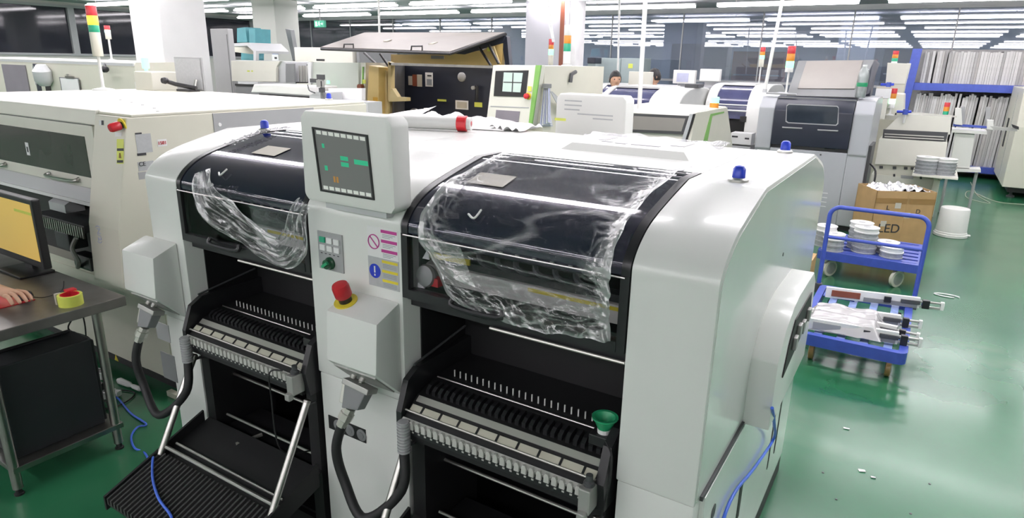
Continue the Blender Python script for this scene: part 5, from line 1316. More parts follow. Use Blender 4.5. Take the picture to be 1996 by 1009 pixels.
a_ = AY(1029, 187, Y - 0.01); eb = MB().lathe((a_.x, Y - 0.005, a_.z), [(0.03, 0), (0.03, 0.005)], 18, (0, -1, 0)).build('stop_plate', 'yellow', gm)
MB().lathe((a_.x, Y - 0.01, a_.z), [(0.02, 0), (0.023, 0.01), (0.023, 0.035), (0.01, 0.04)], 18, (0, -1, 0)).build('stop_button', 'red', eb)
plate(1029, 168, 1036, 178, Y - 0.005, 'label', 'lime', gm)
# side body, a step back
sx = AY(1046, 200, Y).x
MB().prism([(Y + 0.12, 0.1), (Y + 0.12, 1.71), (4.93, 1.71), (4.93, 0.1)], 'x', sx - 0.5, sx).build('side_body', 'cream', gm, smooth=0)
MB().box(AY(946, 0, Y).x, sx, Y, 4.9, 0.0, 1.10).build('base_body', 'cream', gm, smooth=0)
t0 = AX(1122, 150, sx)
signal_tower((sx - 0.10, t0.y, 1.71), 0.36, [('pipe', 0.11), ('lampgreen', 0.07), ('lampamber', 0.07), ('pipe', 0.09)], 0.034, parent=gm)
MB().tube([AX(1112, 160, sx + 0.02), AX(1114, 145, sx + 0.02), AX(1122, 140, sx + 0.02)], 0.018, 8).build('camera_arm', 'darkgrey', gm)
# papers in a clip on the side
pp = thing('paper_bundle', 'bundle of bluish papers hanging by a clip on the striped machine', 'papers', AX(1065, 240, sx + 0.02))
for k in range(5):
    MB().hexa([AX(1060 + 2 * k, 172, sx + 0.012 + 0.012 * k), AX(1064 + 2 * k, 172, sx + 0.012 + 0.012 * k), AX(1077 - 1 * k, 246 - 2 * k, sx + 0.012 + 0.012 * k), AX(1052 + 4 * k, 246 - 2 * k, sx + 0.012 + 0.012 * k)],
              [p + Vector((0.003, 0, 0)) for p in (AX(1060 + 2 * k, 172, sx + 0.012 + 0.012 * k), AX(1064 + 2 * k, 172, sx + 0.012 + 0.012 * k), AX(1077 - 1 * k, 246 - 2 * k, sx + 0.012 + 0.012 * k), AX(1052 + 4 * k, 246 - 2 * k, sx + 0.012 + 0.012 * k))]).build('sheet', 'bluepaper' if k % 2 == 0 else 'paper', pp, smooth=0)
q = AX(1066, 168, sx + 0.04); MB().box(q.x - 0.03, q.x + 0.03, q.y - 0.03, q.y + 0.03, q.z - 0.015, q.z + 0.02).build('clip', 'midgrey', pp, bevel=0.004, smooth=0)
sw = MB().hexa([AX(1072, 178, sx + 0.07), AX(1076, 178, sx + 0.07), AX(1103, 205, sx + 0.05), AX(1103, 236, sx + 0.05)], [p + Vector((0.004, 0, 0)) for p in (AX(1072, 178, sx + 0.07), AX(1076, 178, sx + 0.07), AX(1103, 205, sx + 0.05), AX(1103, 236, sx + 0.05))]).build('loose_sheet', 'silver_label', pp, smooth=0)

# small tower standing behind the striped machine
signal_tower((AY(1073, 130, 6.2).x, 6.2, 0.0), AY(1073, 76, 6.2).z, [('cream', 0.12), ('litgreen', 0.07), ('lampamber', 0.05), ('lampred', 0.07)], 0.032, label='thin signal tower with lit green lamp behind the striped machine', base_r=0.16)

# cream machine with smoked window and green stripe, right of the rear screen
g2 = thing('striped_machine', 'cream machine with a smoked window and lit green lamp behind the white one', 'machine', (0.3, 5.4, 0))
Y = 4.6
sx2 = AY(1348, 240, Y).x
a_ = AY(1180, 214, Y)
MB().prism([(Y, 0.9), (Y + 0.05, 1.30), (Y + 0.12, 1.335), (Y + 1.2, 1.335), (Y + 1.55, 0.9), (Y + 1.55, 0.0), (Y, 0.0)], 'x', a_.x, sx2 - 0.02).build('body', 'cream2', g2, smooth=0)
poly([(1232, 221), (1341, 226), (1331, 262), (1226, 257)], Y - 0.005, 0.06, 'window_frame', 'darkgrey', g2)
poly([(1236, 226), (1336, 231), (1328, 256), (1230, 252)], Y - 0.009, 0.02, 'smoked_window', 'taupe', g2)
poly([(1344, 222), (1352, 222), (1332, 284), (1325, 284)], Y - 0.01, 0.05, 'edge_trim', 'greywhite', g2)
poly([(1351, 222), (1353, 222), (1336, 285), (1333, 285)], Y - 0.012, 0.05, 'edge_gap', 'black', g2)
MB().prism([(Y - 0.04, 0.0), (Y - 0.04, 0.95), (Y + 0.06, 1.33), (Y + 1.15, 1.33), (Y + 1.55, 0.90), (Y + 1.55, 0)], 'x', sx2 - 0.02, sx2 + 0.01).build('side_panel', 'cream', g2, bevel=0.004, smooth=0)
xx = sx2 + 0.011
def sq(pts, name, mt, parent, th=0.004, xx_=None):
    q = [AX(u, v, xx_) for u, v in pts]
    return MB().prism([(p.y, p.z) for p in q], 'x', xx_, xx_ + th).build(name, mt, parent, smooth=0)
sq([(1385, 222), (1411, 217), (1411, 220), (1388, 226), (1377, 282), (1369, 282)], 'green_stripe', 'gstripe', g2, 0.004, xx)
tb = AX(1391, 215, sx2 - 0.06)
lamp = MB().lathe((sx2 - 0.06, tb.y, 1.33), [(0.045, 0), (0.045, 0.05)], 18).build('lamp_base', 'lampamber', g2)
MB().lathe((sx2 - 0.06, tb.y, 1.38), [(0.045, 0), (0.045, 0.055), (0.03, 0.06)], 18).build('green_lamp', 'litgreen', g2)

# ------------------------------------------------------------------ white placement machines further back
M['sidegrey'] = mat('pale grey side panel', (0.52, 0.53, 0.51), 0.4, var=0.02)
def mounter(label, xl, xr, yf, yr, z0, zt, cols, win=None):
    t = thing('placement_machine', label, 'machine', ((xl + xr) / 2, (yf + yr) / 2, 0), 'white placement machines at the back')
    d = yr - yf
    prof = spline([(yf, z0 + 0.02, 0), (yf + 0.03 * d, z0 + 0.12, 0), (yf + 0.12 * d, zt - 0.07, 0), (yf + 0.27 * d, zt - 0.01, 0), (yf + 0.45 * d, zt, 0)], 5)
    prof = [(p.x, p.y) for p in prof]
    prof = [(yf, 0.1)] + prof + [(yf + yr - y, z) for y, z in reversed(prof)] + [(yr, 0.1)]
    for a, b in cols:
        MB().prism(prof, 'x', a, b).build('column', 'white', t, bevel=0.008, smooth=40)
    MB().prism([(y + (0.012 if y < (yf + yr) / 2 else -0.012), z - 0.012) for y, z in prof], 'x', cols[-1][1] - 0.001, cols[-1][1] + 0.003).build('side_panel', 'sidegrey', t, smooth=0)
    xs = sorted([c for ab in cols for c in ab])
    for i in range(1, len(xs) - 1, 2):
        a, b = xs[i], xs[i + 1]
        pr = [(y + (0.02 if y < (yf + yr) / 2 else -0.02), z - 0.012) for y, z in prof[1:-1]]
        MB().prism([(yf + 0.02, z0 - 0.12)] + pr + [(yr - 0.02, z0 - 0.12)], 'x', a, b).build('hood', 'hood_blue', t, smooth=40)
        MB().cyl((a, yf + 0.012, z0 + 0.05), (b, yf + 0.012, z0 + 0.05), 0.008, 8).build('hinge_strip', 'paper', t)
        MB().cyl((a, yf + 0.012, z0 - 0.02), (b, yf + 0.012, z0 - 0.02), 0.010, 8).build('hinge_strip', 'paper', t)
        MB().box(a, b, yf + 0.12, yr - 0.12, 0.1, z0 - 0.12).build('bay', 'black', t, smooth=0)
        MB().box(a, b, yf + 0.25 * d, yr - 0.25 * d, zt - 0.02, zt + 0.004).build('top_cover', 'white', t, smooth=0)
    MB().box(xl + 0.05, xr - 0.05, yf + 0.04, yr - 0.04, 0, 0.1).build('plinth', 'black', t, smooth=0)
    return t
M['hood_blue'] = mat('blue tinted hood', (0.055, 0.06, 0.13), 0.15, var=0.15)
A = mounter('white placement machine with blue hood behind the tall white pole', -1.05, -0.03, 6.3, 7.85, 1.20, 1.47, [(-1.05, -0.98), (-0.40, -0.03)])
B = mounter('white placement machine with blue hood left of the grey printer', 0.0, 0.72, 7.3, 8.7, 1.22, 1.52, [(0.0, 0.12), (0.52, 0.72)])
B2 = mounter('white placement machine farthest back before the glass partition', -2.6, 0.4, 9.3, 10.4, 1.20, 1.40, [(-2.6, -2.4), (-0.9, -0.6), (0.2, 0.4)])
plate(1443, 226, 1454, 238, 7.295, 'switch_plate', 'black', B, 0.01)
wbox(1425, 258, 1463, 283, 7.0, 0.2, 'front_box', 'paper', B, 0.004)
plate(1427, 264, 1438, 268, 6.999, 'label_print', 'print', B); plate(1452, 268, 1460, 272, 6.999, 'label_print', 'print', B)
a_, b_ = AY(1425, 283, 7.0), AY(1463, 283, 7.0); MB().box(a_.x, b_.x, 7.0, 7.3, 0.1, a_.z).build('front_base', 'greywhite', B, smooth=0)
# clutter on the first one
o = wbox(1335, 163, 1360, 171, 6.9, 0.25, 'tool_case', 'darkgrey', None, 0.005, z0=1.472); tag(o, 'small dark tool case on the back white machine with the round side', 'case')
# white monitors on the back machines
def back_mon(u0, v0, u1, v1, Y, z0, label, face=False):
    t = thing('monitor', label, 'monitor', AY((u0 + u1) / 2, v1, Y))
    o = wbox(u0, v0, u1, v1, Y, 0.10, 'case', 'white2', t, 0.01)
    if face: plate(u0 + 7, v0 + 6, u1 - 12, v1 - 4, Y - 0.001, 'screen_image', 'bluepaper', t)
    a, b = AY(u0, v1, Y), AY(u1, v1, Y)
    MB().box(a.x + 0.06, b.x - 0.06, Y + 0.03, Y + 0.07, z0, a.z + 0.002).build('stand', 'grey', t, smooth=0)
back_mon(1313, 136, 1353, 164, 9.45, 1.404, 'white monitor with pale screen on the farthest white machine', True)
back_mon(1365, 134, 1402, 159, 9.45, 1.404, 'white monitor seen from behind on the farthest white machine')
o = thing('white_cabinet', 'plain pale cabinet hiding part of the right-hand worker', 'cabinet', (-2.1, 8.2, 0))
wbox(1226, 139, 1270, 160, 8.3, 0.06, 'body', 'cream2', o, 0.006, z0=0.0)
# pale boxes before the partition
for k, (u0, v0, u1, v1, mt) in enumerate(((1148, 112, 1178, 135, 'tealgrey'), (1178, 113, 1208, 150, 'tealgrey'), (1211, 113, 1250, 140, 'tealgrey'), (1103, 113, 1114, 128, 'cloth_white'), (1145, 112, 1160, 124, 'navy'))):
    if k == 0: M['tealgrey'] = mat('grey teal crate', (0.32, 0.38, 0.38), 0.6, var=0.06)
    o = thing('storage_crate', ['first grey teal crate right of the dark edged pillar', 'second grey teal crate right of the dark edged pillar', 'third grey teal crate, with a yellow label', 'narrow white box beside the dark edged pillar', 'small navy box on top of a grey teal crate'][k], 'crate', AY(u0, v1, 11.4))
    wbox(u0, v0, u1, v1, 11.4 - (0.4 if k == 4 else 0) , 0.5 if k != 4 else 0.3, 'case', mt, o, 0.01, z0=0.0 if k != 4 else None)
    if k == 2: plate(1225, 124, 1233, 133, 11.399, 'label', 'lime', o)
    if k == 4:
        a_, b_ = AY(u0, v1, 11.0), AY(u1, v1, 11.0); MB().box(a_.x, b_.x, 11.02, 11.28, 0, a_.z).build('stand', 'tealgrey', o, smooth=0)

# two workers sitting behind the white machines
def worker(u, v, Y, face, shirt, label):
    t = thing('person', label, 'person', (AY(u, v, Y).x, Y, 0), None)
    h = AY(u, v, Y); r = 0.105
    x, y, z = h.x, Y, h.z
    f = Vector(face).normalized(); s = Vector((f.y, -f.x, 0))
    def pt(a, b, c): p = Vector((x, y, 0)) + f * a + s * b; p.z = c; return p
    zs = z - 0.26
    J = {'pelvis': (pt(-0.12, 0, zs - 0.50), (0.17, 0.13)), 'waist': (pt(-0.10, 0, zs - 0.32), (0.15, 0.11)), 'chest': (pt(-0.06, 0, zs - 0.12), (0.175, 0.12)), 'collar': (pt(-0.02, 0, zs + 0.04), (0.09, 0.08)),
         'sr': (pt(-0.02, 0.21, zs), 0.065), 'er': (pt(0.10, 0.26, zs - 0.26), 0.047), 'wr': (pt(0.33, 0.16, zs - 0.26), 0.036), 'sl': (pt(-0.02, -0.21, zs), 0.065), 'el': (pt(0.10, -0.26, zs - 0.26), 0.047), 'wl': (pt(0.33, -0.16, zs - 0.26), 0.036),
         'hr': (pt(-0.08, 0.09, zs - 0.52), 0.10), 'kr': (pt(0.32, 0.12, zs - 0.52), 0.075), 'ar': (pt(0.34, 0.12, 0.10), 0.05), 'tr': (pt(0.46, 0.12, 0.04), 0.04), 'hl': (pt(-0.08, -0.09, zs - 0.52), 0.10), 'kl': (pt(0.32, -0.12, zs - 0.52), 0.075), 'al': (pt(0.34, -0.12, 0.10), 0.05), 'tl': (pt(0.46, -0.12, 0.04), 0.04)}
    E = [('pelvis', 'waist'), ('waist', 'chest'), ('chest', 'collar'), ('collar', 'sr'), ('sr', 'er'), ('er', 'wr'), ('collar', 'sl'), ('sl', 'el'), ('el', 'wl'), ('pelvis', 'hr'), ('hr', 'kr'), ('kr', 'ar'), ('ar', 'tr'), ('pelvis', 'hl'), ('hl', 'kl'), ('kl', 'al'), ('al', 'tl')]
    skin_body('clothing', J, E, shirt, t)
    MB().cyl(pt(-0.02, 0, zs + 0.04), pt(0.0, 0, z - 0.08), 0.05, 14).build('neck', 'skin', t)
    head(t, (x, y, z), r, face)
    for k in (-1, 1):
        hb = pt(0.33, 0.16 * k, zs - 0.26)
        j = {'a': (hb, (0.032, 0.022)), 'b': (hb + f * 0.09, (0.038, 0.016))}
        skin_body('hand', j, [('a', 'b')], 'skin', t)
        for i in range(4):
            b0 = hb + f * 0.085 + s * (0.024 - 0.016 * i)
            skin_body('finger', {'a': (b0, 0.009), 'b': (b0 + f * 0.045, 0.0085), 'c': (b0 + f * 0.08 - Vector((0, 0, 0.015)), 0.0075)}, [('a', 'b'), ('b', 'c')], 'skin', t, 1)
        skin_body('thumb', {'a': (hb + f * 0.03 - s * 0.025 * k, 0.011), 'b': (hb + f * 0.07 - s * 0.05 * k, 0.0095)}, [('a', 'b')], 'skin', t, 1)
    st = thing('stool', 'black stool under ' + label.split(',')[0], 'stool', (pt(-0.10, 0, 0).x, pt(-0.10, 0, 0).y, 0))
    b0 = pt(-0.12, 0, 0); hz_ = zs - 0.66
    MB().lathe((b0.x, b0.y, hz_), [(0.15, 0), (0.165, 0.01), (0.165, 0.05), (0.14, 0.06)], 24).build('seat', 'blackp', st)
    MB().cyl((b0.x, b0.y, 0.05), (b0.x, b0.y, hz_), 0.02, 12).build('stem', 'chrome', st)
    MB().lathe((b0.x, b0.y, 0.0), [(0.18, 0), (0.18, 0.02), (0.04, 0.06)], 24).build('base', 'blackp', st)
    return t
worker(1199, 155, 8.1, (0.6, -0.7, 0), 'cloth_white', 'worker in white with lowered head, left of the tall white pole')
worker(1275, 150, 8.9, (-0.8, -0.6, 0), 'cloth_white', 'worker in profile just right of the tall white pole')

# signal tower of the back row
signal_tower((AY(1480, 155, 8.9).x, 8.9, 0), AY(1480, 92, 8.9).z, [('cream', 0.11), ('litgreen', 0.05), ('lampamber', 0.05), ('lampred', 0.06)], 0.035, label='thin signal tower with lit green lamp left of the leaning pole', base_r=0.18)
# ================================================================== THE GREY PRINTER
pr_ = thing('solder_printer', 'grey printing machine with dark front door and raised taupe cover', 'printer', (1.35, 7.2, 0))
Y = 6.6; xL, xR = AY(1475, 250, Y).x, AY(1697, 260, Y).x
MB().prism([(Y + 0.02, 0.06), (Y + 0.02, 0.83), (Y, 0.85), (Y, 1.30), (Y + 0.10, 1.42), (Y + 0.25, 1.44), (Y + 1.0, 1.44), (Y + 1.15, 1.30), (Y + 1.15, 0.06)], 'x', xL, xL + 0.17).build('left_cheek', 'pgrey', pr_, bevel=0.012, smooth=0)
MB().prism([(Y + 0.02, 0.06), (Y + 0.02, 0.83), (Y, 0.85), (Y, 1.28), (Y + 0.10, 1.41), (Y + 0.25, 1.44), (Y + 1.0, 1.44), (Y + 1.15, 1.30), (Y + 1.15, 0.06)], 'x', xR - 0.19, xR).build('right_cheek', 'pgrey', pr_, bevel=0.02, smooth=0)
MB().box(xL + 0.17, xR - 0.19, Y + 0.02, Y + 1.1, 0.06, 0.86).build('lower_door', 'pgrey', pr_, bevel=0.006, smooth=0)
MB().box(xL + 0.17, xR - 0.19, Y + 0.1, Y + 1.1, 0.86, 1.42).build('inner_body', 'midgrey', pr_, smooth=0)
dr_ = MB().prism([(Y - 0.03, 0.90), (Y - 0.03, 1.28), (Y + 0.03, 1.36), (Y + 0.14, 1.43), (Y + 0.16, 1.43), (Y + 0.16, 0.90)], 'x', xL + 0.172, xR - 0.192).build('front_door', 'navy', pr_, bevel=0.012, smooth=30)
def pf(pts, name, mt, parent, off, d=0.01): return poly(pts, Y + off, d, name, mt, parent)
M['pwin'] = mat('dark blue window', (0.035, 0.045, 0.06), 0.06, var=0.3, scale=3)
pf([(1533, 205), (1537, 202), (1632, 206), (1635, 209), (1634, 241), (1630, 245), (1536, 240), (1531, 237)], 'door_window', 'grey', dr_, -0.034, 0.004)
pf([(1534, 207), (1538, 204), (1631, 208), (1634, 211), (1632, 240), (1629, 243), (1537, 238), (1533, 235)], 'window_pane', 'pwin', dr_, -0.036, 0.003)
for u0, u1, v in ((1525, 1563, 248), (1594, 1633, 253)):
    a_, b_ = AY(u0, v, Y - 0.04), AY(u1, v + 2, Y - 0.04)
    MB().tube([a_ + Vector((0, 0.02, 0)), a_, b_, b_ + Vector((0, 0.02, 0))], 0.008, 6).build('door_handle', 'grey', dr_)
pf([(1521, 276), (1541, 278), (1541, 285), (1521, 283)], 'pull_slot', 'black', pr_, 0.012)
pf([(1607, 283), (1628, 284), (1628, 291), (1607, 290)], 'pull_slot', 'black', pr_, 0.012)
pf([(1598, 300), (1601, 300), (1601, 303), (1598, 303)], 'lock', 'darkgrey', pr_, 0.012)
MB().box(xL + 0.05, xR - 0.05, Y + 0.06, Y + 1.05, 0.0, 0.06).build('plinth', 'black', pr_, smooth=0)
for z, (x0, x1) in ((0.20, (xR - 0.42, xR - 0.37)), (0.20, (xR - 0.32, xR - 0.27))): pass
for k in range(4):
    for j in range(2): MB().box(1.50 + 0.10 * j, 1.56 + 0.10 * j, Y + 0.0185, Y + 0.0205, 0.25 + 0.05 * k, 0.258 + 0.05 * k).build('louvre', 'paper', pr_, smooth=0)
MB().box(xR, xR + 0.03, Y + 0.10, Y + 0.60, 0.06, 0.95).build('side_duct', 'darkgrey', pr_, smooth=0)
MB().tube(spline([(xR + 0.03, Y + 0.2, 0.75), (xR + 0.10, Y + 0.15, 0.68), (xR + 0.10, Y + 0.12, 0.52), (xR + 0.03, Y + 0.15, 0.46)], 5), 0.010, 8).build('side_cable', 'blackp', pr_)
# raised top cover
def pt3(u, v, Yp): return AY(u, v, Yp)
cv0 = [pt3(1533, 186, 6.80), pt3(1668, 190, 6.80), pt3(1705, 116, 7.25), pt3(1556, 118, 7.25)]
cv1 = [p + Vector((0, 0.10, -0.03)) for p in cv0]
MB().hexa(cv0, cv1).build('top_cover', 'midgrey', pr_, bevel=0.01, smooth=0)
def cvp(s, t): return cv0[0].lerp(cv0[1], s).lerp(cv0[3].lerp(cv0[2], s), t)
MB().quad(cvp(0.13, 0.20) + Vector((0, -0.012, 0.004)), cvp(0.93, 0.22) + Vector((0, -0.012, 0.004)), cvp(0.86, 0.97) + Vector((0, -0.012, 0.004)), cvp(0.12, 0.97) + Vector((0, -0.012, 0.004)), 0.01).build('cover_window', 'taupe', pr_, bevel=0.003, smooth=0)
MB().hexa([pt3(1668, 190, 6.85), pt3(1690, 182, 7.0), pt3(1710, 124, 7.30), pt3(1703, 116, 7.25)], [p + Vector((0.02, 0.05, 0)) for p in (pt3(1668, 190, 6.85), pt3(1690, 182, 7.0), pt3(1710, 124, 7.30), pt3(1703, 116, 7.25))]).build('cover_side', 'navy', pr_, smooth=0)
MB().box(AY(1690, 0, 7.3).x, AY(1728, 0, 7.3).x, 7.3, 7.6, 1.43, AY(1710, 128, 7.3).z).build('rear_unit', 'navy', pr_, bevel=0.01, smooth=0)
signal_tower((AY(1532, 180, 6.85).x, 6.85, 1.44), AY(1542, 90, 6.85).z - 1.44, [('pipe', 0.05), ('litgreen', 0.07), ('lampamber', 0.08), ('lampred', 0.08)], 0.044, parent=pr_)
MB().tube([AY(1494, 181, 6.7), AY(1552, 184, 6.7)], 0.012, 6).build('top_trim', 'grey', pr_)
# water bottle standing on it
wb = thing('water_bottle', 'clear plastic water bottle standing on the grey printer', 'bottle', (AY(1677, 185, 6.75).x, 6.75, 1.44))
bc = (AY(1677, 185, 6.75).x, 6.75, 1.442); bh = AY(1680, 126, 6.75).z - 1.442
MB().lathe(bc, [(0.045, 0), (0.052, 0.01), (0.052, bh * 0.42), (0.050, bh * 0.44), (0.053, bh * 0.47), (0.053, bh * 0.72), (0.040, bh * 0.85), (0.020, bh * 0.93), (0.018, bh * 0.95)], 24).build('shell', 'bottle', wb)
MB().lathe(bc, [(0.0535, bh * 0.34), (0.0535, bh * 0.46)], 24).build('label', 'dkgreenl', wb) if 'dkgreenl' in M else MB().lathe(bc, [(0.0532, bh * 0.34), (0.0538, bh * 0.35), (0.0538, bh * 0.45), (0.0532, bh * 0.46)], 24).build('label', 'green', wb)
MB().lathe((bc[0], bc[1], bc[2] + bh * 0.94), [(0.022, 0), (0.022, bh * 0.055), (0.018, bh * 0.06)], 18).build('cap', 'paper', wb)

# ================================================================== BEIGE LOADER ON THE RIGHT
ld_ = thing('board_loader', 'pale beige board loader with an open slot right of the printer', 'machine', (2.4, 7.9, 0))
Y = 7.8
lx0, lx1 = AY(1706, 300, Y).x, AY(1848, 300, Y).x
poly([(1708, 180), (1762, 184), (1760, 236), (1718, 232)], Y + 0.25, 0.5, 'tall_housing', 'cream2', ld_, 0.006)
poly([(1730, 122), (1774, 124), (1764, 164), (1726, 163)], Y + 0.9, 0.4, 'rear_housing', 'cream2', ld_, 0.006)
a_, b_ = AY(1726, 163, Y + 0.9), AY(1764, 164, Y + 0.9); MB().box(a_.x, b_.x, Y + 0.92, Y + 1.28, 0.1, b_.z).build('rear_body', 'cream', ld_, smooth=0)
poly([(1756, 222), (1854, 228), (1852, 262), (1722, 256)], Y + 0.12, 0.4, 'upper_panel', 'cream2', ld_)
poly([(1722, 252), (1848, 258), (1843, 278), (1720, 269)], Y + 0.10, 0.03, 'slot', 'darkgrey', ld_)
for v in (262, 267): poly([(1724, v - 2), (1840, v + 4), (1840, v + 6), (1724, v)], Y + 0.08, 0.02, 'slot_rail', 'alu', ld_)
poly([(1714, 270), (1847, 278), (1842, 310), (1840, 326), (1705, 320)], Y, 0.5, 'middle_door', 'cream2', ld_, 0.004)
poly([(1705, 320), (1840, 326), (1836, 350), (1702, 346)], Y + 0.03, 0.5, 'terminal_rail', 'cream', ld_)
for u in (1714, 1740, 1762, 1775): poly([(u, 323 + (u - 1705) * .04), (u + 7, 323 + (u - 1705) * .04), (u + 7, 328 + (u - 1705) * .04), (u, 328 + (u - 1705) * .04)], Y + 0.02, 0.02, 'terminal', 'darkgrey', ld_)
MB().box(lx0, lx1 - 0.02, Y + 0.02, Y + 0.9, 0.06, AY(1760, 345, Y).z).build('lower_body', 'cream2', ld_, smooth=0)
poly([(1756, 341), (1780, 343), (1780, 349), (1756, 347)], Y + 0.017, 0.004, 'pull_slot', 'grey', ld_)
poly([(1741, 339), (1745, 339), (1745, 344), (1741, 344)], Y + 0.017, 0.004, 'lock', 'print', ld_); poly([(1793, 344), (1797, 344), (1797, 349), (1793, 349)], Y + 0.017, 0.004, 'lock', 'print', ld_)
for x in (lx0 + 0.06, lx1 - 0.08): MB().lathe((x, Y + 0.10, 0), [(0.035, 0), (0.035, 0.015), (0.012, 0.02), (0.012, 0.065)], 14).build('foot', 'darkgrey', ld_)
plate(1745, 240 - 20, 1747, 224, Y + 0.24, 'label_print', 'print', ld_)
signal_tower((AY(1741, 130, Y + 1.0).x, Y + 1.05, AY(1741, 124, Y + 0.9).z), 0.16 , [('pipe', 0.02), ('lampgreen', 0.04), ('lampamber', 0.045), ('lampred', 0.045)], 0.035, parent=ld_, base_r=0.04)
signal_tower((AY(1742, 181, Y + 0.2).x, Y + 0.18, AY(1742, 225, Y + 0.2).z), AY(1742, 172, Y + 0.2).z - AY(1742, 225, Y + 0.2).z, [('pipe', 0.05), ('litwhite', 0.06), ('lampamber', 0.06), ('lampred', 0.06)], 0.036, parent=ld_, base_r=0.045)
signal_tower((AY(1842, 226, Y + 0.3).x, Y + 0.35, AY(1842, 227, Y + 0.3).z), 0.16, [('lampgreen', 0.04), ('lampamber', 0.05), ('lampred', 0.05)], 0.030, parent=ld_, base_r=0.035)
# blue clamp handles on it
for nm, u, v, Yp, lab in (('clamp_handle', 1765, 218, Y + 0.08, 'blue and white clamp on the front rail of the beige loader'), ('clamp_handle', 1732, 165, Y + 0.8, 'blue clamp between the two housings of the beige loader')):
    t = thing(nm, lab, 'clamp', AY(u, v, Yp))
    c = AY(u, v, Yp)
    MB().tube([c - Vector((0.09, 0, 0.0)), c + Vector((0.02, 0, 0.0)), c + Vector((0.06, 0, 0.008))], 0.016, 8).build('grip', 'blue', t)
    MB().lathe(c, [(0.03, -0.03), (0.03, 0.03)], 14, (0, 0, 1)).build('hub', 'bluepaint', t)
    MB().cyl(c, c - Vector((0.0, -0.02, 0.13)), 0.016, 10).build('stem', 'pipe', t)
sh = thing('box_on_loader', 'brown topped small box on the corner of the beige loader', 'box', AY(1722, 190, Y + 0.1))
wbox(1708, 172, 1735, 192, Y + 0.12, 0.2, 'case', 'paper', sh); a_, b_ = AY(1708, 172, Y + 0.12), AY(1735, 172, Y + 0.12)
MB().box(a_.x, b_.x, Y + 0.12, Y + 0.32, a_.z, a_.z + 0.015).build('lid', 'tan_label', sh, smooth=0)
MB().box(a_.x, b_.x, Y + 0.12, Y + 0.32, AY(1722, 232, Y + 0.12).z, AY(1722, 192, Y + 0.12).z).build('stand', 'cream2', sh, smooth=0)

# conveyor table running to the right
ct = thing('conveyor', 'narrow board conveyor on a white stand right of the beige loader', 'conveyor', (3.0, 8.6, 0))
Y = 8.4
poly([(1856, 252), (1924, 256), (1924, 262), (1856, 258)], Y, 0.35, 'table_plate', 'white2', ct)
poly([(1752, 216), (1865, 226), (1865, 229), (1752, 219)], Y - 0.45, 0.04, 'front_rail', 'alu', ct)
poly([(1858, 241), (1925, 246), (1925, 250), (1858, 246)], Y + 0.1, 0.05, 'blue_rail', 'bluepaint', ct)
poly([(1862, 210), (1874, 211), (1876, 244), (1860, 242)], Y + 0.02, 0.06, 'end_block', 'white2', ct, 0.004)
poly([(1871, 208), (1881, 208), (1881, 240), (1873, 240)], Y + 0.09, 0.05, 'motor', 'grey', ct, 0.004)
poly([(1922, 208), (1931, 209), (1930, 240), (1920, 240)], Y + 0.12, 0.05, 'motor', 'grey', ct, 0.004)
poly([(1924, 233), (1937, 234), (1937, 254), (1924, 252)], Y + 0.02, 0.06, 'end_block', 'white2', ct, 0.004)
poly([(1930, 246), (1983, 250), (1983, 256), (1938, 253)], Y - 0.1, 0.05, 'arm', 'castmetal', ct)
poly([(1972, 242), (1986, 247), (1986, 253), (1974, 248)], Y - 0.12, 0.06, 'arm_cap', 'blackp', ct)
poly([(1862, 260), (1900, 262), (1890, 328), (1852, 325)], Y + 0.05, 0.12, 'stand_panel', 'white2', ct)
poly([(1840, 328), (1912, 330), (1912, 336), (1840, 334)], Y + 0.02, 0.25, 'stand_foot', 'white2', ct)
for u in (1848, 1904):
    p = AY(u, 335, Y + 0.1); MB().cyl((p.x, Y + 0.12, 0), (p.x, Y + 0.12, p.z + 0.02), 0.018, 10).build('leg', 'grey', ct)
# twin stack of reel tubs on the loader's corner
def reel_stack(c, r, n, h, label, group):
    t = thing('reel_stack', label, 'reels', c, group)
    c = Vector(c)
    for k in range(n):
        MB().lathe(c + Vector((0, 0, k * h)), [(r * 0.3, 0), (r, 0.001), (r, h * 0.16), (r * 0.93, h * 0.2), (r * 0.93, h * 0.8), (r, h * 0.84), (r, h * 0.99), (r * 0.3, h)], 24).build('reel', 'gauze' if k < n - 1 else 'reel_top', t, smooth=30)
    MB().lathe(c + Vector((0, 0, n * h)), [(r * 0.28, 0), (r * 0.28, 0.002)], 18).build('hub', 'silver_label', t)
    return t
M['reel_top'] = mat('white reel flange', (0.80, 0.80, 0.79), 0.4)
sb = thing('reel_shelf', 'small shelf on the loader corner carrying two reel stacks', 'shelf', (2.62, 7.2, 0.6))
c1, c2 = AZ(1803, 338, 0.62), AZ(1838, 340, 0.62)
MB().box(c1.x - 0.12, c2.x + 0.14, min(c1.y, c2.y) - 0.14, 7.82, 0.60, 0.62).build('plate', 'cream2', sb, smooth=0)
MB().box(c1.x + 0.1, c1.x + 0.14, 7.66, 7.80, 0.1, 0.60).build('bracket', 'cream2', sb, smooth=0)
MB().box(c1.x + 0.1, c1.x + 0.14, 7.66, 7.80, 0.0, 0.1).build('foot', 'cream2', sb, smooth=0)
reel_stack((c1.x, c1.y, 0.62), 0.115, 5, 0.038, 'left one of two reel stacks beside the beige loader', 'reel stacks at the loader corner')
reel_stack((c2.x, c2.y, 0.62), 0.115, 5, 0.036, 'right one of two reel stacks beside the beige loader', 'reel stacks at the loader corner')

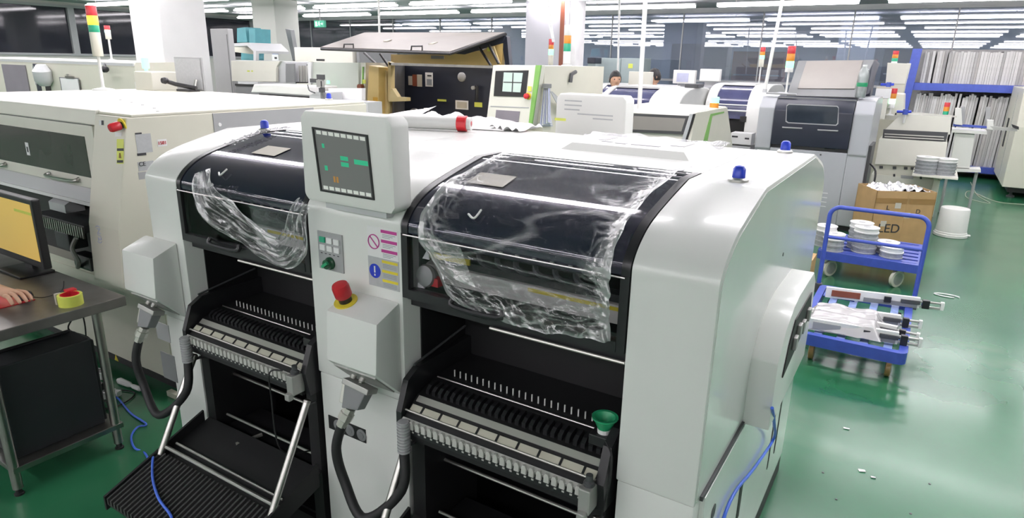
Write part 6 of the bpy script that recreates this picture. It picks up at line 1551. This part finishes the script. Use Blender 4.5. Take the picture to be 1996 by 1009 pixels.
# ================================================================== BLUE RACK OF STENCIL FRAMES
M['frame_a'] = mat('pale frame edge', (0.46, 0.445, 0.43), 0.6, var=0.12, scale=9); M['frame_b'] = mat('white frame edge', (0.58, 0.575, 0.565), 0.6, var=0.1, scale=9); M['frame_c'] = mat('grey frame edge', (0.36, 0.355, 0.35), 0.6, var=0.1, scale=9)
rk = thing('blue_rack', 'tall blue rack holding rows of pale frames on edge', 'rack', (3.2, 11.9, 0))
Yk = 12.05
ra, rb_ = AY(1789, 95, Yk), AY(1760, 215, Yk)
MB().obox((ra + rb_) / 2, (0.07, 0, 0), (0, 0.05, 0), (ra - rb_) / 2).build('post', 'bluepaint', rk, smooth=0)
xk0, xk1 = AY(1785, 165, Yk).x, AY(1972, 172, Yk).x + 1.6
z1k = AY(1880, 170, Yk).z; z2k = AY(1800, 94, Yk).z
pz = rb_.z
MB().obox((rb_.x, Yk, pz / 2), (0.07, 0, 0), (0, 0.05, 0), (0, 0, pz / 2)).build('post', 'bluepaint', rk, smooth=0)
MB().box(xk0 - 0.05, xk1, Yk - 0.02, Yk + 0.06, z1k - 0.07, z1k + 0.05).build('beam', 'bluepaint', rk, smooth=0)
MB().box(xk0 - 0.05, xk1, Yk, Yk + 0.66, z1k + 0.03, z1k + 0.05).build('shelf', 'bluepaint', rk, smooth=0)
MB().box(xk0 - 0.05, xk1, Yk, Yk + 0.66, 0.10, 0.20).build('shelf', 'bluepaint', rk, smooth=0)
MB().box(xk0 - 0.05, xk1, Yk + 0.85, Yk + 0.66, 0.0, z2k).build('back_panel', 'frame_c', rk, smooth=0)  # pale sheet added so gaps between the frames don't go black
for x in (xk1 - 0.08,):
    MB().box(x, x + 0.08, Yk, Yk + 0.06, 0, z2k).build('post', 'bluepaint', rk, smooth=0)
for v in (128, 148, 180):
    p = AY(1786 - (v - 95) * 0.24 - 7, v, Yk - 0.06); MB().box(p.x - 0.03, p.x + 0.03, Yk - 0.08, Yk - 0.05, p.z - 0.04, p.z + 0.04).build('post_clip', 'paper', rk, smooth=0)
random.seed(11)
_U = ['', 'first', 'second', 'third', 'fourth', 'fifth', 'sixth', 'seventh', 'eighth', 'ninth', 'tenth', 'eleventh', 'twelfth', 'thirteenth', 'fourteenth', 'fifteenth', 'sixteenth', 'seventeenth', 'eighteenth', 'nineteenth']
_T = {20: ('twentieth', 'twenty'), 30: ('thirtieth', 'thirty'), 40: ('fortieth', 'forty'), 50: ('fiftieth', 'fifty'), 60: ('sixtieth', 'sixty'), 70: ('seventieth', 'seventy')}
def nth(i):
    if i < 20: return _U[i]
    t = i // 10 * 10
    return _T[t][0] if i == t else _T[t][1] + '-' + _U[i - t]
fr0 = None; FM = {}
n = 0
for lev, (z0, hh) in enumerate(((0.20, z1k - 0.30), (z1k + 0.05, z2k - z1k - 0.08))):
    n = 0
    x = xk0 + (0.02 if lev == 0 else 0.05)
    while x < AY(1996, 200, Yk).x + 0.5:
        w = random.uniform(0.028, 0.046)
        h_ = hh * random.uniform(0.94, 1.0)
        key = (lev, random.choice((0, 1, 1, 1, 2)))
        if key not in FM:
            f_ = MB().box(0, 1, 0, 0.5, 0, 1).build('stencil_frame', ('frame_a', 'frame_b', 'frame_c')[key[1]], None, smooth=0, origin=ZERO)
            tag(f_, None, 'frame', 'pale stencil frames in the blue rack')
            FM[key] = f_
            o = f_
        else:
            o = FM[key].copy(); COL.objects.link(o)
        o.scale = (w - 0.0025, 1, h_); o.location = (x, Yk + 0.08 + random.uniform(0, 0.05), z0)
        if lev == 0: o.rotation_euler = (0, 0.02, 0)
        o['label'] = '%s frame from the slanted post in the %s tier of the blue rack, %s edge' % (nth(n + 1), 'upper' if lev else 'lower', ('pale', 'white', 'greyish')[key[1]])
        x += w + (0.0 if random.random() < 0.93 else random.uniform(0.008, 0.03)); n += 1
# big pale machine at the right edge
rmx = 3.60
bm_ = thing('cream_machine', 'big pale cabinet machine cut by the right edge of the view', 'machine', (4.4, 11.0, 0))
MB().prism([(10.25, 0.16), (10.25, 1.0), (10.35, 1.52), (12.0, 1.52), (12.0, 0.16)], 'x', 3.52, 5.4).build('body', 'cream', bm_, bevel=0.01, smooth=0)
MB().box(3.60, 5.3, 10.35, 11.95, 0.08, 0.16).build('plinth', 'black', bm_, smooth=0)
for y in (10.45, 11.8): MB().lathe((3.66, y, 0), [(0.05, 0), (0.05, 0.02), (0.02, 0.03), (0.02, 0.09)], 14).build('foot', 'darkgrey', bm_)
MB().box(3.512, 3.52, 11.4, 11.55, 0.62, 1.05).build('pull_slot', 'black', bm_, smooth=0)
MB().box(3.516, 3.52, 11.0, 11.01, 0.2, 1.45).build('seam', 'grey', bm_, smooth=0)

# ================================================================== CARTON, BUCKET, TROLLEYS
cx = thing('carton', 'open brown carton marked LED with silver foil inside', 'box', (2.40, 6.1, 0))
P0, P1 = Vector((2.165, 5.93, 0)), Vector((2.665, 6.20, 0)); ux = (P1 - P0); wd = ux.length; ux.normalize(); uy = Vector((-ux.y, ux.x, 0))
P1 = P0 + ux * wd
H = 0.60
def wall(a, b, name, th=0.008):
    d = (b - a).normalized(); n_ = Vector((-d.y, d.x, 0)) * th
    return MB().hexa([a, b, b + n_, a + n_], [a + Vector((0, 0, H)), b + Vector((0, 0, H)), b + n_ + Vector((0, 0, H)), a + n_ + Vector((0, 0, H))]).build(name, 'cardboard', cx, smooth=0)
Q0, Q1 = P0 + uy * 0.42, P1 + uy * 0.42
fw = wall(P0, P1, 'front_wall'); wall(P1, Q1, 'side_wall'); wall(Q1, Q0, 'back_wall'); wall(Q0, P0, 'side_wall')
MB().hexa([P0 + Vector((0, 0, .002)), P1 + Vector((0, 0, .002)), Q1 + Vector((0, 0, .002)), Q0 + Vector((0, 0, .002))], [P0 + Vector((0, 0, .012)), P1 + Vector((0, 0, .012)), Q1 + Vector((0, 0, .012)), Q0 + Vector((0, 0, .012))]).build('bottom', 'cardboard', cx, smooth=0)
nrm = -uy
def on(s, z, off=0.002): return P0 + ux * (wd * s) + Vector((0, 0, z)) + nrm * off
MB().hexa([on(0, 0.475), on(1, 0.475), on(1, 0.53), on(0, 0.53)], [on(0, 0.475, 0.0), on(1, 0.475, 0.0), on(1, 0.53, 0.0), on(0, 0.53, 0.0)]).build('packing_tape', 'tape_brown', cx, smooth=0)
MB().hexa([on(0.53, 0.02), on(0.58, 0.02), on(0.58, 0.6), on(0.53, 0.6)], [on(0.53, 0.02, 0), on(0.58, 0.02, 0), on(0.58, 0.6, 0), on(0.53, 0.6, 0)]).build('packing_tape', 'cardboard', cx, smooth=0)
for s0, z0 in ((0.34, 0.43), (0.52, 0.335), (0.15, 0.245)):
    MB().hexa([on(s0, z0, .003), on(s0 + 0.10, z0, .003), on(s0 + 0.10, z0 + 0.055, .003), on(s0, z0 + 0.055, .003)], [on(s0, z0, .001), on(s0 + 0.10, z0, .001), on(s0 + 0.10, z0 + 0.055, .001), on(s0, z0 + 0.055, .001)]).build('paper_patch', 'tan_label', cx, smooth=0)
lettering('lettering_print', 'LED', on(0.115, 0.185, 0.0025), ux, (0, 0, 1), 0.090, 'print', cx)
lettering('lettering_print', 'L', on(0.20, 0.415, 0.0025), ux, (0, 0, 1), 0.045, 'print', cx)
lettering('lettering_print', 'D', on(0.70, 0.385, 0.0025), ux, (0, 0, 1), 0.045, 'print', cx)
def foil(u, v):
    p = P0 + ux * (0.015 + (wd - 0.03) * u) + uy * (0.015 + 0.39 * v)
    p.z = 0.575 + 0.05 * mn.noise(Vector((u * 7, v * 6, 1))) + 0.035 * mn.noise(Vector((u * 18, v * 15, 2))) + 0.03 * math.sin(math.pi * u)
    return p
o = MB().grid(foil, 40, 30).build('foil_bag', 'foil', None, smooth=25); tag(o, 'crumpled silver foil filling the top of the LED carton', 'foil')

bk = thing('bucket', 'white plastic bucket standing upside down on the green floor', 'bucket', (2.885, 7.15, 0))
MB().lathe((2.885, 7.15, 0), [(0.158, 0), (0.163, 0.004), (0.163, 0.03), (0.153, 0.034), (0.153, 0.05), (0.148, 0.055), (0.138, 0.30), (0.133, 0.31), (0.05, 0.314), (0.01, 0.314)], 32).build('shell', 'white2', bk)
MB().box(3.025, 3.07, 7.12, 7.18, 0.02, 0.03).build('ear', 'white2', bk, bevel=0.004, smooth=0)

def trolley(x0, x1, y0, y1, zd, label, handle_y=None, hx=None, slots=True):
    t = thing('platform_trolley', label, 'trolley', ((x0 + x1) / 2, (y0 + y1) / 2, 0))
    r = 0.05
    def rounded(x0, x1, y0, y1, r):
        out = []
        for cx_, cy_, a0 in ((x1 - r, y1 - r, 0), (x0 + r, y1 - r, 90), (x0 + r, y0 + r, 180), (x1 - r, y0 + r, 270)):
            for k in range(5):
                a = math.radians(a0 + 22.5 * k); out.append((cx_ + r * math.cos(a), cy_ + r * math.sin(a)))
        return out
    o, i = rounded(x0, x1, y0, y1, r), rounded(x0 + 0.045, x1 - 0.045, y0 + 0.045, y1 - 0.045, 0.02)
    n = len(o); vs = []; fs = []
    for z in (zd - 0.07, zd):
        vs += [(p[0], p[1], z) for p in o] + [(p[0], p[1], z) for p in i]
    for k in range(n):
        k2 = (k + 1) % n
        fs += [(k, k2, n + k2, n + k), (2 * n + k, 2 * n + k2, 3 * n + k2, 3 * n + k), (k, k2, 2 * n + k2, 2 * n + k), (n + k, n + k2, 3 * n + k2, 3 * n + k)]
    MB().add(vs, fs).build('deck_rim', 'bluepaint', t, smooth=0)
    return t
t1 = trolley(2.0, 2.60, 2.72, 3.80, 0.20, 'blue platform trolley with wrapped feeders on its open deck')
for k in range(4):
    x = 2.10 + 0.125 * k
    MB().box(x, x + 0.045, 2.76, 3.76, 0.165, 0.19).build('deck_bar', 'lightblue', t1, smooth=0)
for y in (3.05, 3.42): MB().box(2.045, 2.555, y, y + 0.05, 0.150, 0.166).build('deck_bar', 'lightblue', t1, smooth=0)
MB().box(2.05, 2.25, 3.55, 3.76, 0.19, 0.196).build('deck_plate', 'bluepaint', t1, smooth=0)
hy = 3.80
HX0, HX1, HZ = 1.985, 2.60, 0.79
hp = [(HX0, hy, 0.15)] + [(HX0, hy, 0.5)] + [(HX0 + 0.07 - 0.07 * math.cos(a), hy, HZ - 0.07 + 0.07 * math.sin(a)) for a in [math.radians(15 * k) for k in range(7)]] + \
     [(HX1 - 0.07 + 0.07 * math.sin(a), hy, HZ - 0.07 + 0.07 * math.cos(a)) for a in [math.radians(15 * k) for k in range(7)]] + [(HX1, hy, 0.5), (HX1, hy, 0.15)]
hh_ = MB().tube(hp, 0.0155, 12).build('push_handle', 'bluepaint', t1)
MB().cyl((HX0, hy, 0.565), (HX1, hy, 0.565), 0.012, 10).build('handle_bar', 'bluepaint', t1)
for x in (HX0, HX1): MB().box(x - 0.025, x + 0.025, hy - 0.03, hy + 0.02, 0.14, 0.21).build('handle_socket', 'darkgrey', t1, bevel=0.004, smooth=0)
def caster(t, x, y, r=0.05, ztop=0.135, rimmat='rubber', wmat='tan_label', axis=(1, 0, 0.0)):
    ax_ = Vector(axis).normalized()
    w = MB().lathe(Vector((x, y, r)) - ax_ * 0.016, [(r * 0.8, 0), (r, 0.004), (r, 0.028), (r * 0.8, 0.032)], 22, ax_).build('caster', rimmat, t)
    MB().lathe(Vector((x, y, r)) - ax_ * 0.018, [(r * 0.35, 0), (r * 0.72, 0.002), (r * 0.72, 0.034), (r * 0.35, 0.036)], 18, ax_).build('wheel_disc', wmat, w)
    MB().box(x - 0.022, x + 0.022, y - 0.02, y + 0.02, 2 * r + 0.002, ztop).build('fork', 'darkgrey', w, smooth=0)
for x in (2.10, 2.52):
    for y in (2.84, 3.66): caster(t1, x, y, 0.052, 0.131, 'tape_brown', 'midgrey')
t2 = trolley(1.85, 2.64, 4.66, 5.45, 0.235, 'blue slatted trolley carrying reel stacks behind the feeder trolley')
for k in range(6):
    y = 4.72 + 0.118 * k
    MB().box(1.893, 2.597, y, y + 0.075, 0.205, 0.234).build('deck_slat', 'bluepaint', t2, smooth=0)
for x in (1.96, 2.47):
    for y in (4.76, 5.34): caster(t2, x, y, 0.072, 0.167, 'cream', 'castmetal', (0.8, -0.6, 0))
for nm, u, v, r, n, h, lab in (('a', 1606, 478, 0.088, 4, 0.046, 'rear one of the left pair of reel stacks on the slatted trolley'), ('b', 1622, 487, 0.088, 3, 0.050, 'front one of the left pair of reel stacks on the slatted trolley'),
                         ('c', 1672, 482, 0.095, 5, 0.046, 'rear one of the tall middle pair of reel stacks on the slatted trolley'), ('d', 1682, 490, 0.098, 5, 0.044, 'front one of the tall middle pair of reel stacks on the slatted trolley'),
                         ('e', 1728, 492, 0.088, 2, 0.050, 'rear one of the low right pair of reel stacks on the slatted trolley'), ('f', 1736, 500, 0.090, 2, 0.046, 'front one of the low right pair of reel stacks on the slatted trolley')):
    p = AZ(u, v, 0.235)
    reel_stack((p.x, p.y, 0.235), r, n, h, lab, 'reel stacks on the blue slatted trolley')
o = thing('small_carton', 'small tan carton beside the slatted trolley, mostly hidden', 'box', (1.80, 4.25, 0))
p = AZ(1592, 520, 0)
MB().box(1.63, 1.875, 4.20, 4.45, 0.0, 0.26).build('case', 'cardboard', o, smooth=0)
MB().box(1.76, 1.765, 4.199, 4.2, 0.05, 0.26).build('seam_tape', 'tape_brown', o, smooth=0)

# feeders lying across the first trolley
def feeder(c, ang, L, label, dark, wrap):
    """long flat tape feeder: pale body, dark works, forked head sticking out to the right"""
    t = thing('tape_feeder', label, 'feeder', c, 'tape feeders lying on the blue trolley')
    c = Vector(c); d = Vector((math.cos(ang), math.sin(ang), 0)); s = Vector((-d.y, d.x, 0)); k = Vector((0, 0, 1))
    def ob(a0, a1, b0, b1, z0, z1, nm, mt, bev=0.0):
        return MB().obox(c + d * (a0 + a1) / 2 + s * (b0 + b1) / 2 + k * (z0 + z1) / 2, d * (a1 - a0) / 2, s * (b1 - b0) / 2, k * (z1 - z0) / 2).build(nm, mt, t, bevel=bev, smooth=0)
    ob(0, L * 0.80, -0.012, 0.012, 0, 0.075, 'side_plate', 'pipe', 0.002)
    ob(L * 0.05, L * 0.30, -0.018, -0.012, 0.015, 0.06, 'drive_cover', dark, 0.003)
    ob(L * 0.33, L * 0.78, -0.020, -0.012, 0.006, 0.035, 'gear_block', 'midgrey', 0.002)
    ob(L * 0.50, L * 0.56, -0.026, -0.012, 0.02, 0.06, 'motor', 'blackp', 0.003)
    ob(L * 0.64, L * 0.80, -0.024, -0.012, 0.03, 0.055, 'guide', 'darkgrey', 0.002)
    ob(L * 0.80, L * 1.0, -0.010, 0.010, 0.006, 0.020, 'head_rail', 'castmetal', 0.002)
    ob(L * 0.80, L * 0.99, -0.010, 0.010, 0.042, 0.054, 'head_rail', 'castmetal', 0.002)
    ob(L * 0.82, L * 0.88, -0.018, 0.012, 0.004, 0.062, 'head_block', 'blackp', 0.003)
    ob(L * 0.97, L * 1.0, -0.012, 0.012, 0.004, 0.060, 'head_tip', 'pipe', 0.002)
    return t
def trp(u, v, z=0.20): return AZ(u, v, z)
FA = [((1608, 578), (1838, 606), 'terracotta', 'tape feeder lying nearest the trolley handle with brown cover'),
      ((1590, 612), (1795, 642), 'midgrey', 'tape feeder in the middle of the trolley half under film'),
      ((1580, 622), (1790, 668), 'midgrey', 'tape feeder under film, second from the near edge of the trolley'),
      ((1572, 640), (1795, 678), 'grey', 'tape feeder along the near edge of the trolley')]
for (u0, v0), (u1, v1), dk, lab in FA:
    a_, b_ = trp(u0, v0), trp(u1, v1)
    a_.x = max(a_.x, 1.99)
    d = b_ - a_
    feeder((a_.x, a_.y, 0.2005), math.atan2(d.y, d.x), d.length, lab, dk, True)
def wrapf(u, v):
    x = 2.02 + 0.44 * u; y = 2.80 + 0.36 * v
    z = 0.29 + 0.018 * mn.noise(Vector((u * 4, v * 5, 1))) + 0.005 * mn.noise(Vector((u * 9, v * 9, 2)))
    e = min(u, 1 - u, v, 1 - v)
    if e < 0.12: z -= (0.12 - e) / 0.12 * 0.075
    return Vector((x + 0.01 * mn.noise(Vector((u * 9, v * 9, 5))), y, max(z, 0.206)))
M['milky'] = glass('milky wrapping film', (0.8, 0.8, 0.8), 0.06, 0.15, base=(0.75, 0.73, 0.73), base_f=0.62)
o = MB().grid(wrapf, 40, 34).build('wrapping', 'milky', None, smooth=180); tag(o, 'crumpled milky film over the feeders on the trolley', 'wrapping')
# things lost on the floor
def scrap(u, v, w, h, label, mt='paper', rz=0.4, name='paper_scrap'):
    p = AZ(u, v, 0.002); d = Vector((math.cos(rz), math.sin(rz), 0)); s = Vector((-d.y, d.x, 0))
    o = MB().hexa([p - d * w - s * h, p + d * w - s * h, p + d * w + s * h, p - d * w + s * h], [p - d * w * .98 - s * h + Vector((0, 0, .002)), p + d * w * .95 - s * h + Vector((0, 0, .004)), p + d * w + s * h * .9 + Vector((0, 0, .002)), p - d * w + s * h * .95 + Vector((0, 0, .003))]).build(name, mt, None, smooth=0)
    tag(o, label, 'scrap')
scrap(1680, 917, 0.014, 0.009, 'small white paper scrap on the floor near the bottom of the view')
scrap(1650, 835, 0.014, 0.006, 'small white sliver on the floor right of the white machine', rz=0.1)
scrap(1702, 930, 0.010, 0.006, 'tiny dull scrap beside the white paper scrap', 'greywhite', 0.2)
for k, (u, v) in enumerate(((1604, 921), (1812, 943), (1630, 973), (1775, 1001))):
    p = AZ(u, v, 0); o = MB().lathe((p.x, p.y, 0), [(0.005, 0), (0.0045, 0.002), (0.001, 0.003)], 8).build('screw', 'darkgrey'); tag(o, 'tiny dark screw lying loose on the green floor', 'screw', 'loose screws on the floor')
p = AZ(1845, 577, 0)
lp = [p + Vector((0.085 * math.cos(a), 0.035 * math.sin(a), 0.006)) for a in [math.radians(18 * k) for k in range(18)]]
o = MB().tube(spline(lp, 3), 0.006, 6).build('strap_loop', 'paper'); tag(o, 'white strap loop lying on the floor right of the trolley', 'strap')
def wire(uvs, label, mt, r=0.004):
    o = MB().tube(spline([AZ(u, v, 0.005) for u, v in uvs], 6), r, 6).build('wire', mt); tag(o, label, 'wire')
wire([(1892, 355), (1905, 380), (1930, 396), (1885, 385), (1890, 372), (1940, 392), (1996, 398), (2060, 402)], 'thin tan wire lying on the floor before the right-hand machine', 'tan_label')

# ================================================================== DROPS FROM THE CEILING, EXIT SIGN
def pole(p0, p1, r, label, mt='pipe', name='conduit_pole'):
    t = thing(name, label, 'pole', p1)
    MB().cyl(p0, p1, r, 12).build('tube', mt, t)
    d = (Vector(p1) - Vector(p0)).normalized()
    MB().cyl(Vector(p1) - d * 0.04, Vector(p1), r * 1.35, 12).build('end_sleeve', 'greywhite', t)
    return t
def up_to(p, q, z):   # extend the line p -> q upwards to height z
    p, q = Vector(p), Vector(q); return p + (q - p) * ((z - p.z) / (q.z - p.z))
b_, t_ = AY(1243, 262, 4.7), AY(1258, 0, 4.85)
pl = pole(up_to(b_, t_, ZC), Vector((b_.x, b_.y, b_.z)), 0.021, 'tall white pole dropping from ceiling onto the machine with smoked window')
MB().lathe(AY(1238, 234, 4.66), [(0.012, -0.05), (0.02, -0.03), (0.02, 0.03), (0.012, 0.05)], 12).build('switch', 'terracotta', pl)
MB().cyl(AY(1237, 262, 4.66), AY(1238, 240, 4.66), 0.010, 8).build('switch_lead', 'pipe', pl)
b_, t_ = AY(1490, 180, 7.05), AY(1525, 0, 7.05)
pole(up_to(b_, t_, ZC), b_, 0.020, 'white leaning pole from ceiling to the grey printer')
for (ub, vb, ut, vt, Yp, lab) in ((1204, 150, 1207, 25, 8.6, 'white pole from ceiling beside the worker with lowered head'), (740, 80, 738, 8, 6.0, 'thin white pole from ceiling behind the raised grey lid'),
                              (1078, 82, 1061, 0, 5.2, 'left thin cord slanting down behind the striped machine'), (1080, 82, 1068, 0, 5.25, 'right thin cord slanting down behind the striped machine')):
    b_, t_ = AY(ub, vb, Yp), AY(ut, vt, Yp)
    thin = 0.008 if 'cord' in lab else 0.016
    bb = Vector((b_.x, b_.y, b_.z))
    pole(up_to(b_, t_, ZC), bb, thin, lab, name='cord' if 'cord' in lab else 'conduit_pole')
ex_ = thing('exit_sign', 'green lit running-man exit sign hanging before the dark glass', 'sign', AY(622, 52, 9.8))
wbox(612, 40, 632, 53, 9.8, 0.06, 'case', 'exit_green', ex_)
MB().box(AY(622, 40, 9.8).x - 0.01, AY(622, 40, 9.8).x + 0.01, 9.82, 9.84, AY(622, 40, 9.8).z, ZC).build('hanger', 'grey', ex_, smooth=0)
q = AY(622, 46.5, 9.797); s_ = 0.045
MB().lathe(q + Vector((0.0, 0, s_ * 0.95)), [(s_ * .26, 0), (s_ * .26, 0.003)], 12, (0, -1, 0)).build('figure_print', 'exit_white', ex_)
MB().tube([q + Vector((0.0, 0, s_ * .6)), q + Vector((-s_ * .1, 0, -s_ * .1)), q + Vector((s_ * .5, 0, -s_ * .4)), q + Vector((s_ * .4, 0, -s_ * .95))], s_ * .15, 6).build('figure_print', 'exit_white', ex_)
MB().tube([q + Vector((-s_ * .8, 0, s_ * .1)), q + Vector((-s_ * .4, 0, s_ * .5)), q + Vector((s_ * .3, 0, s_ * .45)), q + Vector((s_ * .8, 0, s_ * .1))], s_ * .11, 6).build('figure_print', 'exit_white', ex_)
MB().tube([q + Vector((-s_ * .1, 0, -s_ * .1)), q + Vector((-s_ * .5, 0, -s_ * .6)), q + Vector((-s_ * 1.2, 0, -s_ * .65))], s_ * .14, 6).build('figure_print', 'exit_white', ex_)
MB().prism([(q.x + s_ * 1.3, q.z + .01), (q.x + s_ * 2.1, q.z + .01), (q.x + s_ * 2.1, q.z + .03), (q.x + s_ * 2.7, q.z), (q.x + s_ * 2.1, q.z - .03), (q.x + s_ * 2.1, q.z - .01), (q.x + s_ * 1.3, q.z - .01)], 'y', 9.795, 9.80).build('arrow_print', 'exit_white', ex_, smooth=0)
MB().prism([(q.x - s_ * 2.7, q.z + .05), (q.x - s_ * 1.5, q.z + .05), (q.x - s_ * 1.5, q.z - .05), (q.x - s_ * 2.7, q.z - .05)], 'y', 9.795, 9.80).build('doorway_print', 'exit_white', ex_, smooth=0)

# ================================================================== BEHIND THE GLASS
random.seed(3)
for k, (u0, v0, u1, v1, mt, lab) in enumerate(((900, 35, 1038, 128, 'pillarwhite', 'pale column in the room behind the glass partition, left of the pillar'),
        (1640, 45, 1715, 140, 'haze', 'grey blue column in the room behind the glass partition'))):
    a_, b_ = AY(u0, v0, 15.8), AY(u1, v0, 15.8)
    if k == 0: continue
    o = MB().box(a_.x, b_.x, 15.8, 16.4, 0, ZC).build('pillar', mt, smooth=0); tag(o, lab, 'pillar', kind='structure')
for k, (u0, v0, u1, v1, mt, lab) in enumerate(((1430, 100, 1530, 152, 'terracotta', 'faded red cabinet in the room behind the glass partition'), (1310, 85, 1420, 128, 'grey', 'grey rack of parts in the room behind the glass partition'),
        (1420, 115, 1560, 160, 'tealgrey', 'low grey bench in the room behind the glass partition'), (1725, 95, 1790, 150, 'navy', 'dark blue cabinet behind the glass partition near the rack'))):
    a_, b_ = AY(u0, v0, 14.2 + 0.5 * k), AY(u1, v0, 14.2 + 0.5 * k)
    o = thing('storage_cabinet', lab, 'cabinet', (a_.x, 14.2 + 0.5 * k, 0))
    MB().box(a_.x, b_.x, 14.2 + 0.5 * k, 14.6 + 0.5 * k, 0, a_.z).build('body', mt, o, smooth=0)
    for j in range(3):
        z = a_.z * (0.25 + 0.25 * j)
        MB().box(a_.x + 0.05, b_.x - 0.05, 14.19 + 0.5 * k, 14.2 + 0.5 * k, z, z + 0.03).build('drawer_edge', 'grey', o, smooth=0)
